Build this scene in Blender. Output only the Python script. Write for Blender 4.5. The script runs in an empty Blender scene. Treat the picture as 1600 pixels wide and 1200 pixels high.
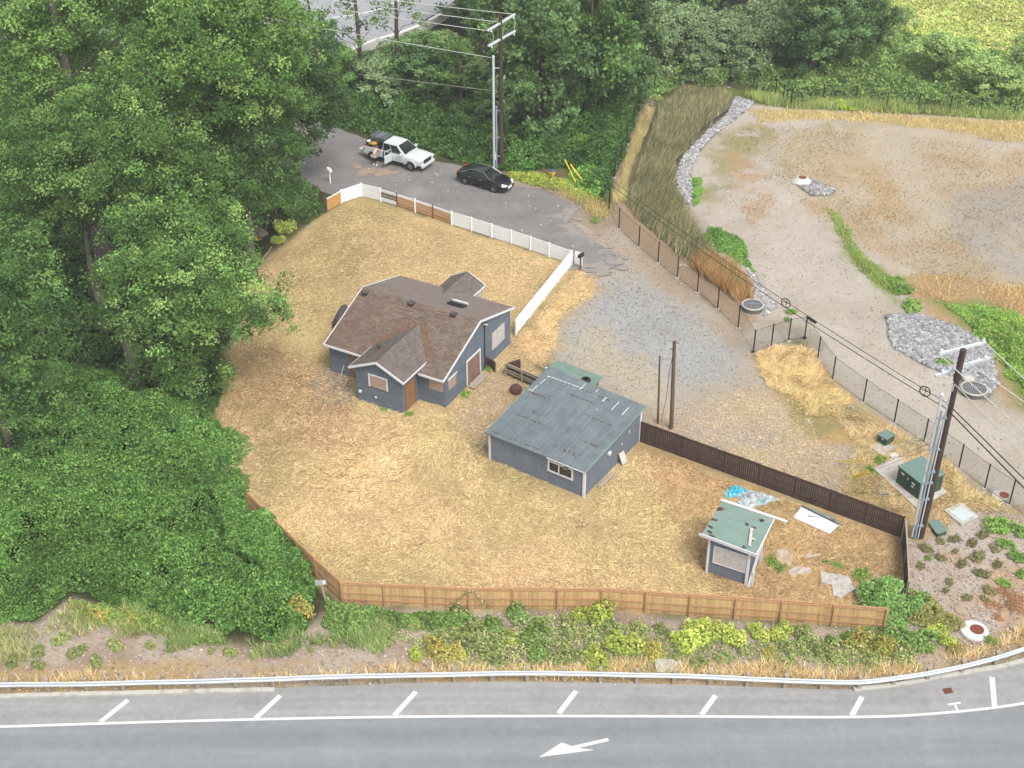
import bpy, bmesh, math, random
import numpy as np
from mathutils import Vector, Matrix, Euler
R = math.radians
SC = bpy.context.scene
COL = SC.collection
rng = np.random.default_rng(7); random.seed(7)

# ---------------- camera, sky, sun, exposure ----------------
F, TH, CH = 2176.0, 34.2, 54.0          # focal length in photo pixels, pitch below the horizon, height
cam = bpy.data.cameras.new('camera'); cam.lens = 36*F/1600; cam.sensor_width = 36
cam.clip_start = 1; cam.clip_end = 3000
co = bpy.data.objects.new('camera', cam); COL.objects.link(co)
co.location = (0, 0, CH); co.rotation_euler = (R(90-TH), 0, 0); SC.camera = co
SUN_EL, SUN_AZ = 56, 150                # azimuth from +Y clockwise
wd = bpy.data.worlds.new('World'); SC.world = wd; wd.use_nodes = True
nt = wd.node_tree; bg = nt.nodes['Background']
sk = nt.nodes.new('ShaderNodeTexSky'); sk.sky_type = 'NISHITA'; sk.sun_disc = False
sk.sun_elevation = R(SUN_EL); sk.sun_rotation = R(SUN_AZ); sk.air_density = 1.0; sk.dust_density = 4; sk.ozone_density = 1
hs = nt.nodes.new('ShaderNodeHueSaturation'); hs.inputs['Saturation'].default_value = .16
nt.links.new(sk.outputs[0], hs.inputs['Color']); nt.links.new(hs.outputs[0], bg.inputs[0])
bg.inputs[1].default_value = 0.15
sl = bpy.data.lights.new('sun', 'SUN'); sl.energy = 1.3; sl.angle = R(22); sl.color = (1, .965, .91)
so = bpy.data.objects.new('sun', sl); COL.objects.link(so)
sd = Vector((math.sin(R(SUN_AZ))*math.cos(R(SUN_EL)), math.cos(R(SUN_AZ))*math.cos(R(SUN_EL)), math.sin(R(SUN_EL))))
so.rotation_euler = sd.to_track_quat('Z', 'Y').to_euler(); so.location = (40, -30, 80)
SC.view_settings.view_transform = 'Standard'; SC.view_settings.look = 'None'
SC.view_settings.exposure = 1.16; SC.view_settings.gamma = 1
SC.cycles.max_bounces = 5; SC.cycles.diffuse_bounces = 3; SC.cycles.glossy_bounces = 2
SC.cycles.transparent_max_bounces = 12; SC.cycles.transmission_bounces = 3
SC.cycles.use_adaptive_sampling = True; SC.cycles.adaptive_threshold = 0.02

# ---------------- helpers ----------------
ct, st = math.cos(R(TH)), math.sin(R(TH))
def g(px, py, z=0.0):                   # where the photo's pixel meets the level z
    d = (px-800, F*ct+(600-py)*st, -F*st+(600-py)*ct); t = (CH-z)/-d[2]
    return Vector((d[0]*t, d[1]*t, z))
def gY(px, py, Y):                      # where it meets the upright plane y = Y
    d = (px-800, F*ct+(600-py)*st, -F*st+(600-py)*ct); t = Y/d[1]
    return Vector((d[0]*t, Y, CH+d[2]*t))
def zat(b, py):                         # height above ground point b that shows at row py
    k = (600-py)/F; # up/dep=k ; up=Y*st+(z-CH)*ct ; dep=Y*ct-(z-CH)*st
    return CH + b[1]*(k*ct-st)/(ct+k*st)
EX = 2.05
def lin(v):
    v /= 255.0
    return v/12.92 if v <= .04045 else ((v+.055)/1.055)**2.4
def c8(r, gg, b, k=1.0):                # a display colour seen under this light -> base colour
    return tuple(min(.85, lin(x)/EX*k) for x in (r, gg, b))
ORG = {}
def prop(o, label=None, cat=None, group=None, kind=None):
    if label: o['label'] = label
    if cat: o['category'] = cat
    if group: o['group'] = group
    if kind: o['kind'] = kind
    return o
def thing(name, label, cat, loc=(0, 0, 0), rz=0.0, group=None):
    o = bpy.data.objects.new(name, None); COL.objects.link(o); o.empty_display_size = .2
    o.location = loc; o.rotation_euler = (0, 0, rz)
    ORG[o] = Vector(loc)
    return prop(o, label, cat, group)
def copytree(o, parent=None):
    c = o.copy(); COL.objects.link(c)
    if parent is not None: c.parent = parent
    for ch in [x for x in COL.objects if x.parent == o]: copytree(ch, c)
    return c
class MB:
    def __init__(s): s.v = []; s.f = []; s.m = []
    def add(s, vs, fs, mi=0):
        n = len(s.v); s.v += [tuple(v) for v in vs]
        for f in fs: s.f.append([i+n for i in f]); s.m.append(mi)
        return s
    def box(s, c, d, rot=None, mi=0):
        M = rot.to_matrix() if isinstance(rot, Euler) else (Matrix.Rotation(rot, 3, 'Z') if rot is not None else Matrix.Identity(3))
        c = Vector(c); vs = []
        for x in (-.5, .5):
            for y in (-.5, .5):
                for z in (-.5, .5): vs.append(c+M@Vector((x*d[0], y*d[1], z*d[2])))
        return s.add(vs, [(0, 1, 3, 2), (4, 6, 7, 5), (0, 4, 5, 1), (2, 3, 7, 6), (0, 2, 6, 4), (1, 5, 7, 3)], mi)
    def beam(s, a, b, w, h, mi=0, up=(0, 0, 1)):
        a = Vector(a); b = Vector(b); d = b-a; L = d.length; d.normalize()
        x = d.cross(Vector(up)); x = x.normalized() if x.length > 1e-4 else Vector((1, 0, 0)); z = x.cross(d)
        vs = []
        for p in (a, b):
            for i, j in ((-1, -1), (1, -1), (1, 1), (-1, 1)): vs.append(p+x*(i*w/2)+z*(j*h/2))
        return s.add(vs, [(0, 1, 2, 3), (7, 6, 5, 4), (0, 4, 5, 1), (1, 5, 6, 2), (2, 6, 7, 3), (3, 7, 4, 0)], mi)
    def tube(s, pts, r, n=8, mi=0, caps=True):
        pts = [Vector(p) for p in pts]; rs = r if isinstance(r, (list, tuple)) else [r]*len(pts)
        vs = []; fs = []; px = None
        for i, p in enumerate(pts):
            d = (pts[min(i+1, len(pts)-1)]-pts[max(i-1, 0)]).normalized()
            x = (px - d*px.dot(d)) if px is not None else d.orthogonal()
            x.normalize(); y = d.cross(x); px = x
            for k in range(n):
                a = 2*math.pi*k/n; vs.append(p+(x*math.cos(a)+y*math.sin(a))*rs[i])
        for i in range(len(pts)-1):
            for k in range(n): fs.append((i*n+k, i*n+(k+1) % n, (i+1)*n+(k+1) % n, (i+1)*n+k))
        if caps: fs += [tuple(range(n))[::-1], tuple(range((len(pts)-1)*n, len(pts)*n))]
        return s.add(vs, fs, mi)
    def lathe(s, c, prof, n=20, mi=0, axis=None):      # prof: (radius, height) from bottom to top
        M = Matrix.Identity(3) if axis is None else Vector((0, 0, 1)).rotation_difference(Vector(axis)).to_matrix()
        c = Vector(c); vs = []; fs = []
        for r, h in prof:
            for k in range(n):
                a = 2*math.pi*k/n; vs.append(c+M@Vector((r*math.cos(a), r*math.sin(a), h)))
        for i in range(len(prof)-1):
            for k in range(n): fs.append((i*n+k, i*n+(k+1) % n, (i+1)*n+(k+1) % n, (i+1)*n+k))
        fs += [tuple(range(n))[::-1], tuple(range((len(prof)-1)*n, len(prof)*n))]
        return s.add(vs, fs, mi)
    def slab(s, pts, t, mi=0, n=None):                  # a flat polygon given thickness t downwards (or along n)
        pts = [Vector(p) for p in pts]; off = Vector(n) if n else Vector((0, 0, -t)); k = len(pts)
        return s.add(pts+[p+off for p in pts], [tuple(range(k)), tuple(range(2*k-1, k-1, -1))]+[(i, i+k, (i+1) % k+k, (i+1) % k) for i in range(k)], mi)
    def build(s, name, mats, parent=None, world=False, smooth=False, bevel=0):
        me = bpy.data.meshes.new(name)
        v = s.v
        if parent is not None and world: o0 = ORG[parent] if parent in ORG else Vector(); v = [tuple(Vector(q)-o0) for q in v]
        me.from_pydata(v, [], s.f)
        ms = mats if isinstance(mats, (list, tuple)) else [mats]
        for m in ms: me.materials.append(m)
        me.polygons.foreach_set('material_index', s.m)
        if smooth: me.polygons.foreach_set('use_smooth', [True]*len(s.f))
        bm = bmesh.new(); bm.from_mesh(me); bmesh.ops.recalc_face_normals(bm, faces=bm.faces); bm.to_mesh(me); bm.free()
        o = bpy.data.objects.new(name, me); COL.objects.link(o)
        if parent is not None: o.parent = parent; ORG[o] = ORG.get(parent, Vector())
        if bevel:
            md = o.modifiers.new('bevel', 'BEVEL'); md.width = bevel; md.segments = 2; md.limit_method = 'ANGLE'
        return o

def build_parts(s, name, mats, parent=None, **k):
    par = list(range(len(s.v)))
    def fd(i):
        while par[i] != i: par[i] = par[par[i]]; i = par[i]
        return i
    for f in s.f:
        for v in f[1:]: par[fd(v)] = fd(f[0])
    gr = {}
    for f, mi in zip(s.f, s.m): gr.setdefault(fd(f[0]), []).append((f, mi))
    for L in gr.values():
        b = MB(); ids = sorted({v for f, _ in L for v in f}); mp = {v: i for i, v in enumerate(ids)}; b.v = [s.v[i] for i in ids]; b.f = [[mp[v] for v in f] for f, _ in L]; b.m = [mi for _, mi in L]
        b.build(name, mats, parent, **k)
MB.build_parts = build_parts
# ---------------- materials ----------------
def mat(name, col, rough=.8, var=.12, scale=3.0, bump=0, bscale=40, metal=0, col2=None, c2scale=1.0, c2t=(.5, .7), spec=.3, coat=0, streak=None):
    m = bpy.data.materials.new(name); m.use_nodes = True; n = m.node_tree; L = n.links; p = n.nodes['Principled BSDF']
    p.inputs['Roughness'].default_value = rough; p.inputs['Metallic'].default_value = metal
    p.inputs['Specular IOR Level'].default_value = spec; p.inputs['Coat Weight'].default_value = coat
    tc = n.nodes.new('ShaderNodeTexCoord')
    src = None
    rgb = n.nodes.new('ShaderNodeRGB'); rgb.outputs[0].default_value = (*col, 1); src = rgb.outputs[0]
    if col2:
        nz = n.nodes.new('ShaderNodeTexNoise'); nz.inputs['Scale'].default_value = c2scale; nz.inputs['Detail'].default_value = 6; nz.inputs['Roughness'].default_value = .65
        L.new(tc.outputs['Object'], nz.inputs['Vector'])
        mr = n.nodes.new('ShaderNodeMapRange'); mr.inputs[1].default_value = c2t[0]; mr.inputs[2].default_value = c2t[1]; L.new(nz.outputs[0], mr.inputs[0])
        mx = n.nodes.new('ShaderNodeMix'); mx.data_type = 'RGBA'; L.new(mr.outputs[0], mx.inputs[0]); L.new(src, mx.inputs[6]); mx.inputs[7].default_value = (*col2, 1); src = mx.outputs[2]
    if var:
        nz = n.nodes.new('ShaderNodeTexNoise'); nz.inputs['Scale'].default_value = scale; nz.inputs['Detail'].default_value = 8; nz.inputs['Roughness'].default_value = .7
        L.new(tc.outputs['Object'], nz.inputs['Vector'])
        mr = n.nodes.new('ShaderNodeMapRange'); mr.inputs[1].default_value = .25; mr.inputs[2].default_value = .75; mr.inputs[3].default_value = 1-var*1.6; mr.inputs[4].default_value = 1+var*1.6; L.new(nz.outputs[0], mr.inputs[0])
        vm = n.nodes.new('ShaderNodeVectorMath'); vm.operation = 'SCALE'; L.new(src, vm.inputs[0]); L.new(mr.outputs[0], vm.inputs['Scale']); src = vm.outputs[0]
    L.new(src, p.inputs['Base Color'])
    if streak:
        mp = n.nodes.new('ShaderNodeMapping'); mp.inputs['Scale'].default_value = streak; L.new(tc.outputs['Object'], mp.inputs[0])
        nz = n.nodes.new('ShaderNodeTexNoise'); nz.inputs['Scale'].default_value = 1; nz.inputs['Detail'].default_value = 4; L.new(mp.outputs[0], nz.inputs['Vector'])
        mr = n.nodes.new('ShaderNodeMapRange'); mr.inputs[1].default_value = .3; mr.inputs[2].default_value = .7; mr.inputs[3].default_value = .88; mr.inputs[4].default_value = 1.12; L.new(nz.outputs[0], mr.inputs[0])
        vm = n.nodes.new('ShaderNodeVectorMath'); vm.operation = 'SCALE'; L.new(src, vm.inputs[0]); L.new(mr.outputs[0], vm.inputs['Scale']); src = vm.outputs[0]; L.new(src, p.inputs['Base Color'])
    if bump:
        nb = n.nodes.new('ShaderNodeTexNoise'); nb.inputs['Scale'].default_value = bscale; L.new(tc.outputs['Object'], nb.inputs['Vector'])
        bp = n.nodes.new('ShaderNodeBump'); bp.inputs['Distance'].default_value = bump; L.new(nb.outputs[0], bp.inputs['Height']); L.new(bp.outputs[0], p.inputs['Normal'])
    return m
def striped(name, colA, colB, axis='x', step=.14, dark=.5, rough=.85, var=.2, gap=.1, randb=.25, vs=1.2, bumpd=.01):
    """boards / shingles / corrugation: periodic lines along one object axis plus a random tint for each strip"""
    m = bpy.data.materials.new(name); m.use_nodes = True; n = m.node_tree; L = n.links; p = n.nodes['Principled BSDF']
    p.inputs['Roughness'].default_value = rough; p.inputs['Specular IOR Level'].default_value = .25
    tc = n.nodes.new('ShaderNodeTexCoord'); sp = n.nodes.new('ShaderNodeSeparateXYZ'); L.new(tc.outputs['Object'], sp.inputs[0])
    def math_(op, a, b=None):
        q = n.nodes.new('ShaderNodeMath'); q.operation = op
        for i, x in enumerate((a, b)):
            if x is None: continue
            if isinstance(x, (int, float)): q.inputs[i].default_value = x
            else: L.new(x, q.inputs[i])
        return q.outputs[0]
    ax = sp.outputs[{'x': 0, 'y': 1, 'z': 2}[axis]]
    t = math_('DIVIDE', ax, step); fl = math_('FLOOR', t); fr = math_('FRACT', t)
    wn = n.nodes.new('ShaderNodeTexWhiteNoise'); wn.noise_dimensions = '2D'
    cb = n.nodes.new('ShaderNodeCombineXYZ'); L.new(fl, cb.inputs[0])
    other = sp.outputs[{'x': 1, 'y': 0, 'z': 0}[axis]]
    if gap < .3 and vs: L.new(math_('FLOOR', math_('ADD', math_('DIVIDE', other, vs), math_('MULTIPLY', fl, .37))), cb.inputs[1])
    L.new(cb.outputs[0], wn.inputs['Vector'])
    nz = n.nodes.new('ShaderNodeTexNoise'); nz.inputs['Scale'].default_value = 1.3; nz.inputs['Detail'].default_value = 8; nz.inputs['Roughness'].default_value = .7; L.new(tc.outputs['Object'], nz.inputs['Vector'])
    mrn = n.nodes.new('ShaderNodeMapRange'); mrn.inputs[1].default_value = .38; mrn.inputs[2].default_value = .62; L.new(nz.outputs[0], mrn.inputs[0])
    mx = n.nodes.new('ShaderNodeMix'); mx.data_type = 'RGBA'; L.new(mrn.outputs[0], mx.inputs[0]); mx.inputs[6].default_value = (*colA, 1); mx.inputs[7].default_value = (*colB, 1)
    s1 = math_('ADD', math_('MULTIPLY', wn.outputs[0], randb*2), 1-randb)
    ln = math_('LESS_THAN', fr, gap); s2 = math_('SUBTRACT', 1.0, math_('MULTIPLY', ln, 1-dark))
    nf = n.nodes.new('ShaderNodeTexNoise'); nf.inputs['Scale'].default_value = 9; nf.inputs['Detail'].default_value = 5; L.new(tc.outputs['Object'], nf.inputs['Vector'])
    s3 = math_('ADD', math_('MULTIPLY', nf.outputs[0], var*2), 1-var)
    sc = math_('MULTIPLY', math_('MULTIPLY', s1, s2), s3)
    vm = n.nodes.new('ShaderNodeVectorMath'); vm.operation = 'SCALE'; L.new(mx.outputs[2], vm.inputs[0]); L.new(sc, vm.inputs['Scale']); L.new(vm.outputs[0], p.inputs['Base Color'])
    bp = n.nodes.new('ShaderNodeBump'); bp.inputs['Distance'].default_value = bumpd; L.new(fr, bp.inputs['Height']); L.new(bp.outputs[0], p.inputs['Normal'])
    return m
def attrmat(name, trans=.25, rough=.9, fine=0, fscale=8):
    m = bpy.data.materials.new(name); m.use_nodes = True; n = m.node_tree; L = n.links
    p = n.nodes['Principled BSDF']; n.nodes.remove(p); out = n.nodes['Material Output']
    at = n.nodes.new('ShaderNodeAttribute'); at.attribute_name = 'col'; src = at.outputs['Color']
    oi = n.nodes.new('ShaderNodeObjectInfo'); mr = n.nodes.new('ShaderNodeMapRange'); mr.inputs[3].default_value = .82; mr.inputs[4].default_value = 1.2; L.new(oi.outputs['Random'], mr.inputs[0])
    vm = n.nodes.new('ShaderNodeVectorMath'); vm.operation = 'SCALE'; L.new(src, vm.inputs[0]); L.new(mr.outputs[0], vm.inputs['Scale']); src = vm.outputs[0]
    d = n.nodes.new('ShaderNodeBsdfDiffuse'); L.new(src, d.inputs[0])
    if trans:
        t = n.nodes.new('ShaderNodeBsdfTranslucent'); L.new(src, t.inputs[0]); mx = n.nodes.new('ShaderNodeMixShader'); mx.inputs[0].default_value = trans
        L.new(d.outputs[0], mx.inputs[1]); L.new(t.outputs[0], mx.inputs[2]); L.new(mx.outputs[0], out.inputs[0])
    else: L.new(d.outputs[0], out.inputs[0])
    return m
LEAF = attrmat('foliage', .42); BLADE = attrmat('dry_grass', .3)

# ---------------- numpy noise, polygons, leaf and blade meshes ----------------
def vn(x, y, sc, seed):
    r = np.random.default_rng(seed).random((256, 256)); x = x/sc; y = y/sc
    i = np.floor(x).astype(int); j = np.floor(y).astype(int); u = x-i; v = y-j; u = u*u*(3-2*u); v = v*v*(3-2*v)
    a = r[i % 256, j % 256]; b = r[(i+1) % 256, j % 256]; c = r[i % 256, (j+1) % 256]; d = r[(i+1) % 256, (j+1) % 256]
    return (a*(1-u)+b*u)*(1-v)+(c*(1-u)+d*u)*v
def fbm(x, y, sc, seed, o=4):
    s = 0; a = 1; t = 0
    for k in range(o): s = s+a*vn(x+k*17.3, y-k*9.1, sc/2**k, seed+k); t += a; a *= .55
    return s/t*2-1
def W(poly): return np.array([g(*p)[:2] for p in poly])
def sdf(x, y, P):                       # signed distance, negative inside
    d = np.full(x.shape, 1e9); ins = np.zeros(x.shape, bool); n = len(P)
    for i in range(n):
        ax, ay = P[i]; bx, by = P[(i+1) % n]; ex, ey = bx-ax, by-ay; wx, wy = x-ax, y-ay
        t = np.clip((wx*ex+wy*ey)/(ex*ex+ey*ey+1e-9), 0, 1)
        d = np.minimum(d, (wx-ex*t)**2+(wy-ey*t)**2)
        c = ((ay <= y) & (by > y)) | ((by <= y) & (ay > y))
        with np.errstate(divide='ignore', invalid='ignore'): xi = ax+(y-ay)*ex/(ey if ey != 0 else 1e-9)
        ins ^= c & (x < xi)
    d = np.sqrt(d); return np.where(ins, -d, d)
def sample(P, n, edge=0.0, seed=0, fade=0.0):
    r = np.random.default_rng(seed); lo = P.min(0); hi = P.max(0); xs = []; tot = 0
    while tot < n:
        q = r.random((n*3, 2))*(hi-lo)+lo; s = sdf(q[:, 0], q[:, 1], P)+(fbm(q[:, 0], q[:, 1], 2.5, 91)*edge if edge else 0)
        q = q[s < 0]; xs.append(q); tot += len(q)
        if not len(q): break
    q = np.concatenate(xs)[:n]
    if fade: q = q[r.random(len(q)) < np.clip((-sdf(q[:, 0], q[:, 1], P)-(fbm(q[:, 0], q[:, 1], 2.5, 91)*edge if edge else 0))/fade+.12, 0, 1)]
    return q
def npmesh(name, V, nv, cols, m):       # V (N,nv,3) separate polygons, one colour each
    N = len(V); me = bpy.data.meshes.new(name)
    me.vertices.add(N*nv); me.vertices.foreach_set('co', V.reshape(-1).astype(np.float32))
    me.loops.add(N*nv); me.loops.foreach_set('vertex_index', np.arange(N*nv, dtype=np.int32))
    me.polygons.add(N); me.polygons.foreach_set('loop_start', np.arange(0, N*nv, nv, dtype=np.int32))
    at = me.attributes.new('col', 'FLOAT_COLOR', 'POINT')
    cc = np.ones((N, nv, 4), np.float32); cc[:, :, :3] = cols[:, None, :]; at.data.foreach_set('color', cc.reshape(-1))
    me.materials.append(m); me.update(calc_edges=True); me.validate()
    return me
def obj(name, me, parent=None, loc=None):
    o = bpy.data.objects.new(name, me); COL.objects.link(o)
    if parent is not None: o.parent = parent
    if loc is not None: o.location = loc
    return o
def unit(a): return a/(np.linalg.norm(a, axis=1, keepdims=True)+1e-9)
def leaves(C, size, nrm=None, r=None, flat=.6, asp=.6):
    """kite leaves at C; nrm = preferred normals"""
    r = r or rng; N = len(C); nn = r.normal(size=(N, 3))*(1-flat)
    nn = nn+(nrm if nrm is not None else np.array([0, 0, 1.0]))*flat; nn = unit(nn)
    u = unit(np.cross(nn, r.normal(size=(N, 3)))); v = np.cross(nn, u)
    L = (size*(.7+.6*r.random(N)))[:, None] if np.ndim(size) == 0 else size[:, None]
    u2 = u*L/2; v2 = v*L*asp/2; dr = nn*L*.12
    return np.stack([C-u2-dr, C+v2-u2*.15, C+u2-dr, C-v2-u2*.15], 1)
def palette(n, pal, w=None, jit=.12, r=None, k=1.0):
    r = r or rng; P = np.array([c8(*c, k) for c in pal]); P = P+(P@np.array([[.3], [.55], [.15]])-P)*.09; w = np.array(w if w else [1]*len(pal), float); w /= w.sum()
    return P[r.choice(len(pal), n, p=w)]*(1+jit*r.normal(size=(n, 1))).clip(.4, 1.8)
def blades(P, h, w, lean=.4, dirs=None, z0=0, r=None):
    r = r or rng; N = len(P); a = r.random(N)*6.283; side = np.stack([np.cos(a), np.sin(a), 0*a], 1)
    H = (h*(.55+.9*r.random(N)))[:, None]
    la = r.random(N)*6.283 if dirs is None else dirs+r.normal(size=N)*.6
    ln = np.stack([np.cos(la), np.sin(la), 0*la], 1)*(lean*(.4+.9*r.random(N)))[:, None]
    up = unit(ln+np.array([0, 0, 1.0])); B = np.concatenate([P, np.full((N, 1), 1.0)*z0 if np.ndim(z0) == 0 else z0[:, None]], 1)
    s = side*w*(.6+.8*r.random(N))[:, None]/2
    return np.stack([B-s, B+s, B+up*H], 1)
def lying(P, L, w, dirs, z0=.02, r=None, rise=.12):
    r = r or rng; N = len(P); a = dirs+r.normal(size=N)*.55; el = np.abs(r.normal(size=N))*rise
    d = np.stack([np.cos(a)*np.cos(el), np.sin(a)*np.cos(el), np.sin(el)], 1); ll = (L*(.4+1.1*r.random(N)))[:, None]
    s = np.stack([-np.sin(a), np.cos(a), .5*r.normal(size=N)], 1)*w/2
    B = np.concatenate([P, (z0+.05*r.random(N))[:, None]], 1)
    return np.stack([B-s, B+s, B+d*ll], 1)

# ---------------- ground ----------------
YARD = [(511,331),(565,306),(898,414),(806,523),(800,545),(860,600),(1000,690),(1408,838),(1406,950),(1380,975),(1218,969),(1076,961),(940,951),(733,950),(536,941),(495,903),(440,850),(391,800),(350,730),(340,660),(345,590),(372,480),(400,420),(450,375)]
STRAWSIDE = [(903,418),(930,432),(930,462),(905,478),(880,500),(868,545),(850,575),(800,560),(802,530)]
PLANT = [(-150,960),(60,972),(110,930),(200,965),(300,1000),(430,1010),(536,946),(733,952),(940,953),(1076,963),(1218,971),(1400,985),(1408,838),(1440,846),(1500,800),(1560,790),(1750,850),(1750,960),(1600,1034),(1460,1063),(1340,1077),(1100,1072),(800,1066),(430,1076),(-150,1092)]
CATTAIL = [(1036,166),(1070,138),(1150,148),(1135,175),(1100,205),(1062,250),(1058,290),(1085,350),(1120,400),(1170,440),(1180,465),(1158,464),(1116,436),(1058,391),(1004,346),(982,312),(998,265),(1018,215)]
ROCK1 = [(1150,150),(1180,160),(1150,185),(1115,210),(1090,240),(1078,270),(1085,300),(1075,320),(1058,300),(1055,262),(1075,235),(1105,205),(1135,178)]
ROCK2 = [(1120,395),(1150,405),(1190,445),(1213,480),(1195,492),(1170,455),(1140,425)]
ROCK3 = [(1381,492),(1440,490),(1500,512),(1548,540),(1560,600),(1540,625),(1500,590),(1450,572),(1395,540)]
ROCK4 = [(1245,288),(1262,278),(1306,295),(1300,304),(1270,306)]
ROAD2 = [(150,80),(330,130),(440,170),(523,199),(566,215),(670,249),(716,258),(796,289),(842,295),(897,320),(903,327),(886,345),(915,365),(945,388),(975,412),(940,425),(905,412),(860,398),(750,361),(620,318),(565,299),(535,309),(505,300),(440,278),(300,245),(100,190)]
LOT = [(925,425),(980,437),(1060,475),(1120,515),(1150,552),(1130,582),(1080,600),(1045,618),(990,612),(940,588),(905,570),(868,555),(880,505),(910,475),(925,450)]
LOTTAN = [(915,503),(950,512),(1005,555),(1040,590),(1030,640),(990,640),(950,600),(905,575),(895,545)]
POND = [(1160,160),(1240,167),(1600,186),(1900,195),(1900,900),(1620,800),(1577,786),(1538,762),(1443,691),(1348,628),(1277,560),(1257,528),(1232,532),(1177,550),(1150,510),(1120,480),(1170,470),(1120,400),(1060,300),(1078,245)]
xs = np.concatenate([[-900,-500,-300,-180,-120,-90], np.arange(-76, 76.1, .27), [90,120,180,300,500,900]])
ys = np.concatenate([[-200,-60,0,20,30], np.arange(36, 182, .27), [195,220,260,330,450,700,1300]])
GX, GY = np.meshgrid(xs, ys); gx, gy = GX.ravel(), GY.ravel()
col = np.tile(np.array(c8(96,98,62)), (len(gx), 1))
N1 = fbm(gx, gy, 6, 1); N2 = fbm(gx, gy, 1.6, 2); N3 = fbm(gx, gy, .8, 3)
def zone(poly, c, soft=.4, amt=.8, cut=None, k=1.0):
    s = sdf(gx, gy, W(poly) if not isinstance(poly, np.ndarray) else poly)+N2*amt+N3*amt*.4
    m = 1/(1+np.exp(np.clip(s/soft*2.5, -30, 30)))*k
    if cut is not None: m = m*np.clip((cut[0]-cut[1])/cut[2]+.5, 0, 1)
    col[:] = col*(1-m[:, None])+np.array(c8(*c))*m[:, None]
FA = fbm(gx, gy, 3.2, 11, 5); FB = fbm(gx, gy, 9, 12, 5); FC = fbm(gx, gy, 1.1, 13, 4)
zone([(1180,-200),(1900,-200),(1900,190),(1560,180),(1380,165),(1330,60)], (150,165,80), 2, 3)
zone([(1500,-100),(1600,-100),(1640,180),(1560,120)], (178,160,118), 2, 3)
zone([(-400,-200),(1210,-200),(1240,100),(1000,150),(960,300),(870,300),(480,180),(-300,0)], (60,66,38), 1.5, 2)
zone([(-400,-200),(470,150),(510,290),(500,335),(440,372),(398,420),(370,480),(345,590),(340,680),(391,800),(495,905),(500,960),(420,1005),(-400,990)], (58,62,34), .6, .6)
zone(PLANT, (200,184,166), .4, .5)
zone(PLANT, (160,132,112), .5, .6, (FA, .15, .4), .6)
zone([(1408,838),(1440,846),(1500,800),(1750,830),(1750,950),(1560,1010),(1500,1000),(1408,940)], (206,192,180), .6, .8)
zone([(1408,838),(1440,846),(1500,800),(1750,830),(1750,950),(1560,1010),(1500,1000),(1408,940)], (205,168,125), .6, .8, (FA, .15, .3), .7)
zone([(-150,1045),(430,1035),(800,1028),(1100,1030),(1340,1040),(1450,1015),(1600,975),(1750,900),(1750,970),(1600,1034),(1340,1077),(800,1066),(430,1076),(-150,1092)], (202,172,122), .3, .8, (FA, -.25, .4), .9)
# dirt yard and track east of the house
DIRT = [(880,330),(905,322),(955,322),(1000,384),(1060,432),(1150,508),(1178,552),(1240,535),(1277,561),(1348,628),(1443,691),(1538,762),(1600,800),(1560,800),(1500,805),(1440,846),(1408,838),(1000,690),(1000,640),(860,575),(870,500),(925,450),(905,405),(940,400)]
zone(DIRT, (190,177,160), .3, .4)
zone(LOT, (184,184,182), 1.8, 1.6)
zone(LOTTAN, (204,192,170), 1.0, 1.8)
zone([(955,440),(1000,455),(1110,540),(1120,560),(1090,560),(1000,490)], (176,172,166), .8, 1.5, (FC, 0, .3), .7)
zone([(970,330),(1000,384),(1060,432),(1150,508),(1178,552),(1160,560),(1100,500),(1000,420),(930,372),(915,340)], (182,162,140), .5, .8, (FA, -.1, .4), .8)
zone([(995,640),(1010,620),(1090,655),(1180,590),(1240,620),(1340,700),(1330,780),(1408,838),(1000,690)], (206,186,152), .8, 1.3, (FA, -.05, .5), .8)
zone([(1180,560),(1235,540),(1277,565),(1348,632),(1443,695),(1538,765),(1600,800),(1560,800),(1500,805),(1440,846),(1408,838),(1330,770),(1340,700),(1290,690),(1230,640)], (200,168,112), .5, .8)
zone([(1180,560),(1235,540),(1277,565),(1348,632),(1443,695),(1538,765),(1600,800),(1500,805),(1440,846),(1408,838),(1330,770),(1340,700),(1290,690),(1230,640)], (160,152,100), .5, .8, (FA, .1, .25), .8)
zone([(860,575),(920,590),(990,640),(1000,690),(900,650)], (186,160,130), .5, .8)
zone([(895,318),(955,322),(960,350),(935,360),(905,345)], (170,150,128), .4, .6)
zone([(740,240),(800,286),(850,294),(900,320),(950,320),(965,270),(900,240)], (120,112,76), .6, .8)
zone([(770,270),(800,290),(850,296),(905,325),(940,330),(930,310),(870,285),(830,275)], (176,160,138), .3, .6)
zone([(540,268),(575,285),(572,296),(545,298),(520,288)], (178,156,124), .3, .4)
zone(YARD, (222,196,144), .35, .4)
zone(YARD, (184,164,118), .5, .4, (FB+.4*FA, .08, .35), .7)
zone(YARD, (232,206,152), .5, .4, (-FA-.5*FC, .25, .3), .8)
zone([(511,331),(565,306),(898,414),(820,500),(700,430),(620,420),(560,450),(500,470),(420,520),(400,420),(450,375)], (208,182,134), .8, 1.2, None, .7)
zone([(511,331),(565,306),(620,320),(600,400),(500,460),(430,440)], (172,156,104), .8, 1.2, (FA, -.1, .4), .7)
zone([(345,590),(380,520),(480,560),(560,640),(520,690),(400,700),(345,670)], (180,150,114), 1, 1.5, (FA, -.1, .5), .8)
zone([(350,680),(400,690),(450,720),(430,800),(391,790)], (170,150,108), 1, 1.5, None, .6)
zone([(1000,700),(1100,730),(1408,845),(1406,950),(1220,960),(1150,930),(1090,890),(1080,840),(1030,790)], (196,160,112), .7, 1.4)
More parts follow.
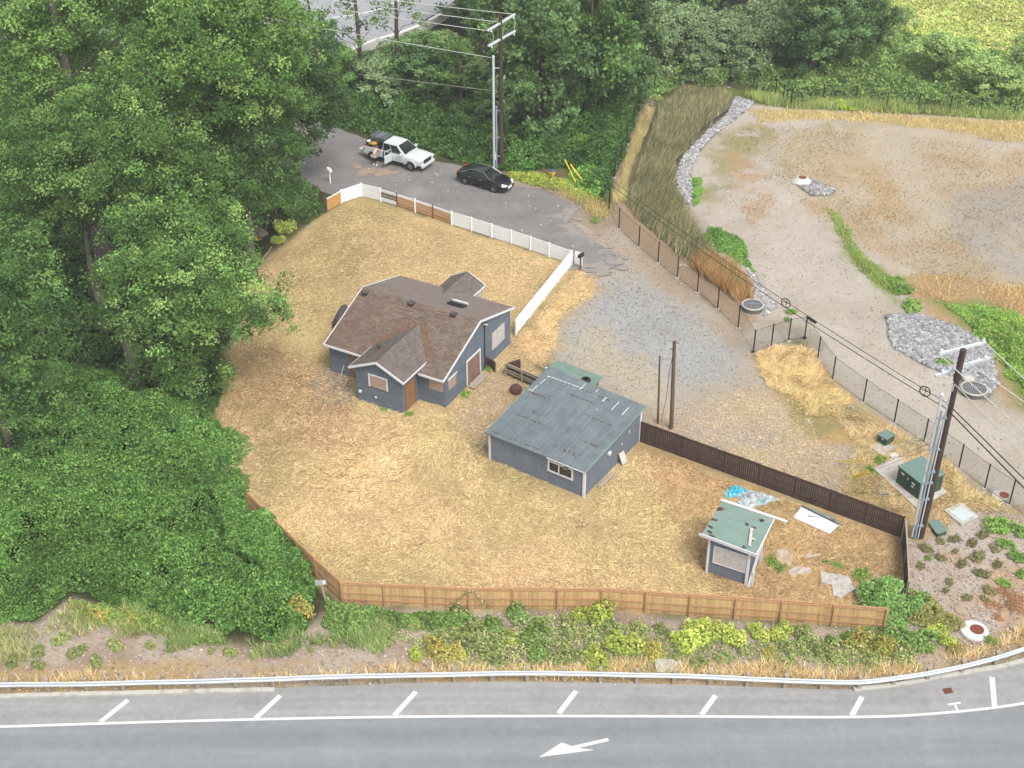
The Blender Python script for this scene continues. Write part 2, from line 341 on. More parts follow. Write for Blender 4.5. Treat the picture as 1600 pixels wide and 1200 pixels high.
zone([(1000,700),(1100,730),(1408,845),(1406,950),(1220,960),(1150,930),(1090,880),(1080,800)], (172,142,104), .7, 1.2, (FA, .05, .4), .6)
zone([(1200,860),(1400,870),(1400,960),(1180,950)], (178,160,128), .5, 1, (FC, -.05, .3), .8)
zone(STRAWSIDE, (210,182,134), .9, 1.2)
zone([(735,590),(775,575),(850,600),(800,650),(745,690),(715,650)], (196,174,146), .5, .7)
zone([(480,600),(505,575),(550,590),(556,625),(520,640),(485,625)], (160,148,134), .3, .5)
# pond basin and gravel maintenance road
zone(POND, (202,192,178), .35, .4)
zone(POND, (190,178,162), .8, .8, (FA, .05, .3), .6)
zone([(1080,330),(1110,360),(1210,480),(1270,520),(1290,545),(1180,510),(1195,470),(1130,390)], (172,158,140), .6, .8, (FB, -.3, .4), .8)
zone([(1180,170),(1240,170),(1600,186),(1900,200),(1900,230),(1560,215),(1440,200),(1300,185),(1190,190)], (204,182,132), .5, .6)
zone([(1150,200),(1200,185),(1230,195),(1150,270),(1110,330),(1080,290),(1090,240)], (168,160,116), .8, 1.2, (FA, -.05, .3), .9)
zone([(1222,230),(1290,192),(1350,192),(1350,235),(1290,255),(1230,290),(1222,260)], (168,160,112), .6, 1.0, (FC, -.25, .4), .9)
zone([(1215,235),(1245,205),(1330,196),(1500,208),(1570,240),(1640,300),(1700,470),(1480,425),(1400,425),(1330,375),(1265,330)], (200,184,158), .8, 1.2, None, .8)
zone([(1230,240),(1300,235),(1500,240),(1600,230),(1700,300),(1700,470),(1480,425),(1400,420),(1330,370),(1270,330)], (196,172,138), .8, 1.4, (FA, -.02, .4), .75)
zone([(1250,270),(1380,260),(1500,290),(1450,360),(1340,340)], (190,160,120), .6, 1.4, (FC+FA, .1, .4), .35)
zone([(1140,240),(1190,250),(1200,300),(1215,350),(1180,350),(1150,300)], (192,156,122), .6, 1.4, (FC, .0, .4), .7)
zone([(1480,300),(1600,280),(1700,400),(1580,440),(1490,370)], (178,172,164), 1, 1.4, (FB, -.1, .4), .8)
zone([(1290,325),(1310,330),(1350,400),(1400,440),(1400,470),(1360,440),(1320,390)], (140,158,72), .4, .8, (FC, -.3, .3), .9)
zone([(1400,425),(1440,425),(1600,445),(1750,480),(1750,640),(1600,640),(1540,600),(1548,540),(1440,488)], (188,158,116), .7, 1.2)
zone([(1460,470),(1530,468),(1600,500),(1700,560),(1700,640),(1600,635),(1555,560),(1500,500)], (128,150,76), .7, 1.0)
zone([(951,327),(967,357),(998,385.5),(1058,433.5),(1121,482.4),(1160,520),(1180,500),(1190,470),(1150,440),(1060,390),(990,330),(975,300),(1005,200),(1030,150),(1007,150),(990,197),(960,277)], (176,152,126), .4, .5)
zone(CATTAIL, (142,122,96), .4, .4)
for p in (ROCK1, ROCK2, ROCK3, ROCK4): zone(p, (128,124,120), .15, .25)
zone([(1100,130),(1250,150),(1600,170),(1900,180),(1900,195),(1600,186),(1240,168),(1160,158)], (110,120,60), .4, .6)
col *= (1+.08*N1+.06*N2)[:, None]
nxx, nyy = len(xs), len(ys)
me = bpy.data.meshes.new('ground')
flatz = np.zeros(len(gx))
gz = .05*fbm(gx, gy, 7, 5)-.05
me.vertices.add(len(gx)); me.vertices.foreach_set('co', np.stack([gx, gy, gz], 1).astype(np.float32).ravel())
ii, jj = np.meshgrid(np.arange(nxx-1), np.arange(nyy-1)); a = (jj*nxx+ii).ravel()
Q = np.stack([a, a+1, a+1+nxx, a+nxx], 1)
me.loops.add(Q.size); me.loops.foreach_set('vertex_index', Q.ravel().astype(np.int32)); me.polygons.add(len(Q)); me.polygons.foreach_set('loop_start', np.arange(0, Q.size, 4, dtype=np.int32))
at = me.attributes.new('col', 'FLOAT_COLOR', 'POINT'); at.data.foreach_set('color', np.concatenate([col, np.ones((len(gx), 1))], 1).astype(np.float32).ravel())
me.update(calc_edges=True)
m = bpy.data.materials.new('soil_and_gravel'); m.use_nodes = True; n = m.node_tree; L = n.links; p = n.nodes['Principled BSDF']; p.inputs['Roughness'].default_value = .95; p.inputs['Specular IOR Level'].default_value = .1
at = n.nodes.new('ShaderNodeAttribute'); at.attribute_name = 'col'; tc = n.nodes.new('ShaderNodeTexCoord')
def gnoise(sc, lo, hi, det=5):
    q = n.nodes.new('ShaderNodeTexNoise'); q.inputs['Scale'].default_value = sc; q.inputs['Detail'].default_value = det; q.inputs['Roughness'].default_value = .75; L.new(tc.outputs['Object'], q.inputs['Vector'])
    r_ = n.nodes.new('ShaderNodeMapRange'); r_.inputs[1].default_value = .3; r_.inputs[2].default_value = .7; r_.inputs[3].default_value = lo; r_.inputs[4].default_value = hi; L.new(q.outputs[0], r_.inputs[0]); return q, r_.outputs[0]
q1, a1 = gnoise(5, .82, 1.18); q2, a2 = gnoise(22, .72, 1.28, 3)
vo = n.nodes.new('ShaderNodeTexVoronoi'); vo.inputs['Scale'].default_value = 9; L.new(tc.outputs['Object'], vo.inputs['Vector'])
vr = n.nodes.new('ShaderNodeMapRange'); vr.inputs[1].default_value = 0; vr.inputs[2].default_value = .16; vr.inputs[3].default_value = 1.3; vr.inputs[4].default_value = 1; L.new(vo.outputs['Distance'], vr.inputs[0])
mm = n.nodes.new('ShaderNodeMath'); mm.operation = 'MULTIPLY'; L.new(a1, mm.inputs[0]); L.new(a2, mm.inputs[1])
m2 = n.nodes.new('ShaderNodeMath'); m2.operation = 'MULTIPLY'; L.new(mm.outputs[0], m2.inputs[0]); L.new(vr.outputs[0], m2.inputs[1])
vm = n.nodes.new('ShaderNodeVectorMath'); vm.operation = 'SCALE'; L.new(at.outputs['Color'], vm.inputs[0]); L.new(m2.outputs[0], vm.inputs['Scale']); L.new(vm.outputs[0], p.inputs['Base Color'])
bp = n.nodes.new('ShaderNodeBump'); bp.inputs['Distance'].default_value = .05; L.new(q2.outputs[0], bp.inputs['Height']); L.new(bp.outputs[0], p.inputs['Normal'])
me.materials.append(m)
prop(obj('ground', me), kind='structure')

# ---------------- roads ----------------
def sheet(name, P, z, m, kind='structure', t=.0):
    me = bpy.data.meshes.new(name); P = [tuple(q) for q in P]
    me.from_pydata([(x, y, z) for x, y in P], [], [list(range(len(P)))]); me.materials.append(m)
    bm = bmesh.new(); bm.from_mesh(me); bmesh.ops.recalc_face_normals(bm, faces=bm.faces)
    if bm.faces[0].normal.z < 0: bmesh.ops.reverse_faces(bm, faces=bm.faces)
    bmesh.ops.triangulate(bm, faces=bm.faces); bm.to_mesh(me); bm.free()
    return prop(obj(name, me), kind=kind)
def smooth(pts, n=8):                                  # Catmull-Rom
    P = [np.array(p, float) for p in pts]; P = [2*P[0]-P[1]]+P+[2*P[-1]-P[-2]]; o = []
    for i in range(1, len(P)-2):
        for k in range(n):
            t = k/n; a, b, c, d = P[i-1:i+3]
            o.append(.5*((2*b)+(-a+c)*t+(2*a-5*b+4*c-d)*t*t+(-a+3*b-3*c+d)*t**3))
    o.append(P[-2]); return np.array(o)
ASPH = mat('asphalt_highway', c8(148,152,155), .9, .08, 2.0, .01, 60, col2=c8(157,160,162), c2scale=.35, streak=(.04, .9, 1))
SHOU = mat('asphalt_shoulder', c8(170,170,169), .9, .10, 2.5, .01, 60, col2=c8(158,156,153), c2scale=.5, streak=(.06, 1.6, 1))
ASP2 = mat('asphalt_street', c8(140,136,134), .92, .10, 1.6, .01, 60, col2=c8(156,150,144), c2scale=.28, streak=(.25, .6, 1))
PAINT = mat('road_paint', c8(240,240,240), .7, .10, 14, col2=c8(198,198,196), c2scale=7, c2t=(.62, .8))
CONC = mat('concrete', c8(212,208,198), .9, .10, 5, col2=c8(176,172,162), c2scale=2)
CONCW = mat('pale_concrete', c8(238,236,230), .85, .06, 5)
FOG = smooth([(-700,1158),(-200,1140),(0,1135.5),(280,1127),(560,1121),(800,1119),(1080,1119.5),(1330,1120.5),(1460,1115),(1600,1099),(1800,1060),(2200,950)], 8)
fog = np.array([g(*q)[:2] for q in FOG])
SH = smooth([(-700,1112),(-200,1094),(0,1088),(280,1081),(560,1070),(800,1065),(1080,1070),(1335,1077),(1460,1061),(1600,1033),(1800,975),(2200,820)], 8)
shl = np.array([g(*q)[:2] for q in SH])
far_ = np.array([[fog[-1][0]+60, fog[-1][1]-10], [fog[-1][0]+60, 20], [fog[0][0]-60, 20], [fog[0][0]-60, fog[0][1]]])
sheet('highway', np.concatenate([fog, far_]), .004, ASPH)
sheet('highway_shoulder', np.concatenate([shl, fog[::-1]]), .004, SHOU)
def ribbon(mb, P, w, z, dz=0):
    P = np.array(P); T = np.gradient(P, axis=0); T /= np.linalg.norm(T, axis=1, keepdims=True); Nn = np.stack([-T[:, 1], T[:, 0]], 1)
    for i in range(len(P)-1):
        a, b = P[i]-Nn[i]*w/2, P[i]+Nn[i]*w/2; c, d = P[i+1]+Nn[i+1]*w/2, P[i+1]-Nn[i+1]*w/2
        if dz: mb.slab([(*a, z), (*b, z), (*c, z), (*d, z)], dz)
        else: mb.add([(*a, z), (*b, z), (*c, z), (*d, z)], [(0, 1, 2, 3)])
    return mb
prop(ribbon(MB(), fog, .16, .009).build('edge_line_marking', PAINT), kind='structure')
mb = MB()
for a, b in [((157,1128),(200,1094)), ((399,1123),(438,1087)), ((616,1118),(650,1081)), ((873,1115),(900,1080)), ((1096,1117),(1118,1087)), ((1331,1118),(1347,1089)), ((1554,1104),(1550,1058)), ((-85,1136),(-40,1101))]:
    ribbon(mb, [g(*a)[:2], g(*b)[:2]], .27, .013)
prop(mb.build('shoulder_hatch_marking', PAINT), kind='structure')
mb = MB()
mb.add([g(842,1183,.010), g(878,1160,.010), g(893,1166,.010), g(903,1169,.010), g(929,1171.5,.010)], [(0, 1, 2, 3, 4)])
mb.add([g(893,1166,.010), g(949,1153,.010), g(952,1157.5,.010), g(903,1169,.010)], [(0, 1, 2, 3)])
prop(mb.build('arrow_marking', PAINT), kind='structure')
mb = MB(); ribbon(mb, [g(1481,1101)[:2], g(1501,1098)[:2]], .12, .010); ribbon(mb, [g(1492,1101)[:2], g(1496,1110)[:2]], .12, .0105)
prop(mb.build('survey_marking', PAINT), kind='structure')
mb = MB(); c0 = smooth([(-500,1106),(0,1087),(200,1082),(300,1079.5),(429,1076.5)], 6); ribbon(mb, [g(*q, .1)[:2] for q in c0], .26, .11, .12)
prop(mb.build('kerb', CONC), kind='structure')
mb = MB(); c0 = smooth([(1334,1076),(1400,1069),(1460,1058),(1530,1046),(1600,1031),(1800,968)], 6); ribbon(mb, [g(*q, .1)[:2] for q in c0], .26, .11, .12)
prop(mb.build('kerb', CONC), kind='structure')
r2 = W(ROAD2); rr = []
for i in range(len(r2)):
    a, b = r2[i], r2[(i+1) % len(r2)]; k = max(1, int(np.linalg.norm(b-a)/.5))
    for t in range(k): rr.append(a+(b-a)*t/k)
rr = np.array(rr); rr = rr+np.stack([vn(rr[:, 0], rr[:, 1], .9, 41)-.5, vn(rr[:, 0], rr[:, 1], .9, 42)-.5], 1)*.35
sheet('street', rr, .004, ASP2)
SAND = mat('sand_spill', c8(180,158,134), .95, .2, 6, col2=c8(150,142,134), c2scale=3)
def blob(name, px, py, rx, ry, z, m, seed=0, n=40, kind='structure'):
    c = g(px, py); r_ = np.random.default_rng(seed); ph = r_.random(4)*6
    P = [(c[0]+rx*(1+.18*math.sin(3*a+ph[0])+.13*math.sin(5*a+ph[1])+.1*math.sin(11*a+ph[2]))*math.cos(a), c[1]+ry*(1+.18*math.sin(4*a+ph[1])+.13*math.sin(7*a+ph[3]))*math.sin(a)) for a in [2*math.pi*k/n for k in range(n)]]
    return sheet(name, P, z, m, kind)
for k in range(26):
    blob('sand_spill', 590+18*random.gauss(0, 1), 268+4*random.gauss(0, 1), .2+.4*random.random(), .1+.25*random.random(), .008+.0006*k, SAND, k, 18)
DUST = mat('road_dust', c8(164,157,149), .95, .15, 4)
_p = [(905,322),(890,338),(886,346),(915,366),(945,388),(972,410),(950,420),(925,418),(905,412)]
for k in range(90):
    s = random.random()*(len(_p)-1.001); i_ = int(s); f_ = s-i_; x = _p[i_][0]*(1-f_)+_p[i_+1][0]*f_+random.gauss(-8, 9); y = _p[i_][1]*(1-f_)+_p[i_+1][1]*f_+random.gauss(0, 6)
    blob('road_dust', x, y, .12+.6*random.random()**2, .1+.4*random.random()**2, .006+.0002*k, DUST, k+50, 14)
# far highway across the top left, with its barrier
HWY2 = W([(-300,60),(380,100),(560,75),(640,45),(700,10),(760,-40),(900,-150),(500,-190),(-300,-150)])
sheet('far_highway', HWY2, .006, mat('asphalt_far', c8(172,174,178), .9, .05, 1))
b2 = smooth([(300,108),(430,100),(520,86),(580,64),(640,45),(690,20),(740,-18),(800,-70),(860,-130)], 5)
o_ = ribbon(MB(), [g(*q, .9)[:2] for q in b2], .5, .9, .9).build('concrete_barrier', CONCW); prop(o_, 'long pale concrete barrier beside the far highway at the top left', 'barrier')
b3 = smooth([(380,40),(560,22),(640,-8),(700,-50)], 5)
prop(ribbon(MB(), [g(*q)[:2] for q in b3], .3, .012).build('far_lane_marking', PAINT), kind='structure')

# distant hills so the ground does not end bare from other positions
mb = MB(); HG = mat('wooded_hill', c8(80,98,58), .95, .3, .02)
r_ = np.random.default_rng(3); k_n = 60; k = k_n; vs = []
for i in range(k+1):
    x = -900+1800*i/k
    vs += [(x, 700, -2), (x, 850, 30+25*vn(np.array([x]), np.array([0.]), 160, 4)[0]), (x, 1250, -2)]
fs = []
for i in range(k): fs += [(3*i, 3*i+3, 3*i+4, 3*i+1), (3*i+1, 3*i+4, 3*i+5, 3*i+2)]
mb.add(vs, fs); prop(mb.build('hills', HG, smooth=True), kind='structure')

# ---------------- shared materials ----------------
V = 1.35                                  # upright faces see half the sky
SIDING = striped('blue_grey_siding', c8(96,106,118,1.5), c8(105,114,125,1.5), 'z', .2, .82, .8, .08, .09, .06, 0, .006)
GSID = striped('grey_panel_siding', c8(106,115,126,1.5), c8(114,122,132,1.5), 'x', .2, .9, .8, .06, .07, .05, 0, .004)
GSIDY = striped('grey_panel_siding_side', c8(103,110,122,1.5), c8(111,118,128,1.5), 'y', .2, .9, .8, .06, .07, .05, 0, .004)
SHX = striped('brown_shingle', c8(140,122,110), c8(126,112,103), 'y', .17, .74, .95, .24, .26, .2, .33)
SHY = striped('brown_shingle_cross', c8(130,119,112), c8(122,112,106), 'x', .17, .68, .95, .25, .26, .18, .33)
SHOLD = striped('smooth_brown_shingle', c8(146,133,124), c8(136,124,116), 'y', .17, .88, .95, .15, .2, .08, .33)
WTRIM = mat('white_trim', c8(236,236,238,1.15), .6, .06, 8)
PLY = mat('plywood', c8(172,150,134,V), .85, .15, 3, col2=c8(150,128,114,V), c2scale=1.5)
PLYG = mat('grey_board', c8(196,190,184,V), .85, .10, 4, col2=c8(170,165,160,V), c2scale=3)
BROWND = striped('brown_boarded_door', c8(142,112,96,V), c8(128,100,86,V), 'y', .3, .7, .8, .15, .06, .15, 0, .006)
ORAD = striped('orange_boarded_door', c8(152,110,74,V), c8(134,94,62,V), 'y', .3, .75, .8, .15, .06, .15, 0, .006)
DARKV = mat('dark_vent_metal', c8(84,80,78), .6, .1, 8)
GLASSD = mat('dark_glass', c8(52,56,60), .08, .0, spec=.6)
GROOF = striped('blue_green_metal_roof', c8(134,145,149), c8(116,128,133), 'x', .17, .86, .5, .12, .22, .1, 3.3, .02)
SROOF = striped('green_metal_roof', c8(146,170,160), c8(136,162,152), 'y', .2, .84, .5, .08, .25, .05, 3.3, .02)
AROOF = striped('green_awning_metal', c8(140,164,152), c8(124,150,138), 'y', .22, .8, .5, .08, .25, .05, 3.3, .02)
RUST = mat('rust', c8(112,84,72), .9, .3, 6)
TAPE = mat('white_patch_strip', c8(222,226,226), .7, .1, 6)
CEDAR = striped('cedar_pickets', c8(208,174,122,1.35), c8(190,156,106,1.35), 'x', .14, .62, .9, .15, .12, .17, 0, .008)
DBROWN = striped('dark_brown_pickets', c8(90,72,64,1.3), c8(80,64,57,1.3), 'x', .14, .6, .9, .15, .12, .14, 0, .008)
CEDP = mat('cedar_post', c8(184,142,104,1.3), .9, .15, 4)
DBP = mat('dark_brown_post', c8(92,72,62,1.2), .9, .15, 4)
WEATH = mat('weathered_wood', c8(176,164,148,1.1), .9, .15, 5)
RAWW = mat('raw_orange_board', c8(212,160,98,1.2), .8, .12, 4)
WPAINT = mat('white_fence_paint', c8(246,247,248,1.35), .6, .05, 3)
BLACK = mat('black_post', c8(36,36,38), .5, .1, 5)
BLACKP = mat('black_plastic', c8(44,44,46), .5, .1, 5)
GALV = mat('galvanised_steel', c8(226,234,240,1.25), .45, .08, 6, metal=.25)
GALVD = mat('grey_conduit', c8(158,168,178,1.2), .5, .06, 4)
POLEW = mat('creosoted_wood', c8(74,58,54,1.2), .85, .2, 3, col2=c8(92,74,66,1.2), c2scale=1)
OLDP = mat('old_pole_wood', c8(118,92,78,1.2), .9, .2, 3)
WIREB = mat('black_cable', c8(48,50,52), .6, 0)
WIREL = mat('bare_aluminium_wire', c8(226,226,218), .5, 0)
YEL = mat('yellow_plastic', c8(246,210,50,1.5), .5, .05, 5)
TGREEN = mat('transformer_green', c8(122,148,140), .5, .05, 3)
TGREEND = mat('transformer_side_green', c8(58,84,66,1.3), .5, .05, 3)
RUSTY = mat('rusty_iron', c8(140,78,58), .9, .2, 12)
LABELW = mat('white_sticker', c8(232,232,226,1.3), .6, 0)

# ---------------- house ----------------
HO = Vector((-4.4825, 76.698, 0)); HA = R(61.55-90)
house = thing('house', 'blue grey house with brown shingle gable roofs and boarded windows', 'house', HO, HA)
W9, D9 = 9.28, 9.15; RB, RZ = 4.65, 4.33; EZ = 2.38; RR = 2.98
mf = (RZ-EZ)/(RB+.37)                                         # slope of the front plane
mr_ = (RZ-RR)/(9.1-RB)
def zf(b): return EZ+(b+.37)*mf
def zr(b): return RZ-(b-RB)*mr_
mb = MB(); T = .14
def wallpoly(pts, t):                                          # vertical wall polygon with thickness vector t
    mb.slab(pts, 0, n=t)
# right gable wall (local x = 0), left gable wall (x=-W9), front, rear
for x, t in ((0, (-.15, 0, 0)), (-W9, (.15, 0, 0))):
    wallpoly([(x, 0, -.1), (x, D9, -.1), (x, D9, zr(D9)-T), (x, RB, RZ-T-.02), (x, 0, zf(0)-T)], t)
wallpoly([(-W9+.15, 0, -.1), (-.15, 0, -.1), (-.15, 0, zf(0)-T-.01), (-W9+.15, 0, zf(0)-T-.01)], (0, .15, 0))
wallpoly([(-W9+.15, D9, -.1), (-.15, D9, -.1), (-.15, D9, zr(D9)-T-.01), (-W9+.15, D9, zr(D9)-T-.01)], (0, -.15, 0))
# wing walls
WX0, WX1, WY, WAX, WAZ, WEZ = -5.75, -2.1, -2.0, -3.85, 3.74, 2.72
ws = (WAZ-WEZ)/(WAX-(WX0-.3))
wallpoly([(WX0, WY, -.1), (WX1, WY, -.1), (WX1, WY, WAZ-(WX1-WAX)*ws*1.0-T), (WAX, WY, WAZ-T), (WX0, WY, WAZ-(WAX-WX0)*ws-T)], (0, .15, 0))
wallpoly([(WX1, WY+.15, -.1), (WX1, -.002, -.1), (WX1, -.002, WAZ-(WX1-WAX)*ws-T-.02), (WX1, WY+.15, WAZ-(WX1-WAX)*ws-T-.02)], (-.15, 0, 0))
wallpoly([(WX0, WY+.15, -.1), (WX0, -.002, -.1), (WX0, -.002, WAZ-(WAX-WX0)*ws-T-.02), (WX0, WY+.15, WAZ-(WAX-WX0)*ws-T-.02)], (.15, 0, 0))
# rear porch side
PX0, PX1, PAX, PAZ, PEZ, PY1 = -6.35, -3.5, -4.95, 3.3, 2.55, 11.7
wallpoly([(PX0+.3, 11.3, -.1), (PX1-.3, 11.3, -.1), (PX1-.3, 11.3, 2.55), (PAX, 11.3, 3.1), (PX0+.3, 11.3, 2.55)], (0, -.12, 0))
mb.build_parts('wall', SIDING, house)
O = .12
roof = MB()
roof.slab([(-W9-O, -.37, EZ), (O, -.37, EZ), (O, RB, RZ), (-W9-O, RB, RZ)], .13).build('roof', SHX, house)
r2_ = MB(); r2_.slab([(-W9-O, RB+.002, RZ-.001), (O, RB+.002, RZ-.001), (O, 9.45, zr(9.45)), (-W9-O, 9.45, zr(9.45))], .13); r2_.build('roof', SHOLD, house)
r3 = MB(); zy = lambda z: -.37+(z-EZ)/mf                         # where height z meets the front plane
for sx, xe in ((1, WX1+.35), (-1, WX0-.3)):
    ze = WAZ-abs(xe-WAX)*ws
    r3.slab([(WAX+sx*.001, WY-.3, WAZ), (xe, WY-.3, ze), (xe, zy(ze)+.12, ze+.0), (WAX+sx*.001, zy(WAZ)+.12, WAZ)], .13)
r3.build_parts('roof', SHY, house)
r4 = MB(); yb = lambda z: RB+(RZ-z)/mr_
for sx, xe in ((1, PX1), (-1, PX0)):
    r4.slab([(PAX+sx*.001, PY1, PAZ), (xe, PY1, PEZ), (xe, 9.5, PEZ), (PAX+sx*.001, yb(PAZ)-.1, PAZ)], .11)
r4.build_parts('roof', SHY, house)
# trim: eaves and rakes
t = MB(); E1 = .16
t.beam((-W9-O, -.40, EZ-.06), (WX0-.2, -.40, EZ-.06), .05, E1)
t.beam((WX1+.30, -.40, EZ-.06), (O, -.40, EZ-.06), .05, E1)
for x in (O+.03, -W9-O-.03):
    t.beam((x, -.42, EZ-.06), (x, RB, RZ-.06), .05, E1); t.beam((x, RB, RZ-.06), (x, 9.48, zr(9.45)-.06), .05, E1)
for xe in (WX1+.35, WX0-.3):
    ze = WAZ-abs(xe-WAX)*ws; t.beam((WAX, WY-.33, WAZ-.06), (xe, WY-.33, ze-.06), .05, E1)
    t.beam((xe, WY-.33, ze-.07), (xe, zy(ze)-.05, ze-.07), .05, E1-.02)
t.beam((PX1+.02, 9.9, PEZ-.08), (PX1+.02, PY1+.02, PEZ-.08), .05, .12)
t.beam((PX1+.02, 11.72, PEZ-.06), (PAX, 11.72, PAZ-.06), .05, .12); t.beam((PX0-.02, 11.72, PEZ-.06), (PAX, 11.72, PAZ-.06), .05, .12)
t.build_parts('trim', WTRIM, house)
for px in (PX1-.15,):
    MB().box((px, 11.55, 1.2), (.1, .1, 2.5)).build('porch_post', WTRIM, house)
MB().box((PX1-.9, 11.2, .8), (.06, 1.0, 1.9), rot=R(90)).box((PX1-.28, 10.5, 1.1), (.05, 1.4, 2.2)).build_parts('porch_panel', PLYG, house)
# windows, doors
def win(name, c, d, face, boardm, fr=(1, 1, 1, 1), lab=None, fw=.1):
    """boarded opening; face 'x' = in the right wall, 'y' = in the front wall; c = centre, d=(width,height)"""
    w, h = d
    q = MB().box(c, (.05, w, h) if face == 'x' else (w, .05, h)).build(name, boardm, house)
    if lab: q['label'] = lab
    f = MB(); s = .03
    def bar(u, v, ww, hh):
        if face == 'x': f.box((c[0]+s, c[1]+u, c[2]+v), (.05, ww, hh))
        else: f.box((c[0]+u, c[1]-s, c[2]+v), (ww, .05, hh))
    if fr[0]: bar(0, h/2+fw/2, w+2*fw, fw)
    if fr[1]: bar(0, -h/2-fw/2, w+2*fw, fw)
    if fr[2]: bar(-w/2-fw/2, 0, fw, h)
    if fr[3]: bar(w/2+fw/2, 0, fw, h)
    if f.v: f.build('frame', WTRIM, q)
    return q
win('window', (.03, 7.3, 1.58), (1.8, 1.35), 'x', PLYG, (0, 0, 0, 0))
win('window', (.03, .92, 1.5), (1.0, .85), 'x', PLY, (1, 0, 0, 0))
win('window', (-.66, -.03, 1.58), (1.08, .8), 'y', PLY, (1, 0, 0, 0))
win('window', (-3.93, -2.03, 1.9), (1.32, .9), 'y', PLY, (1, 0, 1, 1))
win('door', (.03, 3.75, 1.02), (1.7, 1.85), 'x', BROWND, (1, 0, 1, 1), 'brown boarded double door in a white frame', .13)
win('door', (-2.07, -1.03, 1.02), (1.25, 2.0), 'x', ORAD, (0, 0, 0, 0), 'orange brown boarded door')
win('boarded_opening', (-7.15, -.03, 1.1), (1.1, 2.1), 'y', BROWND, (0, 0, 0, 0))
t = MB(); t.tube([(.06, 5.35, 3.85), (.06, 5.35, .1)], .045, 6); t.box((.06, 5.35, 3.75), (.14, .1, .5)); t.build('downspout', DARKV, house)
MB().tube([(.06, 5.25, 3.7), (.35, 5.25, 3.75)], .05, 6).build('light', WTRIM, house)
for c in ((-8.9, 4.15), (-5.2, 4.35), (-1.85, 4.45)):
    z = zf(c[1]); MB().box((c[0], c[1], z+.08), (.34, .34, .18)).box((c[0], c[1], z+.19), (.44, .44, .05)).build('roof_vent', DARKV, house)
MB().box((-5.0, -.2, 3.5), (.25, .25, .2), rot=.4).build('roof_vent', DARKV, house)
z = zr(6.35); sk_ = MB().box((-2.75, 6.45, z+.06), (1.25, .75, .12), rot=Euler((-math.atan(mr_), 0, 0))).build('skylight', GLASSD, house)
MB().beam((-3.35, 6.87, z+.02), (-2.1, 6.87, z+.02), .1, .16).build('frame', WTRIM, sk_)
MB().box((-4.2, WY-.03, .65), (.14, .06, .14)).build('outlet_cover', WTRIM, house); MB().lathe((-5.45, WY-.02, .75), [(.13, 0), (.13, .06)], 12, axis=(0, -1, 0)).build('meter_cover', WTRIM, house)
mb = MB()
for i, y in enumerate((3.1, 3.5)): mb.beam((.35+.25*i, 2.7, .12+.0*i), (.35+.25*i, 4.7, .12), .22, .06)
mb.box((.48, 3, .05), (.4, .1, .1)).box((.48, 4.4, .05), (.4, .1, .1)); o_ = mb.build('door_step', WEATH, None); o_.location = HO; o_.rotation_euler = (0, 0, HA)
prop(o_, 'weathered plank step below the brown double door of the house', 'step')
# fallen needles and twigs on the roof
r_ = np.random.default_rng(5); P = np.stack([r_.random(5200)*9.6-9.6, r_.random(5200)*5-.3], 1)
kx = np.exp(-((P[:, 0]+8.2)/2.6)**2)*np.exp(-((P[:, 1]-1)/2.2)**2)+.25
nn = fbm(P[:, 0], P[:, 1], 1.3, 8); keep = (nn+1)*.5*kx > r_.random(len(P))*.55
inw = (P[:, 1] < zy(WAZ-abs(P[:, 0]-WAX)*ws)) & (P[:, 0] > WX0-.3) & (P[:, 0] < WX1+.35)
P = P[keep & ~inw]; Z = zf(P[:, 1])+.012
# valleys
tt = r_.random(900); vx = np.where(r_.random(900) < .65, WAX+(WX1+.3-WAX)*tt, WAX+(WX0-.25-WAX)*tt)
vz = WAZ-abs(vx-WAX)*ws; vy = zy(vz)+.08; sp_ = np.abs(r_.normal(size=900))*.16+.02; out = vx+np.sign(vx-WAX)*sp_*1.3
P2 = np.stack([out, vy+sp_*.35], 1); Z2 = zf(P2[:, 1])+.012
PA = np.concatenate([P, P2]); ZA = np.concatenate([Z, Z2]); a = r_.random(len(PA))*6.28; ll = .1+.28*r_.random(len(PA))
d = np.stack([np.cos(a), np.sin(a), np.sin(a)*mf+.04], 1)*ll[:, None]; B = np.column_stack([PA, ZA]); s = np.stack([-np.sin(a), np.cos(a), np.cos(a)*mf], 1)*.014
nm = npmesh('fallen_needles', np.stack([B-s, B+s, B+d], 1), 3, palette(len(PA), [(176,128,100),(160,124,104),(190,156,130),(136,108,92)], r=r_), BLADE)
o_ = obj('fallen_needles', nm); o_.location = HO; o_.rotation_euler = (0, 0, HA); prop(o_, 'rusty brown fallen needles and twigs on the house roof', 'needles', kind='stuff')
mb = MB()
for k in range(16):
    x = -9+random.random()*5; y = .3+random.random()*4; p = [(x, y, zf(y)+.03)]; a = random.random()*6
    if random.random() < .3: x = -3+random.random()*2
    for j in range(4):
        a += random.uniform(-.6, .6); x += .3*math.cos(a); y += .3*math.sin(a)
        if y > 4.7 or y < -.2: break
        p.append((x, y, zf(y)+.03+.02*random.random()))
    if len(p) > 1: mb.tube(p, .014, 4)
o_ = mb.build('fallen_twigs', mat('twig', c8(170,130,104), .9, .2, 5)); o_.location = HO; o_.rotation_euler = (0, 0, HA); prop(o_, 'thin fallen twigs lying on the front slope of the house roof', 'twigs', kind='stuff')

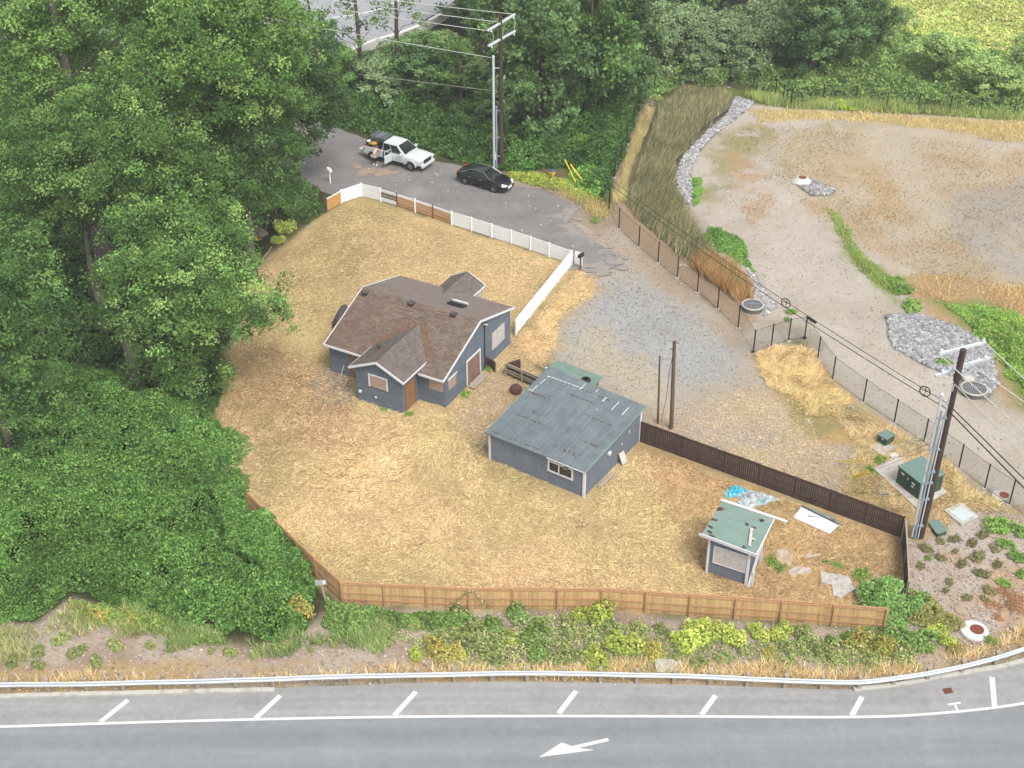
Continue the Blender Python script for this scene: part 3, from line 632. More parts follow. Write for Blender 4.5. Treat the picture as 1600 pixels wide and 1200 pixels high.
# ---------------- garage ----------------
GO = Vector((4.419, 67.1045, 0)); GA = R(56.4-90)
gar = thing('garage', 'blue grey garage with a low sloped blue green metal roof', 'garage', GO, GA)
GW, GD = 7.0, 7.05; Z00, Z10, Z01, Z11 = 2.1, 2.08, 2.6, 2.95      # front right, front left, rear right, rear left
mb = MB()
def wq(p, t): mb.slab(p, 0, n=t)
wq([(-GW, 0, -.1), (0, 0, -.1), (0, 0, Z00-.03), (-GW, 0, Z10-.03)], (0, .12, 0)); wq([(-GW, GD, -.1), (0, GD, -.1), (0, GD, Z01-.03), (-GW, GD, Z11-.03)], (0, -.12, 0))
mb.build_parts('wall', GSID, gar); mb = MB()
wq([(0, .12, -.1), (0, GD-.12, -.1), (0, GD-.12, Z01-.05), (0, .12, Z00-.03)], (-.12, 0, 0)); wq([(-GW, .12, -.1), (-GW, GD-.12, -.1), (-GW, GD-.12, Z11-.05), (-GW, .12, Z10-.03)], (.12, 0, 0))
mb.build_parts('wall', GSIDY, gar)
def gz_(x, y): u = -x/GW; v = y/GD; return (Z00*(1-u)+Z10*u)*(1-v)+(Z01*(1-u)+Z11*u)*v
mb = MB(); mb.slab([(.17, -.22, gz_(0, -.2)+.05), (.17, GD+.2, gz_(0, GD)+.05), (-GW-.2, GD+.2, gz_(-GW, GD)+.05), (-GW-.2, -.22, gz_(-GW, -.2)+.05)], .08)
mb.build('roof', GROOF, gar)
rp = MB()
def seam(x0, x1, y, z=.066, w=.05, j=14, prob=.7):
    for i in range(j):
        if random.random() < prob:
            a = x0+(x1-x0)*i/j; b = a+(x1-x0)/j*random.uniform(.3, .9); yy = y+random.uniform(-.03, .03)
            rp.beam((a, yy, gz_(a, yy)+z+.02), (b, yy, gz_(b, yy)+z+.02), w*random.uniform(.5, 1.6), .02)
seam(-6.9, -.3, 4.4, w=.07, j=22, prob=.85); seam(-6.5, -.2, 2.2, w=.07, j=22, prob=.85); seam(-5.5, -2.5, 5.6, w=.06, j=12); seam(-6.9, -4.5, 4.45, w=.1, j=10); seam(-3.5, -.2, 2.15, .068, .12, 18, .6); seam(-2.8, -.6, .9, .067, .12, 12, .6); seam(-2.2, -1.0, .7, .067, .16, 8, .6); seam(-6.9, -3, .1, w=.05)
seam(-5, -2, 6.4); seam(-5.6, -4.2, 2.9, w=.16, j=8, prob=.5)
for k in range(8): x = -5.4+k*.22; rp.beam((x, 2.75, gz_(x, 2.75)+.067), (x, 3.0, gz_(x, 3.0)+.067), .05, .006)
prop(rp.build('rust_streak', RUST, gar), kind='stuff')
tp = MB()
def strip(x0, y0, x1, y1, w=.06, broken=0):
    if not broken: tp.beam((x0, y0, gz_(x0, y0)+.075), (x1, y1, gz_(x1, y1)+.075), w, .02); return
    for i in range(broken):
        if random.random() < .75:
            a = i/broken; b = a+.8/broken
            tp.beam((x0+(x1-x0)*a, y0+(y1-y0)*a, gz_(x0+(x1-x0)*a, y0+(y1-y0)*a)+.075), (x0+(x1-x0)*b, y0+(y1-y0)*b, gz_(x0+(x1-x0)*b, y0+(y1-y0)*b)+.075), w, .02)
strip(-6.8, 4.7, -6.6, 6.4, .07, 9); strip(-6.7, 6.35, -4.0, 6.5, .07, 9); strip(-4.2, 6.3, -4.2, 7.0, .06); strip(-3.2, 6.6, -3.2, 6.95, .05); strip(-2.35, 6.1, -2.35, 6.55, .12); strip(-1.45, 5.7, -1.45, 6.6, .06); strip(-.65, 5.6, -.65, 6.5, .07)
strip(-7.1, 4.6, -6.7, 4.6, .07); strip(-2.3, 5.2, -2.22, 5.2, .07)
tp.build_parts('patch_strip', TAPE, gar)
tl = MB(); tl.beam((.19, -.2, gz_(0, -.2)+.0), (.19, GD+.18, gz_(0, GD)+.0), .03, .10); tl.beam((-GW-.21, -.2, gz_(-GW, -.2)), (-GW-.21, GD*.66, gz_(-GW, GD*.66)), .03, .1)
tl.build_parts('roof_edge', mat('roof_edge_green', c8(150,180,168), .5, .1, 4), gar)
t = MB(); t.box((.0, -.04, 1.0), (.16, .06, 2.14)); t.box((.02, .06, 1.0), (.05, .14, 2.14)); t.box((-GW+.02, -.04, 1.0), (.13, .06, 2.1)); t.box((.03, GD-.08, 1.25), (.05, .16, 2.5))
t.beam((-2.6, -.24, 2.06), (.16, -.24, 2.06), .03, .07); t.build_parts('trim', WTRIM, gar)
wn_ = MB().box((-1.69, -.02, 1.38), (1.6, .06, .66)).build('window', GLASSD, gar)
f = MB()
for c, d in (((-1.69, -.05, 1.76), (1.85, .06, .12)), ((-1.69, -.05, 1.0), (1.85, .06, .12)), ((-2.55, -.05, 1.38), (.12, .062, .64)), ((-.83, -.05, 1.38), (.12, .062, .64)), ((-1.8, -.05, 1.38), (.08, .062, .64))): f.box(c, d)
f.build('frame', WTRIM, wn_)
MB().tube([(-1.2, -.05, 1.68), (-1.2, -.3, 1.75)], .05, 6).lathe((-1.2, -.3, 1.72), [(.1, 0), (.16, .16), (.05, .22)], 10).build('wall_light', DARKV, gar)
MB().box((.08, 2.9, 1.55), (.14, .3, .16)).box((.02, 5.5, 1.6), (.04, .06, .2)).box((.02, 4.6, 1.2), (.04, .06, .12)).build_parts('wall_box', WTRIM, gar)
aw = MB(); A = [(-7.55, 7.35, 2.62), (-7.6, 9.0, 2.4), (-4.05, 9.15, 2.25), (-3.95, 7.35, 2.45)]; aw.slab(A, .03)
aw.build('awning', AROOF, gar)
MB().beam((-7.5, 7.3, 2.75), (-3.6, 7.3, 2.62), .12, .1).build('awning_board', WTRIM, gar)
mb = MB()
for x in (-7.3, -4.3): mb.box((x, 8.8, 1.15), (.09, .09, 2.3))
mb.build_parts('awning_post', WEATH, gar)
o_ = MB().lathe((0, 0, 0), [(.17, 0), (.3, .02), (.33, .09), (.3, .16), (.17, .18), (.17, .0)], 18).build('tyre', BLACKP, smooth=False)
o_.location = GO+Matrix.Rotation(GA, 3, 'Z')@Vector((-4.6, 7.75, 2.53)); prop(o_, 'small black tyre lying on the green awning of the garage', 'tyre')
MBG = Matrix.Rotation(GA, 3, 'Z')
def glocal(x, y, z=0): return GO+MBG@Vector((x, y, z))
for (a, b, w, lab) in (((.1, 1.6, .0), (.35, 2.9, .25), .3, 'grey plank lying in straw along the right wall of the garage'), ):
    o_ = MB().beam(glocal(.35, 1.3, .06), glocal(.45, 2.9, .18), .28, .05).build('plank', WEATH); prop(o_, lab, 'plank')
o_ = MB().beam(glocal(.45, 4.3, .02), glocal(.12, 4.35, .75), .5, .04).build('board', PLYG); prop(o_, 'small grey board leaning on the right wall of the garage', 'board')
for i, (p, q) in enumerate((((-7.2, .2, 1.5), (-8.0, -.3, .05)), ((-7.15, .6, .7), (-8.4, .6, .3)))):
    o_ = MB().beam(glocal(*p), glocal(*q), .09, .05).build('timber', WEATH); prop(o_, ['weathered timber propped steeply against the left end of the garage', 'weathered timber lying low against the left end of the garage'][i], 'timber')

# ---------------- small shed ----------------
SO = Vector((13.35, 59.06, 0)); SA = R(62.7-90)
sh = thing('shed', 'small leaning blue grey shed with green metal roof and white boards', 'shed', SO, SA)
def srf(x, y): u = -(x-.35)/3.2; v = (y+.3)/3.5; return (2.72*(1-u)+2.95*u)*(1-v)+(2.62*(1-u)+2.78*u)*v
mb = MB(); wq([(-2.45, 0, -.1), (0, 0, -.1), (0, 0, 2.6), (-2.45, 0, 2.78)], (0, .08, 0)); wq([(-2.45, 2.2, -.1), (0, 2.2, -.1), (0, 2.2, 2.5), (-2.45, 2.2, 2.6)], (0, -.08, 0)); mb.build_parts('wall', GSID, sh)
mb = MB(); wq([(0, .08, -.1), (0, 2.12, -.1), (0, 2.12, 2.5), (0, .08, 2.6)], (-.08, 0, 0)); wq([(-2.45, .08, -.1), (-2.45, 2.12, -.1), (-2.45, 2.12, 2.6), (-2.45, .08, 2.75)], (.08, 0, 0)); mb.build_parts('wall', GSIDY, sh)
MB().slab([(-2.85, -.3, srf(-2.85, -.3)), (.35, -.3, srf(.35, -.3)), (.2, 3.2, srf(.2, 3.2)), (-2.9, 3.2, srf(-2.9, 3.2))], .06).build('roof', SROOF, sh)
t = MB(); t.beam((-3.0, -.33, 2.9), (.5, -.33, 2.66), .06, .17); t.beam((.39, -.3, 2.66), (.25, 3.3, 2.56), .05, .14); t.beam((-3.0, 3.2, 2.86), (1.0, 3.3, 2.66), .16, .07); t.beam((-2.9, -.36, 3.0), (.5, -.36, 2.78), .05, .05)
t.build_parts('roof_edge', WTRIM, sh)
t = MB(); t.box((-2.42, -.06, 1.35), (.12, .1, 2.85)); t.box((-.05, -.07, 1.3), (.14, .12, 2.7)); t.box((.05, 2.1, 1.25), (.1, .1, 2.5)); t.build_parts('corner_post', WTRIM, sh)
MB().beam((.12, -.1, .05), (.32, .9, 2.6), .13, .1).box((.28, .12, .5), (.1, .1, 1.1)).build_parts('brace', WTRIM, sh)
q = MB().box((-1.15, -.03, 1.55), (1.85, .06, 1.15)).build('boarded_window', PLYG, sh)
f = MB()
for c, d in (((-1.15, -.05, 2.15), (2.0, .05, .06)), ((-1.15, -.05, .95), (2.0, .05, .06)), ((-2.1, -.05, 1.55), (.06, .052, 1.16)), ((-.2, -.05, 1.55), (.06, .052, 1.16))): f.box(c, d)
f.build('frame', WTRIM, q)
rp = MB()
for x, y, s in ((-2.7, 2.4, .25), (-2.72, 1.3, .22), (-2.6, .6, .2), (-2.55, .1, .2), (-.2, 2.7, .25), (-.4, -.1, .2), (-.5, 1.8, .15), (-1.0, 1.9, .2), (-2.3, -.15, .2)):
    for k in range(5): rp.box((x+random.uniform(-.15, .15), y+random.uniform(-.1, .1), srf(x, y)+.03), (s*random.random(), s*random.random(), .03), rot=random.random()*3)
prop(rp.build('leaf_litter', RUST, sh), kind='stuff')
o_ = MB(); p0 = SO+Matrix.Rotation(SA, 3, 'Z')@Vector((-.55, 1.6, 2.85)); p1 = SO+Matrix.Rotation(SA, 3, 'Z')@Vector((-.15, .1, 2.82)); o_.beam(p0, p1, .16, .05); o_.box(SO+Matrix.Rotation(SA, 3, 'Z')@Vector((-.2, .8, 2.80)), (.16, .3, .04), rot=.9)
prop(o_.build('board', mat('pale_board', c8(218,212,200), .8, .1, 4)), 'short pale board lying on the green roof of the small shed', 'board')

# ---------------- fences ----------------
def rail_run(t, a, b, H, posts, panelm, postm, pname='panel', post=.1, midrail=True, capm=None, over=.05, side=-1, zoff=0.0):
    pass
def picket_fence(name, label, P, H, step, panelm, postm, cat='fence', caprail=None, side=-1, railm=None):
    """board fence along ground points; panels are parts with local x along the run (for the picket texture)"""
    t = thing(name, label, cat, g(*P[0]))
    pts = [g(*q) for q in P]; first = True
    for i in range(len(pts)-1):
        a, b = pts[i], pts[i+1]; d = b-a; Ln = d.length; n_ = max(1, round(Ln/step)); rz = math.atan2(d.y, d.x); u = d/Ln
        for k in range(n_):
            s = a+u*(Ln*k/n_); e = a+u*(Ln*(k+1)/n_); w = (e-s).length; hh = H+random.uniform(-.02, .02)
            mb = MB(); x = .0
            while x < w-.02:
                ww = min(.138, w-x); mb.box((x+ww/2, 0, hh/2+random.uniform(-.008, .008)-.02), (ww-.012, .022, hh)); x += .14
            q = mb.build('panel', panelm, t); q.location = s-pts[0]; q.rotation_euler = (0, 0, rz)
            rl = MB()
            for z in (.28, H*.5, H-.12): rl.box((w/2, side*.045, z), (w, .04, .09))
            rl.box((w/2, 0, hh+.015), (w, .09, .03))
            r__ = rl.build('rail', railm or postm, q)
            if first or k > 0 or i > 0 or True:
                MB().box((0, side*.08, (H+.04)/2-.05), (.1, .1, H+.06+random.uniform(0, .04)), rot=rz).build('post', postm, t).location = s-pts[0]
    MB().box((0, side*.08, (H+.04)/2-.05), (.1, .1, H+.08), rot=rz).build('post', postm, t).location = pts[-1]-pts[0]
    return t
picket_fence('cedar_fence', 'long reddish cedar board fence between the straw yard and the planted bank', [(391,800),(440,850),(495,903),(536,941),(733,950.5),(940,951),(1076,961),(1218,970),(1380,982)], 1.5, 2.44, CEDAR, CEDP)
picket_fence('brown_fence', 'dark brown board fence running from the garage corner to the tall right utility pole', [(1001,690),(1130,737),(1240,777),(1408,840)], 1.55, 2.44, DBROWN, DBP, side=1)
picket_fence('end_fence', 'short olive brown board fence seen edge on beside the mulch bed', [(1409,843),(1412,890),(1414,940)], 1.5, 2.44, DBROWN, WEATH, side=1)
f1 = picket_fence('low_fence', 'low brown fence with pale frame beside the rear left corner of the garage', [(790,585),(815,596),(850,611)], .95, 1.5, DBROWN, WEATH, side=-1)
picket_fence('fence_stub', 'short low brown fence stub beside the house corner', [(759,573),(773,580)], .8, 1.0, DBROWN, DBP)
picket_fence('fence_return', 'short brown fence return behind the low fence near the house', [(791,584),(812,578)], .85, 1.2, DBROWN, DBP)

wf = thing('road_fence', 'low white and bare wood plank fence along the street edge of the yard', 'fence', g(511,330))
WB = [(511,331),(534,318),(565.4,307.5),(595,314.8),(621,323),(649,332),(677,341),(706,352),(737,361.5),(768.4,371.8),(799,381.5),(829,391.5),(858,402),(893,414)]
base0 = g(*WB[0])
for i in range(len(WB)-1):
    a, b = g(*WB[i]), g(*WB[i+1]); d = b-a; rz = math.atan2(d.y, d.x); w = d.length; H = 1.15
    kind = 'raw' if i == 0 else ('mix' if 3 <= i <= 6 else 'white')
    def boards(zs, m, gap, nm='panel', lab=None):
        mb = MB()
        for z in zs: mb.box((w/2, 0, z), (w-.06, .03, gap))
        q = mb.build(nm, m, wf); q.location = a-base0; q.rotation_euler = (0, 0, rz)
        if lab: q['label'] = lab
    if kind == 'white': boards([.12+.2*k for k in range(6)], WPAINT, .185)
    elif kind == 'raw': boards([.12+.2*k for k in range(5)], RAWW, .19, lab='bare orange cedar panel'); boards([1.12], WPAINT, .1, 'top_rail')
    else:
        boards([1.05]+([.15, .35] if i == 3 else []), WPAINT, .2, 'top_board')
        boards([.75, .48] if i == 3 else [.14+.235*k for k in range(4)], RAWW if i > 3 else OLDP, .15, lab='bare wood planks with gaps')
for i, q in enumerate(WB):
    m = OLDP if i in (0, 4, 6) else WPAINT; MB().box((0, 0, .6), (.12, .12, 1.3), rot=.3).build('post', m, wf).location = g(*q)-base0
ef = thing('side_fence', 'low bright white board fence between the yard and the gravel turnaround', 'fence', g(893,414))
pts = [g(893,414), g(872,440), g(850,468), g(828,495), g(806,523)]
for i in range(4):
    a, b = pts[i], pts[i+1]; d = b-a; w = d.length; mb = MB()
    for k in range(6): mb.box((w/2, 0, .12+.2*k), (w-.04, .03, .19))
    q = mb.build('panel', WPAINT, ef); q.location = a-pts[0]; q.rotation_euler = (0, 0, math.atan2(d.y, d.x))
    MB().beam((0, 0, 1.24), (w, 0, 1.24), .1, .04).build('cap', WPAINT, q)
for p in pts: MB().box((0, 0, .6), (.12, .12, 1.25), rot=.9).build('post', WPAINT, ef).location = p-pts[0]
sp = thing('fence_end', 'short white fence spur at the street corner next to the black mailbox', 'fence', g(893,414)+Vector((.15, .1, 0)))
d = g(905,416)-g(893,414); MB().beam((.1, 0, .62), (d.x, d.y, .62), .03, 1.15).build('panel', WPAINT, sp); MB().box((d.x+.05, d.y, .6), (.1, .1, 1.2)).build('post', WPAINT, sp)

# black chain link fence
m = bpy.data.materials.new('black_chain_link'); m.use_nodes = True; n = m.node_tree; L = n.links; p = n.nodes['Principled BSDF']; p.inputs['Base Color'].default_value = (.02, .02, .022, 1); p.inputs['Roughness'].default_value = .6; p.inputs['Alpha'].default_value = .17
MESHM = m
def chain(name, label, P, H=1.8, first=True):
    t = thing(name, label, 'fence', g(*P[0])); pts = [g(*q) for q in P]
    for i, q in enumerate(pts):
        MB().tube([(0, 0, -.05), (0, 0, H+.03)], .048, 6).lathe((0, 0, H+.03), [(.06, 0), (.05, .05)], 6).build('post', BLACK, t).location = q-pts[0]
        MB().lathe((0, 0, -.08), [(.2, 0), (.17, .1)], 8).build('footing', CONC, t).location = q-pts[0]
    for i in range(len(pts)-1):
        a, b = pts[i]-pts[0], pts[i+1]-pts[0]; up = Vector((0, 0, H)); lo = Vector((0, 0, .04))
        q = MB().add([a+lo, b+lo, b+up, a+up], [(0, 1, 2, 3)]).build('mesh', MESHM, t)
        MB().tube([a+lo, b+lo], .012, 4).tube([a+up, b+up], .012, 4).build_parts('tension_wire', BLACK, q)
    return t
chain('chain_link_fence', 'black chain link fence with concrete footings along the gravel track', [(951.4,327),(967,357),(998,385.5),(1028,410.4),(1058,433.5),(1089.4,456.6),(1121,482.4),(1153,512.4),(1177,550)])
chain('chain_link_gate', 'black chain link gate panel between the round grate and the golden grass', [(1177,550),(1205,541),(1232,532),(1257,528)])
chain('chain_link_fence', 'black chain link fence running behind the green transformers to the right edge', [(1257,528),(1277.5,561),(1300.6,592.7),(1348.7,628),(1397,660),(1443.5,691),(1498,731),(1538.6,762.5),(1577,788),(1625,822)])
chain('chain_link_fence', 'steep black chain link fence beside the brown cattails', [(951.4,326),(960,277.5),(970,252),(979,225),(990,197.5),(998,175),(1007,164)])
chain('chain_link_fence', 'black chain link fence in front of the willows at the top of the basin', [(1007,163),(1022,147),(1060,140),(1100,136.5),(1139,136),(1176,145),(1211,153),(1223,160),(1235,167.5)])
chain('chain_link_fence', 'straight black chain link fence along the far side of the basin', [(1235,167),(1285,160),(1336,162.5),(1384.5,172.5),(1434,174),(1483,178),(1531,182),(1583,184),(1640,188)])

# guard rail
GRP = [(-60,1083),(15,1080),(77,1079.5),(137,1079),(194,1077.5),(251,1076),(310,1075),(370,1073),(428,1071.5),(485,1069),(547,1067),(597,1066),(654,1065),(711,1064),(769,1062.5),(824,1062),(882,1062.5),(938,1063.5),(995,1065),(1053,1066),(1109,1068),(1167,1071),(1226,1073.5),(1283,1075.5),(1341,1076),(1395,1070),(1448,1062),(1502,1051),(1555,1037),(1606,1020),(1660,1000)]
gr = thing('guard_rail', 'galvanised guard rail on timber posts along the highway bank', 'guard rail', g(*GRP[0]))
gp = [g(x, y, 0)-g(*GRP[0]) for x, y in GRP]; gs = smooth([tuple(q)[:2] for q in gp], 3)
T_ = np.gradient(gs, axis=0); T_ /= np.linalg.norm(T_, axis=1, keepdims=True); NN = np.stack([T_[:, 1], -T_[:, 0]], 1)      # towards the road
prof = [(0.02, .80), (.09, .775), (.09, .715), (.03, .66), (.03, .63), (.09, .575), (.09, .515), (.02, .49)]
vs = []; fs = []
for i in range(len(gs)):
    for off, z in prof: vs.append((gs[i][0]+NN[i][0]*(off+.12), gs[i][1]+NN[i][1]*(off+.12), z))
k = len(prof)
for i in range(len(gs)-1):
    for j in range(k-1): fs.append((i*k+j, i*k+j+1, (i+1)*k+j+1, (i+1)*k+j))
ro = MB().add(vs, fs).build('rail', mat('guard_rail_steel', c8(226,234,240), .4, .05, 4, metal=.2), gr); md = ro.modifiers.new('s', 'SOLIDIFY'); md.thickness = .012
for q in gp: MB().box((0, 0, .42), (.2, .2, .98)).box((.0, -.09, .66), (.17, .12, .36)).build('post', mat('x', (0, 0, 0)) if 0 else WEATH, gr).location = q

# ---------------- utility poles and wires ----------------
rp_ = thing('utility_pole', 'tall dark utility pole with pale cross arms beside the green transformers', 'utility pole', g(1437,838))
B1 = g(1437,838); lean = Vector((.012, 0, 0)); H1 = 13.2
MB().tube([(0, 0, -.2), (.02*4, 0, 4), (.2, 0, H1)], [.25, .23, .17], 12).build('pole', POLEW, rp_)
def arm(t, base, pa, pb, Y, w=.14, name='cross_arm', mats=None):
    a = gY(*pa, Y)-base; b = gY(*pb, Y)-base; return MB().beam(a, b, w, w), a, b
def crossarm(t, base, pa, pb, z, w=.13, off=(0, 0, 0)):
    a = g(*pa, z)-Vector(base[:2]+(0,)) if isinstance(base, tuple) else g(*pa, z)-base; b = g(*pb, z)-base
    MB().beam(a+Vector(off), b+Vector(off), w, w).build('cross_arm', GALV, t); return a, b
c1 = crossarm(rp_, B1, (1467,553), (1539,535), 12.75, .15)
c2 = crossarm(rp_, B1, (1461,587.5), (1536,563), 11.6, .13)
c3 = crossarm(rp_, B1, (1497,572), (1546,559.5), 11.75, .12)
MB().tube([(-.36, -.25, 0.1), (-.36, -.2, 9.3)], .065, 8).build('conduit', GALVD, rp_); MB().tube([(-.5, -.12, 0.1), (-.5, -.12, 10.2)], .07, 8).lathe((-.5, -.12, 10.2), [(.1, 0), (.12, .15), (.03, .25)], 8).build('conduit', GALV, rp_)
MB().tube([(-.2, -.3, 0.1), (-.1, -.26, 11.3)], .04, 6).build('conduit', GALV, rp_)
for z in (1.0, 3.0, 4.2, 5.0, 6.6, 8.8): MB().box((-.26, -.22, z), (.55, .12, .08)).box((-.1, -.26, z+.05), (.14, .16, .12)).build_parts('bracket', GALVD, rp_)
for a, b, f_ in ((c1[0], c1[1], .04), (c1[0], c1[1], .96), (c2[0], c2[1], .15), (c2[0], c2[1], .3), (c2[0], c2[1], .9), (c3[0], c3[1], .85)):
    q = a+(b-a)*f_; MB().lathe(q+Vector((0, 0, .06)), [(.04, 0), (.09, .05), (.05, .1), (.09, .15), (.04, .22)], 8).build('insulator', GALV, rp_)
for x in (.05, .25): MB().tube([(c2[0]*.5+c2[1]*.5)+Vector((x, 0, -.1)), (.1, -.1, 11.2), (.0, -.2, 10.6)], .03, 5).build('jumper_wire', WIREL, rp_)
lp = thing('utility_pole', 'tall dark utility pole with two slanted pale cross arms behind the black sedan', 'utility pole', g(783,262))
B2 = g(783,262); H2 = 13.9
MB().tube([(0, 0, -.2), (0, 0, 6), (0, 0, H2)], [.22, .2, .15], 12).build('pole', POLEW, lp)
d1 = crossarm(lp, B2, (762,48), (804.5,22.5), 13.3, .15); d2 = crossarm(lp, B2, (763,72), (805,48.5), 11.9, .15)
MB().tube([(-.62, -.2, 0), (-.62, -.2, 10.3)], .11, 8).lathe((-.62, -.2, 10.3), [(.12, 0), (.12, .15), (.04, .25)], 8).build('conduit', GALV, lp); MB().tube([(-.4, -.3, 0), (-.4, -.3, 6)], .07, 8).build('conduit', GALVD, lp)
for z in (1.2, 3, 5.5, 9.4): MB().box((-.38, -.15, z), (.6, .1, .08)).build('bracket', GALVD, lp)
MB().box((-.5, -.2, 1.2), (.1, .3, .6)).build('marker_board', LABELW, lp)
for a, b in (d1, d2):
    for f_ in (.12, .45, .95):
        q = a+(b-a)*f_; MB().lathe(q+Vector((0, 0, -.3)), [(.04, 0), (.09, .05), (.05, .1), (.09, .15), (.04, .22)], 8).build('insulator', GALV, lp)
for f_ in (.15, .5, .95): MB().tube([d1[0]+(d1[1]-d1[0])*f_-Vector((0, 0, .2)), d1[0].lerp(d1[1], f_)*.5+d2[0].lerp(d2[1], f_)*.5+Vector((.12, 0, 0)), d2[0]+(d2[1]-d2[0])*f_], .025, 5).build('jumper_wire', WIREL, lp)
def wire(label, a, b, r, m, sag=.3, n=14, ext=1.0, name='power_line', group=None):
    a = Vector(a); b = Vector(b); b = a+(b-a)*ext; pts = [a.lerp(b, k/n)-Vector((0, 0, 4*sag*(k/n)*(1-k/n))) for k in range(n+1)]
    mb = MB().tube([p-a for p in pts], r, 5); o_ = mb.build(name, m); o_.location = a; return prop(o_, label, 'wire', group)
P1 = lambda v: B1+v
P2 = lambda v: B2+v
wire('outermost upper right wire leaving the far end of the right pole top arm', P1(c1[1]), g(1600,592,12.6), .034, WIREL, 0, ext=4)
wire('middle bare wire leaving the right utility pole just below its top', P1(Vector((.35, -.05, 12.55))), g(1600,628,12.4), .034, WIREL, 0, ext=4)
wire('bare wire leaving the near end of the right pole top arm', P1(c1[0]), g(1600,676,12.4), .034, WIREL, 0, ext=4)
wire('lower thin bare wire leaving the right utility pole below its arms', P1(Vector((.1, -.1, 11.0))), g(1600,712,10.9), .026, WIREL, 0, ext=4)
ca = P2(Vector((.15, -.2, zat(B2, 146)))); zc = zat(B1, 628); cb = P1(Vector((-.1, -.15, zc)))
wire('upper black cable running low over the chain link fence between the two tall poles', ca, cb, .02, WIREB, .9)
wire('lower black cable running over the chain link fence between the two tall poles', ca-Vector((0, 0, .35)), cb-Vector((0, 0, .35)), .024, WIREB, 1.0)
wire('upper black cable leaving the right pole over the gravel track', cb, g(1600,748,zc), .035, WIREB, 0, ext=4)
wire('lower black cable leaving the right pole over the gravel track', cb-Vector((0, 0, .35)), g(1600,762,zc-.35), .04, WIREB, 0, ext=4)
def coil(px, py, f_, lab):
    p = ca.lerp(cb, f_)-Vector((0, 0, .9*4*f_*(1-f_)+.1)); mb = MB()
    ring = [(0.32*math.cos(a), 0, .32*math.sin(a)) for a in [2*math.pi*k/14 for k in range(15)]]
    mb.tube(ring, .035, 5, caps=False).tube([(.0, .05, -.3), (0, .05, .3)], .02, 4).tube([(-.3, .05, 0), (.3, .05, 0)], .02, 4)
    o_ = mb.build('cable_coil', WIREB); o_.location = p; o_.rotation_euler = (0, 0, -.7); prop(o_, lab, 'cable coil')
coil(0, 0, .968, 'round black cable coil hanging next to the right utility pole'); coil(0, 0, .735, 'round black cable coil hanging over the chain link gate')
p = ca.lerp(cb, .775)-Vector((0, 0, .9*4*.775*.225+.1)); q = ca.lerp(cb, .79)-Vector((0, 0, .9*4*.79*.21+.1)); o_ = MB().tube([p-q, (0, 0, 0)], .1, 8).build('splice_case', BLACKP); o_.location = q; prop(o_, 'black splice case hanging on the cable beside the gate post', 'splice case')
for i, (s, e, zz, lab) in enumerate(((d1[0], (512,9), 13.0, 'lowest pale wire of the upper three leaving the near arm end of the far pole'), ((d1[0]+d1[1])*.5, (540,0), 13.6, 'middle pale wire of the upper three leaving the far pole'), (d1[1], (585,-6), 13.2, 'highest pale wire leaving the far arm end of the far pole'), (Vector((-.62, -.2, 10.3)), (520,44), 10.6, 'single pale wire leaving the grey conduit top of the far pole'))):
    wire(lab, P2(s), g(*e, zz), .03, WIREL, .2, ext=2.6)
wire('thin faint wire leaving the far pole at mid height', P2(Vector((-.15, 0, 7.2))), g(690,132,7.2), .012, WIREL, 0, ext=2.5)
def guy(anchor, top, lab, glab, L=2.5):
    a = g(*anchor); u = (top-a).normalized(); w_ = MB().tube([(0, 0, 0), top-a], .008, 4).build('guy_wire', WIREB); w_.location = a; prop(w_, lab, 'guy wire')
    q = MB().tube([u*.1, u*L], .045, 6).build('guy_guard', YEL); q.location = a; prop(q, glab, 'guy guard')
guy((901,288), P2(Vector((.1, 0, 13))), 'thin guy wire from the far pole down to the left yellow guard', 'left yellow guy guard in the weeds near the hydrant', 2.4)
guy((917,291), P2(Vector((.1, 0, 9))), 'thin guy wire from the far pole down to the right yellow guard', 'right yellow guy guard in the weeds near the chain link fence', 2.4)
guy((1311,722), P1(Vector((0, 0, 6.2))), 'thin guy wire from the right pole to the farther single yellow guard', 'single yellow guy guard in dry grass left of the small transformer', 2.7)
guy((1331,746), P1(Vector((0, 0, 7.2))), 'thin guy wire from the right pole to the upper yellow guard of the pair', 'upper yellow guy guard of the close pair left of the concrete pad', 1.9)
guy((1334,747), P1(Vector((0, 0, 6.8))), 'thin guy wire from the right pole to the lower yellow guard of the pair', 'lower yellow guy guard of the close pair left of the concrete pad', 1.8)
for bpx, tpx, r1, lab in (((1049,669), (1054,533), .13, 'old brown pole standing behind the brown fence, the thicker of two'), ((1028,661), (1031,556), .07, 'thin old brown post standing left of the thicker old pole')):
    b = g(*bpx); z = zat(b, tpx[1]); t = g(*tpx, z)-b; o_ = MB().tube([(0, 0, -.1), t*.5, t], [r1*1.15, r1, r1*.85], 9)
    if r1 > .1: o_.tube([t*.9, t*.9+Vector((-.25, 0, .1))], .03, 5).tube([t*.99, t+Vector((.28, 0, -.15))], .03, 5)
    o_ = o_.build('old_pole', OLDP); o_.location = b; prop(o_, lab, 'pole')
b = g(1049,669); zt = zat(b, 545); o_ = MB().tube([(-.25, -.1, zt), (-.45, -.1, zt*.7), (-.5, -.1, zt*.4), (-.75, -.1, .3)], .018, 4).build('loose_cable', WIREB); o_.location = b; prop(o_, 'loose dark cable drooping between the two old poles', 'cable')

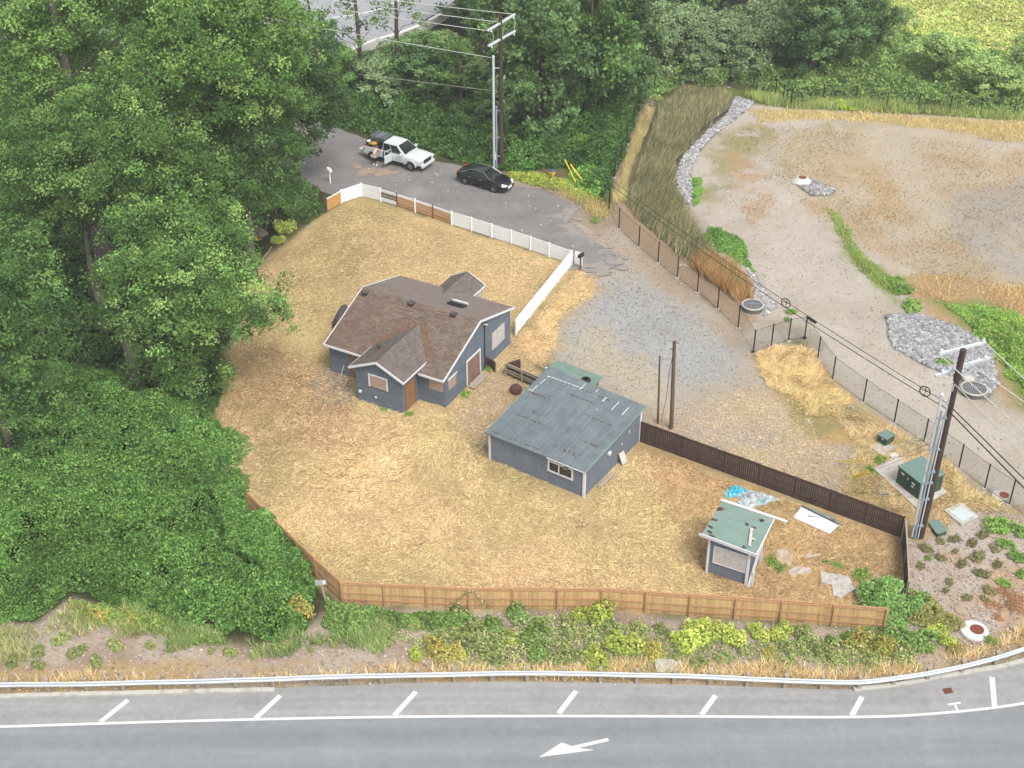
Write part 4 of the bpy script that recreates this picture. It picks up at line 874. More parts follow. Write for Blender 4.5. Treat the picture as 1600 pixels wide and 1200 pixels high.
# ---------------- utility boxes, vaults, manholes ----------------
def boxthing(name, lab, cat, corners, z0, z1, mats, **k): pass
t = thing('transformer', 'large green pad mounted transformer behind the tall right utility pole', 'transformer', g(1433,783))
o0 = g(1433,783); fl = g(1399,756)-o0; u = fl.normalized(); dd = Vector((u.y, -u.x, 0)); dd = dd if dd.y > 0 else -dd; Wt = fl.length; Dt = 1.9
q = [Vector((0, 0, .12)), u*Wt+Vector((0, 0, .12)), u*Wt+dd*Dt+Vector((0, 0, .12)), dd*Dt+Vector((0, 0, .12))]; up = Vector((0, 0, 1.22))
MB().add(q+[p+up for p in q], [(0, 1, 2, 3), (0, 1, 5, 4), (1, 2, 6, 5), (2, 3, 7, 6), (3, 0, 4, 7)]).build('cabinet', TGREEND, t, bevel=.02)
e = .06; lid = [q[0]+up-u*e-dd*e, q[1]+up+u*e-dd*e, q[2]+up+u*e+dd*e, q[3]+up-u*e+dd*e]
MB().slab([p+Vector((0, 0, .1)) for p in lid], .1).build('lid', TGREEN, t, bevel=.02)
fn = -dd
for f_, z, w in ((.78, .98, .26), (.28, .85, .26), (.53, .9, .12), (.3, .62, .2)):
    c = u*Wt*f_+fn*.01+Vector((0, 0, .12+z)); MB().beam(c-u*w/2, c+u*w/2, .01, w*.55 if w > .2 else .12).build('sticker', LABELW, t)
c = u*Wt*.5+fn*.012+Vector((0, 0, .7)); MB().beam(c-Vector((0, 0, .55)), c+Vector((0, 0, .55)), .02, .03).build('door_seam', BLACK, t)
pd = MB().slab([g(1364,731,.14)-o0, g(1404,712,.14)-o0, g(1480,768,.14)-o0, g(1434,795,.14)-o0], .2).build('transformer_pad', CONC); pd.location = o0; prop(pd, 'long concrete pad carrying the large green transformer', 'concrete pad')
t = thing('small_transformer', 'small green equipment box on a concrete pad beside the chain link fence', 'transformer', g(1382.8,699))
o0 = g(1382.8,699); u = (g(1370,691.5)-o0); Wt = u.length; u.normalize(); dd = Vector((u.y, -u.x, 0)); dd = dd if dd.y > 0 else -dd; Dt = .85
q = [Vector((0, 0, .1)), u*Wt+Vector((0, 0, .1)), u*Wt+dd*Dt+Vector((0, 0, .1)), dd*Dt+Vector((0, 0, .1))]; up = Vector((0, 0, .5))
MB().add(q+[p+up for p in q], [(0, 1, 2, 3), (0, 1, 5, 4), (1, 2, 6, 5), (2, 3, 7, 6), (3, 0, 4, 7)]).build('cabinet', TGREEND, t); e = .04
lid = [q[0]+up-u*e-dd*e, q[1]+up+u*e-dd*e, q[2]+up+u*e+dd*e, q[3]+up-u*e+dd*e]; MB().slab([p+Vector((0, 0, .06)) for p in lid], .06).build('lid', TGREEN, t)
MB().beam(u*.2-dd*.01+Vector((0, 0, .5)), u*.35-dd*.01+Vector((0, 0, .5)), .01, .1).build('sticker', LABELW, t)
def quadthing(name, lab, cat, P, z, th, m, inner=None, im=None, iname='lid'):
    o0 = g(*P[0]); q = [g(*p, z)-o0 for p in P]; o_ = MB().slab(q, th+.05).build(name, m)
    o_.location = o0; prop(o_, lab, cat); ORG[o_] = o0
    if inner:
        c = sum(q, Vector())/len(q); MB().slab([c+(p-c)*inner+Vector((0, 0, .012)) for p in q], .03).build(iname, im, o_)
    return o_
quadthing('small_pad', 'small concrete pad under the small green box', 'concrete pad', [(1359,698),(1369,692),(1404,697.5),(1378,711)], .09, .1, CONC)
quadthing('utility_vault', 'small pale utility vault beside the small green box', 'vault', [(1387,711),(1399,705),(1407,711),(1396,718)], .1, .1, CONC, .75, CONCW)
quadthing('utility_vault', 'square concrete vault with pale metal lid near the right utility pole', 'vault', [(1474.8,797),(1502,784.5),(1530,807),(1503,820)], .1, .12, CONC, .72, mat('pale_metal_lid', c8(214,224,224), .5, .04, 3))
o_ = quadthing('green_vault', 'low rounded green vault lid right of the tall utility pole base', 'vault', [(1451,817),(1456,812.5),(1466,812),(1480,827),(1479,830.5),(1466,834.5),(1463,833)], .22, .25, TGREEND, 1.0, TGREEN)
quadthing('concrete_pad', 'square pale concrete pad in dry grass behind the guard rail', 'concrete pad', [(1022,1029),(1064,1030.5),(1068,1049),(1026,1050)], .1, .12, CONC)
t = thing('storm_drain', 'rusty brown storm drain grate in the highway shoulder', 'drain', g(1481,1079))
q = [g(1472,1076.5,.014), g(1486,1074,.014), g(1490,1082,.014), g(1476,1084.5,.014)]; o0 = g(1481,1079); MB().slab([p-o0 for p in q], .03).build('grate', RUSTY, t)
for f_ in (.25, .5, .75): MB().beam(q[0].lerp(q[1], f_)-o0+Vector((0, 0, .004)), q[3].lerp(q[2], f_)-o0+Vector((0, 0, .004)), .03, .006).build('slot', BLACK, t)
def manhole(lab, px, py, r0, r1, h, rl, m, off=(0, 0), name='manhole'):
    t = thing(name, lab, 'manhole', g(px, py)); MB().lathe((0, 0, -.05), [(r0, 0), (r0, .06), (r1, h+.05)], 28).build('ring', m, t)
    MB().lathe((off[0], off[1], h-.01), [(rl, 0), (rl, .035), (rl*.85, .04), (rl*.8, .03)], 24).build('lid', RUSTY, t); return t
manhole('white concrete manhole cone with rusty lid on the rock pile in the basin', 1253, 284, .88, .45, .42, .36, CONCW)
manhole('white ringed manhole with rusty lid beside the shrubs on the right bank', 1522, 986, .78, .74, .10, .38, CONCW, (.15, .02))
manhole('flat pale manhole with rusty lid at the foot of the right chain link fence', 1562, 774, .5, .48, .03, .3, CONC, (.28, .0))
def grate(lab, px, py, r0, small=False):
    t = thing('round_grate', lab, 'drain', g(px, py)); MB().lathe((0, 0, -.05), [(r0, 0), (r0, .32)], 28).lathe((0, 0, .26), [(r0, 0), (r0+.02, .02), (r0, .04)], 28).build('inner_floor', mat('grate_floor', c8(120,118,112), .9, .2, 8), t)
    mb = MB(); ring = [(r0*math.cos(a), r0*math.sin(a), .33) for a in [2*math.pi*k/28 for k in range(29)]]; mb.tube(ring, .07, 6, caps=False); mb.build('rim', CONC, t)
    mb = MB()
    for k in range(-5, 6):
        x = k*r0/5.6; y = math.sqrt(max(0, r0*r0-x*x)); mb.tube([(x, -y, .36), (x, 0, .45), (x, y, .36)], .018, 4)
    mb.tube([(-r0, 0, .37), (0, 0, .47), (r0, 0, .37)], .02, 4); mb.build('bars', GALVD, t)
    if small: MB().lathe((.0, r0+.45, 0), [(.42, 0), (.42, .28), (.3, .32)], 16).build('riser', CONC, t)
    return t
grate('round white rimmed grate beside the cattails behind the fence', 1175.5, 482, .78)
grate('round drain grate with a small riser beside the grey rocks', 1520.6, 613, .86, True)

# ---------------- mailboxes, hydrant, signs ----------------
def mailbox(lab, px, py, m, pm, h=1.1, rz=0.5):
    t = thing('mailbox', lab, 'mailbox', g(px, py), rz); MB().box((0, 0, h/2), (.1, .1, h)).build('post', pm, t)
    mb = MB(); n_ = 8; pr = [(-.13, 0), (.13, 0), (.13, .15)]+[(.13*math.cos(a), .15+.13*math.sin(a)) for a in [math.pi*k/n_ for k in range(1, n_)]]+[(-.13, .15)]
    k = len(pr); vs = [(x, y, h+z) for y in (-.3, .3) for x, z in pr]; fs = [tuple(range(k)), tuple(range(k, 2*k))]+[(i, (i+1) % k, (i+1) % k+k, i+k) for i in range(k)]
    mb.add(vs, fs).build('box', m, t); MB().box((.15, .1, h+.2), (.02, .05, .2)).build('flag', YEL if m is not BLACK else RUSTY, t); return t
mailbox('white mailbox on a white post at the street edge left of the fence corner', 516, 286, WPAINT, WPAINT, 1.15, .6)
mailbox('black mailbox on a brown post at the corner of the white fences', 907, 421, BLACK, OLDP, 1.15, -.6)
t = thing('fire_hydrant', 'yellow fire hydrant with a blue top in the weeds near the street end', 'fire hydrant', g(863,279)); HY = mat('hydrant_yellow', c8(232,178,60,1.2), .5, .06, 8); HB = mat('hydrant_blue', c8(40,110,180,1.2), .5, .05, 8)
MB().lathe((0, 0, 0), [(.22, 0), (.22, .06), (.15, .08), (.14, .6), (.19, .62), (.19, .68)], 14).build('barrel', HY, t); MB().lathe((0, 0, .68), [(.17, 0), (.13, .16), (.05, .22), (.05, .28)], 14).build('bonnet', HB, t)
MB().lathe((0, 0, .5), [(.08, -.26), (.08, .26)], 10, axis=(1, 0, 0)).build('outlet', HY, t); MB().lathe((0, 0, .5), [(.1, 0), (.1, .26)], 10, axis=(0, -1, 0)).build('outlet', HY, t)
t = thing('marker_post', 'thin yellow marker post in the bushes left of the far pole', 'marker post', g(763,232)); MB().tube([(0, 0, 0), (.12, 0, 1.3)], .05, 6).build('post', YEL, t); MB().box((.13, 0, 1.35), (.1, .05, .14), rot=.2).build('cap', mat('orange_cap', c8(226,130,50), .6, 0), t)
t = thing('small_sign', 'small grey sign on a leaning wooden post behind the cedar fence corner', 'sign', g(509,938), .1); MB().beam((0, 0, -.1), (-.16, 0, 1.45), .1, .1).build('post', WEATH, t)
MB().box((-.17, -.07, 1.42), (.62, .03, .34)).build('panel', mat('grey_sign', c8(178,180,182,1.2), .6, .12, 8), t); MB().box((.0, -.09, 1.42), (.14, .01, .24)).build('patch', LABELW, t)

# ---------------- debris in the yard ----------------
t = thing('metal_sheet', 'white bent metal sheet with a green underside in the brown grass by the dark fence', 'metal sheet', g(1268,818)); o0 = g(1268,818)
P = [g(1239,808,.12)-o0, g(1253,791,.3)-o0, g(1311,820,.35)-o0, g(1296,834,.1)-o0]; MB().slab(P, .05).build('panel', mat('white_sheet', c8(240,242,244), .5, .04, 2), t)
P = [g(1262,792,.05)-o0, g(1300,806,.05)-o0, g(1318,820,.05)-o0, g(1300,832,.05)-o0]; MB().slab(P, .04).build('underside', SROOF, t); MB().beam(g(1252,790,.36)-o0, g(1311,819,.41)-o0, .07, .05).beam(g(1262,806,.26)-o0, g(1305,813,.3)-o0, .02, .05).build_parts('edge', mat('dark_edge', c8(100,104,110), .6, 0), t)
def crumple(name, lab, px, py, rx, ry, h, m, seed, cat='plastic sheet'):
    r_ = np.random.default_rng(seed); n_ = 16; vs = []; fs = []; ph = r_.random(5)*6; c = g(px, py)
    for i in range(n_+1):
        for j in range(n_+1):
            u, v = i/n_*2-1, j/n_*2-1; rr_ = math.hypot(u, v); a = math.atan2(v, u); e = (1+.2*math.sin(3*a+ph[0])+.12*math.sin(7*a+ph[1]))/max(1, rr_*1.05 if rr_ > 1 else 1)
            vs.append((u*rx*e, v*ry*e, max(.01, h*(1-rr_**2*.8)*(.4+.9*r_.random()))))
    for i in range(n_):
        for j in range(n_): a = i*(n_+1)+j; fs.append((a, a+1, a+n_+2, a+n_+1))
    o_ = MB().add(vs, fs).build(name, m); o_.location = c; md = o_.modifiers.new('s', 'SOLIDIFY'); md.thickness = .015; return prop(o_, lab, cat)
BLUEP = mat('blue_plastic', c8(60,190,215,1.1), .4, .1, 6, col2=c8(200,222,228), c2scale=3, c2t=(.5, .6))
crumple('blue_plastic', 'crumpled blue plastic behind the small shed', 1152, 771, .85, .6, .35, BLUEP, 1)
crumple('clear_plastic', 'crumpled clear grey plastic sheet behind the small shed', 1178, 781, 1.2, .8, .4, mat('clear_plastic', c8(196,204,206), .35, .15, 5, col2=c8(120,190,205), c2scale=2.5, c2t=(.56, .62)), 2)
SLABC = mat('broken_concrete', c8(214,210,204), .95, .12, 4, col2=c8(180,170,158), c2scale=3)
for i, (P, lab) in enumerate((([(1212,858),(1226,857),(1241,865),(1236,882),(1226,886),(1214,872)], 'grey concrete slab lying right of the small shed'), ([(1231,892),(1245,884),(1267,887),(1267,894),(1236,900)], 'flat concrete slab near the shed, lower one of the two beside the green vine'), ([(1282,893),(1326,900),(1332,912),(1315,916),(1284,910)], 'cracked concrete slab left of the green vine in the yard corner'), ([(1300,913),(1328,910),(1337,920),(1312,934),(1302,930)], 'broken concrete slab close behind the cedar fence'))):
    quadthing('concrete_slab', lab, 'slab', P, .06+.02*i, .08, SLABC)
for i, (a, b, lab) in enumerate((((1257,871), (1282,866), 'pale stick lying on dry grass, longer of two right of the shed'), ((1259,868), (1268,865), 'pale stick lying on dry grass, shorter of two right of the shed'))):
    p = g(*a, .08); q = g(*b, .1); o_ = MB().beam((0, 0, 0), q-p, .1, .05).build('stick', mat('pale_stick', c8(220,206,180), .9, .1, 5)); o_.location = p; prop(o_, lab, 'stick')
o_ = MB().lathe((0, 0, -.1), [(.32, 0), (.42, .25), (.4, .5), (.25, .66)], 12).build('stump', mat('stump_bark', c8(104,72,62), .95, .25, 5), smooth=True); o_.location = g(806,613); prop(o_, 'round dark reddish stump on bare dirt beside the garage', 'stump')
o_ = MB().lathe((0, 0, 0), [(.6, -.3), (.95, -.1), (1.0, .1), (.8, .3)], 18, axis=(-.8, .2, .35)).build('round_tub', mat('dark_tub', c8(84,78,76,1.2), .7, .15, 4), smooth=True); o_.location = g(533,508)+Vector((0, 0, .7)); prop(o_, 'round dark tub tipped on its side behind the left corner of the house', 'tub')
# branch by the house wall, sticks in the straw
for i, (P, r_, lab) in enumerate((([(509,613,.1),(520,601,.5),(532,590,1.0),(537,571,1.7)], .035, 'pale bare branch leaning on the wall left of the house wing'), ([(404,412,.1),(412,402,.2),(421,392,.35),(424,386,.4)], .06, 'pale broken branch beside the yellow green bush at the yard edge'))):
    p = [g(*q) for q in P]; o_ = MB().tube([q-p[0] for q in p], r_, 5).build('branch', WEATH); o_.location = p[0]; prop(o_, lab, 'branch')
STK = mat('dead_stick', c8(132,96,74), .95, .2, 5); mb = MB(); r_ = random.Random(4)
for (px, py, n_) in [(470,735,3),(505,742,6),(530,740,5),(560,770,2),(590,690,4),(600,672,4),(540,700,5),(440,480,5),(420,470,4),(455,440,4),(510,765,3),(530,765,3),(600,750,3),(740,780,2),(480,660,4),(430,700,4),(555,715,4),(420,560,3),(1100,700,2),(1010,760,2),(700,790,3),(910,820,3),(860,880,2),(640,860,3),(460,600,3),(480,500,3)]:
    for k in range(n_):
        c = g(px+r_.gauss(0, 15), py+r_.gauss(0, 6), .05); a = r_.choice([.35, .5, 2.6])+r_.gauss(0, .4); L_ = r_.uniform(.3, 1.0); p = [c]
        for j in range(3): a += r_.gauss(0, .3); c = c+Vector((math.cos(a), math.sin(a), r_.gauss(.01, .05)))*L_/3; p.append(c)
        mb.tube(p, .014, 4)
prop(mb.build('dead_sticks', STK), 'dark dead sticks scattered over the mown straw', 'sticks', kind='stuff')
# camp clutter under the trees
crumple('blue_tarp', 'bright blue tarp heap under the trees at the yard edge', 363, 366, .55, .6, .7, mat('blue_tarp', c8(40,110,160), .5, .15, 4), 5, 'tarp')
crumple('striped_mattress', 'grey brown tent sheet under the trees beside the orange cloth', 400, 366, .95, .6, .6, mat('tent_cloth', c8(140,128,112), .8, .15, 4), 6, 'tent')
crumple('orange_cloth', 'small orange cloth heap in front of the grey tent sheet', 401, 373, .5, .2, .25, mat('orange_cloth', c8(190,90,60), .8, .1, 5), 7, 'cloth')
crumple('black_sheet', 'black sheet heap under the trees left of the yellow bush', 418, 355, 1.1, .8, .8, mat('black_sheet', c8(46,42,48), .7, .2, 4), 8, 'tarp')
# road litter
mb = MB(); r_ = random.Random(9); LW = mat('litter_white', c8(236,232,226), .8, .1, 9)
for px, py in [(620,283),(640,282),(655,291),(675,285),(681,272),(684,274),(690,268),(577,264),(770,303),(826,306),(790,317),(837,326),(815,360),(845,352),(895,385),(872,322),(800,296),(560,262),(700,300),(735,345),(860,345)]:
    c = g(px, py); mb.box((c.x, c.y, .03), (.12, .09, .05), rot=r_.random()*3)
for k in range(70):
    c = g(r_.uniform(560,900), r_.uniform(250,330)+0); s = r_.uniform(.03, .07)
    if 250 < 200+.2*r_.uniform(0, 1): pass
    mb.box((c.x, c.y, .02), (s, s, .03), rot=r_.random()*3)
prop(mb.build('litter', LW), 'white scraps of litter scattered over the street', 'litter', kind='stuff')
# silt fence edge along the cattails
pts = smooth([(1060,262),(1063,240),(1085,215),(1112,192),(1138,174)], 5); mb = MB()
for i in range(len(pts)-1):
    a, b = g(*pts[i]), g(*pts[i+1]); mb.beam(a+Vector((0, 0, .12)), b+Vector((0, 0, .12)), .06, .26)
prop(mb.build('edging_board', mat('dark_edging', c8(84,70,66), .9, .2, 4)), 'dark edging board curving between the cattails and the rock strip', 'edging')

# ---------------- vegetation ----------------
GREENS = [(86,120,58),(98,134,64),(74,106,54),(112,146,74),(64,94,48)]
def crown_leaves(lobes, per, size, pal, seed, core=.25, droop=.15, k=2.25, wts=None, spray=.8, nper=75):
    """lobes: (x,y,z,r,[flat]) -> kite leaves grouped into sprays over each lobe's skin, sparser inside"""
    r = np.random.default_rng(seed); out = []; cs = []
    for lb in lobes:
        x, y, z, rad = lb[:4]; ns = max(3, int(per*rad*rad))
        d = unit(r.normal(size=(ns, 3))); d[:, 2] = np.where(d[:, 2] < -.35, -d[:, 2], d[:, 2])
        d = unit(d)
        rr_ = rad*np.where(r.random(ns) < core, r.random(ns)**.5*.8, .78+.34*r.random(ns))
        sc = np.array([x, y, z])+d*rr_[:, None]*np.array([1, 1, .85])
        tint = (1+.10*r.normal(size=ns)).clip(.7, 1.3); pc = palette(ns, pal, wts, .06, r, k)
        n2 = (nper*(.6+.8*r.random(ns))).astype(int); idx = np.repeat(np.arange(ns), n2); M = len(idx)
        q = r.normal(size=(M, 3))*np.array([1, 1, .75])*spray*(.28+.05*rad)
        q[:, 2] -= droop*(q[:, 0]**2+q[:, 1]**2)
        C = sc[idx]+q; nm = unit(d[idx]*.7+np.array([0, 0, .9])+.35*r.normal(size=(M, 3)))
        out.append(leaves(C, size, nm, r, .62)); c = pc[idx]*tint[idx][:, None]*(1+.13*r.normal(size=(M, 1))).clip(.5, 1.6); cs.append(c)
    return np.concatenate(out), np.concatenate(cs)
BARK = mat('grey_bark', c8(120,112,104,1.4), .95, .25, 3, col2=c8(84,76,70,1.4), c2scale=1.2)
BARKD = mat('dark_bark', c8(84,70,62,1.4), .95, .25, 3)
def limbs(mb, base, H, r0, lobes, rs, nb=None, bend=.5):
    """trunk to the top and a limb to each lobe"""
    n_ = 8; pts = []; ph = rs.random()*6
    for i in range(n_+1):
        f = i/n_; pts.append(Vector((bend*math.sin(f*3+ph)*f, bend*math.cos(f*2.3+ph)*f, H*f)))
    mb.tube(pts, [r0*(1.25 if i == 0 else 1)*(1-.85*i/n_) for i in range(n_+1)], 9)
    for lb in lobes:
        c = Vector(lb[:3]); hz = max(.15*H, min(H*.92, c.z-lb[3]*.5-math.hypot(c.x, c.y)*.45)); f = hz/H; i = min(n_-1, int(f*n_)); s = pts[i].lerp(pts[i+1], f*n_-i)
        m1 = s.lerp(c, .5)+Vector((rs.uniform(-.4, .4), rs.uniform(-.4, .4), rs.uniform(.1, .7))); rb = max(.04, r0*(1-.8*f)*.26)
        mb.tube([s, m1, c], [rb, rb*.6, rb*.2], 6)
        for k in range(3):
            e = c+Vector((rs.uniform(-1, 1), rs.uniform(-1, 1), rs.uniform(-.3, .8)))*lb[3]*.8; mb.tube([m1.lerp(c, .6), c.lerp(e, .5)+Vector((0, 0, .2)), e], [rb*.35, rb*.22, .02], 4)
def tree_at(name, label, base, lobes, H, r0, pal, seed, per=2.2, size=.3, group=None, bark=None, **kw):
    t = thing(name, label, 'tree', base, group=group); rs = random.Random(seed)
    mb = MB(); limbs(mb, None, H, r0, lobes, rs); mb.build('trunk', bark or BARK, t, smooth=True)
    V_, C_ = crown_leaves(lobes, per, size, pal, seed, **kw); obj('crown', npmesh('crown', V_, 4, C_, LEAF), t); return t
def lobes_px(L_, Y, base):                      # (px,py,dy,r): lobe centres lying near the upright plane through the tree
    o = []
    for px, py, dy, r_ in L_: p = gY(px, py, Y+dy)-base; o.append((p.x, p.y, p.z, r_))
    return o
PG1 = [(96,130,64),(111,146,74),(82,114,56),(130,160,84),(74,101,51)]
PG2 = [(84,116,60),(96,130,66),(71,101,53),(108,141,73)]
PG3 = [(116,150,74),(101,136,66),(132,162,84),(88,121,60)]
LS = .30
b1 = g(215,600); Y1 = b1.y
T1 = [(210,455,0,3.1),(265,430,-1,3.2),(330,420,0,3.0),(385,455,0,2.7),(415,500,.5,1.9),(345,500,-1.5,2.8),(270,510,-2,3.0),(205,510,-1,2.4),(300,570,-1,2.6),(250,590,-.5,2.2),(330,610,0,2.2),(280,640,0,1.8),(325,655,.5,1.5),(300,370,1.5,2.8),(230,370,1,2.8),(350,365,1,1.9),(330,440,-2.5,2.6),(220,440,-3,2.4)]
tree_at('cottonwood_tree', 'large leafy green tree hanging over the yard edge left of the house', b1, lobes_px(T1, Y1, b1), 9.5, .55, PG1, 11, 6.2, .2, 'big cottonwoods on the left')
b2 = g(170,520); Y2 = b2.y
T2 = [(95,225,0,3),(165,215,0,3.2),(235,240,-1,3.1),(290,265,0,2.6),(55,275,-1,2.8),(120,280,-2,3.2),(190,290,-2.5,3.2),(255,310,-2,3),(30,330,0,2.4),(90,330,-1,2.2),(215,345,-1,2.4),(280,345,0,2.2),(150,330,1.5,2),(15,250,1,2.2),(330,300,1,2.0),(200,180,1,2.2),(120,190,1.5,2.1),(45,215,2,2.2)]
tree_at('cottonwood_tree', 'tall green tree with a dark hollow below its crown, second from the left edge', b2, lobes_px(T2, Y2, b2), 9, .5, PG1, 12, 6.0, .2, 'big cottonwoods on the left')
b3 = g(168,440); Y3 = b3.y
T3 = [(215,60,0,2.8),(255,20,0,3.2),(320,40,-1,3.6),(390,45,0,3.3),(440,60,0,2.6),(460,100,0,1.9),(300,100,-2,2.6),(350,110,-1,3.0),(410,120,0,2.8),(60,60,0,3),(20,40,0,3),(100,20,1,3.2),(60,120,0,2.5),(160,10,1.5,3),(15,110,0,2.6),(30,160,0,2.4),(240,-30,0,3.4),(340,-30,0,3.4),(420,-10,0,3),(100,-40,0,3.6),(270,150,-1,2.1),(110,90,2.5,1.8),(20,200,1,2.3),(300,95,-1,2.4),(350,160,0,2.4),(300,190,0,2.2),(400,165,0,2.2),(250,100,-1,2.4),(430,140,0,2),(200,130,-1,1.8),(140,230,-3,2.2),(150,300,-3,2.2),(150,185,-3,2),(125,150,-2.5,2)]
tree_at('cottonwood_tree', 'tallest green tree at the top left with a pale forked trunk showing', b3, lobes_px(T3, Y3, b3), 32, .62, PG3, 13, 5.6, .22, 'big cottonwoods on the left')
b4 = g(395,430); Y4 = b4.y
T4 = [(360,190,0,2.6),(400,220,-.5,2.8),(345,240,-1,2.4),(430,190,0,2.2),(380,270,-1,2.6),(425,270,0,2.2),(345,300,0,2.2),(395,320,-1,2.4),(440,310,0,1.7),(460,170,1,1.8),(330,200,1,2.2),(350,160,1,2.2),(440,235,.5,1.9),(395,165,.5,2.2)]
tree_at('maple_tree', 'mid green tree at the yard edge beside the street', b4, lobes_px(T4, Y4, b4), 15, .35, PG2, 14, 6.2, .2)
b5 = g(15,700); Y5 = b5.y
T5 = [(20,420,0,2.4),(45,470,0,2.3),(15,500,-.5,2.4),(50,540,0,2.1),(20,580,-.5,2.4),(55,610,.5,1.8),(20,650,0,2),(-30,450,0,2.6),(-40,540,0,2.6),(-30,620,0,2.4),(35,380,1,1.8),(10,700,0,1.6)]
tree_at('alder_tree', 'dark green tree cut by the left edge of the picture above the brambles', b5, lobes_px(T5, Y5, b5), 13, .3, PG2, 15, 6, .2)
b6 = g(500,262); Y6 = b6.y
T6 = [(500,130,0,2),(480,170,0,2.2),(515,175,0,1.8),(470,210,0,2),(500,205,-.5,1.4),(455,240,0,1.8),(490,100,0,1.8),(465,130,.5,2),(520,150,.5,1.3),(445,170,.5,2),(480,235,0,1.4),(455,200,1,2)]
b6 = g(465,282)
tree_at('fir_tree', 'dark drooping conifer hanging over the left end of the street', b6, lobes_px(T6, b6.y, b6), 10, .28, [(70,96,54),(84,110,62),(62,86,50)], 16, 4.2, .24, bark=BARKD, droop=.35)
b7 = g(120,360)
T7 = [(90,160,0,3),(150,120,0,3),(180,170,0,2.8),(60,200,0,3),(200,100,1,2.6),(250,180,0,3),(300,200,0,2.8),(320,160,0,2.6),(130,60,0,3)]
tree_at('alder_tree', 'shaded dull green tree standing behind the tallest tree at the upper left', b7, lobes_px(T7, b7.y, b7), 12, .4, PG2, 17, 3.0, .32)
# thickets: leaf layers over a lumpy mound
def thicket(name, label, P, hmax, n, size, pal, seed, wts=None, edge=1.2, bump=2.6, k=2.3, flat=.55, ew=.5, tp=2.0, hollow_shade=0, gaps=0):
    P = W(P); r = np.random.default_rng(seed); q = sample(P, n, edge, seed)
    if gaps: q = q[(fbm(q[:, 0], q[:, 1], 1.0, seed+40, 3) > -gaps) | (r.random(len(q)) < .3)]
    x, y = q[:, 0], q[:, 1]
    s = -sdf(x, y, P); bl = 1-np.abs(fbm(x, y, bump, seed, 3))*1.9; h = hmax*np.clip((s+ew+.5*fbm(x, y, 1.5, seed+30, 2))/tp, .06, 1)*(.25+.75*bl.clip(0, 1)+.42*fbm(x, y, 1.1, seed+5, 2)+.3*fbm(x, y, 5, seed+6, 2))
    z = np.maximum(.05, h)-np.abs(r.normal(size=len(x)))*.22*hmax**.5
    e = .3; B_ = lambda a, b: -np.abs(fbm(a, b, bump, seed, 3))*1.9; hx = B_(x+e, y)-B_(x-e, y); hy = B_(x, y+e)-B_(x, y-e)
    nm = unit(np.stack([-hx*hmax*.8, -hy*hmax*.8-.15, np.ones(len(x))], 1)+.25*r.normal(size=(len(x), 3)))
    tint = (1+.25*fbm(x, y, 1.6, seed+9, 3)+.25*fbm(x, y, 6, seed+10, 2)+.25*hollow_shade*(bl-.6))[:, None]  # last term: hollows darker, mound tops lighter, shade put into the leaf colour
    V_ = leaves(np.stack([x, y, np.maximum(z, .04)], 1), size, nm, r, flat); cc = palette(len(x), pal, wts, .14, r, k)*tint
    return prop(obj(name, npmesh(name, V_, 4, cc, LEAF)), label, kind='stuff')
BR = [(94,138,64),(114,154,74),(80,120,56),(134,168,82),(68,104,50)]
thicket('bramble_thicket', 'dense bright green bramble mound between the big trees and the cedar fence', [(-220,600),(60,560),(180,580),(330,640),(378,700),(396,770),(428,820),(484,868),(500,893),(498,935),(488,985),(430,1008),(330,1000),(270,975),(200,960),(160,935),(110,925),(60,968),(-50,965),(-220,940)], 1.35, 330000, .18, BR, 21, None, 1.5, 3.4, k=2.35, ew=.3, tp=4.0, hollow_shade=1.0, gaps=.3)
thicket('bramble_edge', 'bramble runners heaped against the leaning left leg of the cedar fence', [(384,784),(440,846),(492,898),(484,925),(430,915),(370,870),(335,790)], 1.8, 34000, .17, BR, 20, None, .8, 2.6, 2.35, ew=2.6, tp=3.0)
thicket('weed_patch', 'tall dark green weeds between the highway bank and the bramble mound', [(100,935),(200,960),(270,975),(330,995),(440,1010),(520,990),(560,960),(545,1000),(480,1018),(400,1016),(300,1005),(210,985),(130,965)], .8, 9000, .2, [(92,130,64),(110,142,70),(140,158,76),(150,150,70)], 22)
thicket('weed_patch', 'grassy green weeds along the cedar fence near the small grey sign', [(505,925),(545,942),(620,950),(740,954),(730,985),(650,985),(600,975),(570,1000),(520,1005),(490,985)], .9, 12000, .2, [(100,136,68),(120,150,76),(150,168,84),(86,120,60)], 23, ew=.1)
thicket('roadside_thicket', 'dense green thicket along the far edge of the street behind the parked cars', [(470,185),(523,192),(570,208),(670,240),(720,250),(770,262),(805,272),(850,262),(880,262),(905,290),(945,318),(955,290),(975,235),(1000,165),(1015,140),(900,120),(700,110),(540,120),(470,150)], 1.9, 130000, .3, [(76,116,54),(92,132,62),(66,100,48),(108,146,70)], 24, None, .8, 3)
thicket('yellow_weeds', 'yellow green flowering weeds around the hydrant and yellow guards', [(785,268),(830,270),(880,280),(940,300),(950,315),(905,316),(865,292),(820,285),(790,285)], .4, 9000, .2, [(150,170,70),(180,186,70),(120,152,66),(196,192,80)], 25, None, 1)
thicket('roadside_weeds', 'green weeds at the street end beside the chain link fence corner', [(850,225),(965,205),(955,300),(935,315),(900,298),(884,262),(850,250)], 1.1, 12000, .26, [(110,150,64),(126,164,70),(92,132,58)], 26)
thicket('far_thicket', 'green undergrowth strip behind the far chain link fence', [(1005,158),(1060,136),(1140,132),(1215,148),(1240,162),(1340,158),(1600,181),(1750,190),(1750,110),(1500,75),(1400,50),(1200,20),(1010,60)], 1.3, 90000, .3, [(104,136,72),(126,154,82),(90,120,62),(146,166,88)], 27, k=2.3, bump=3.5)
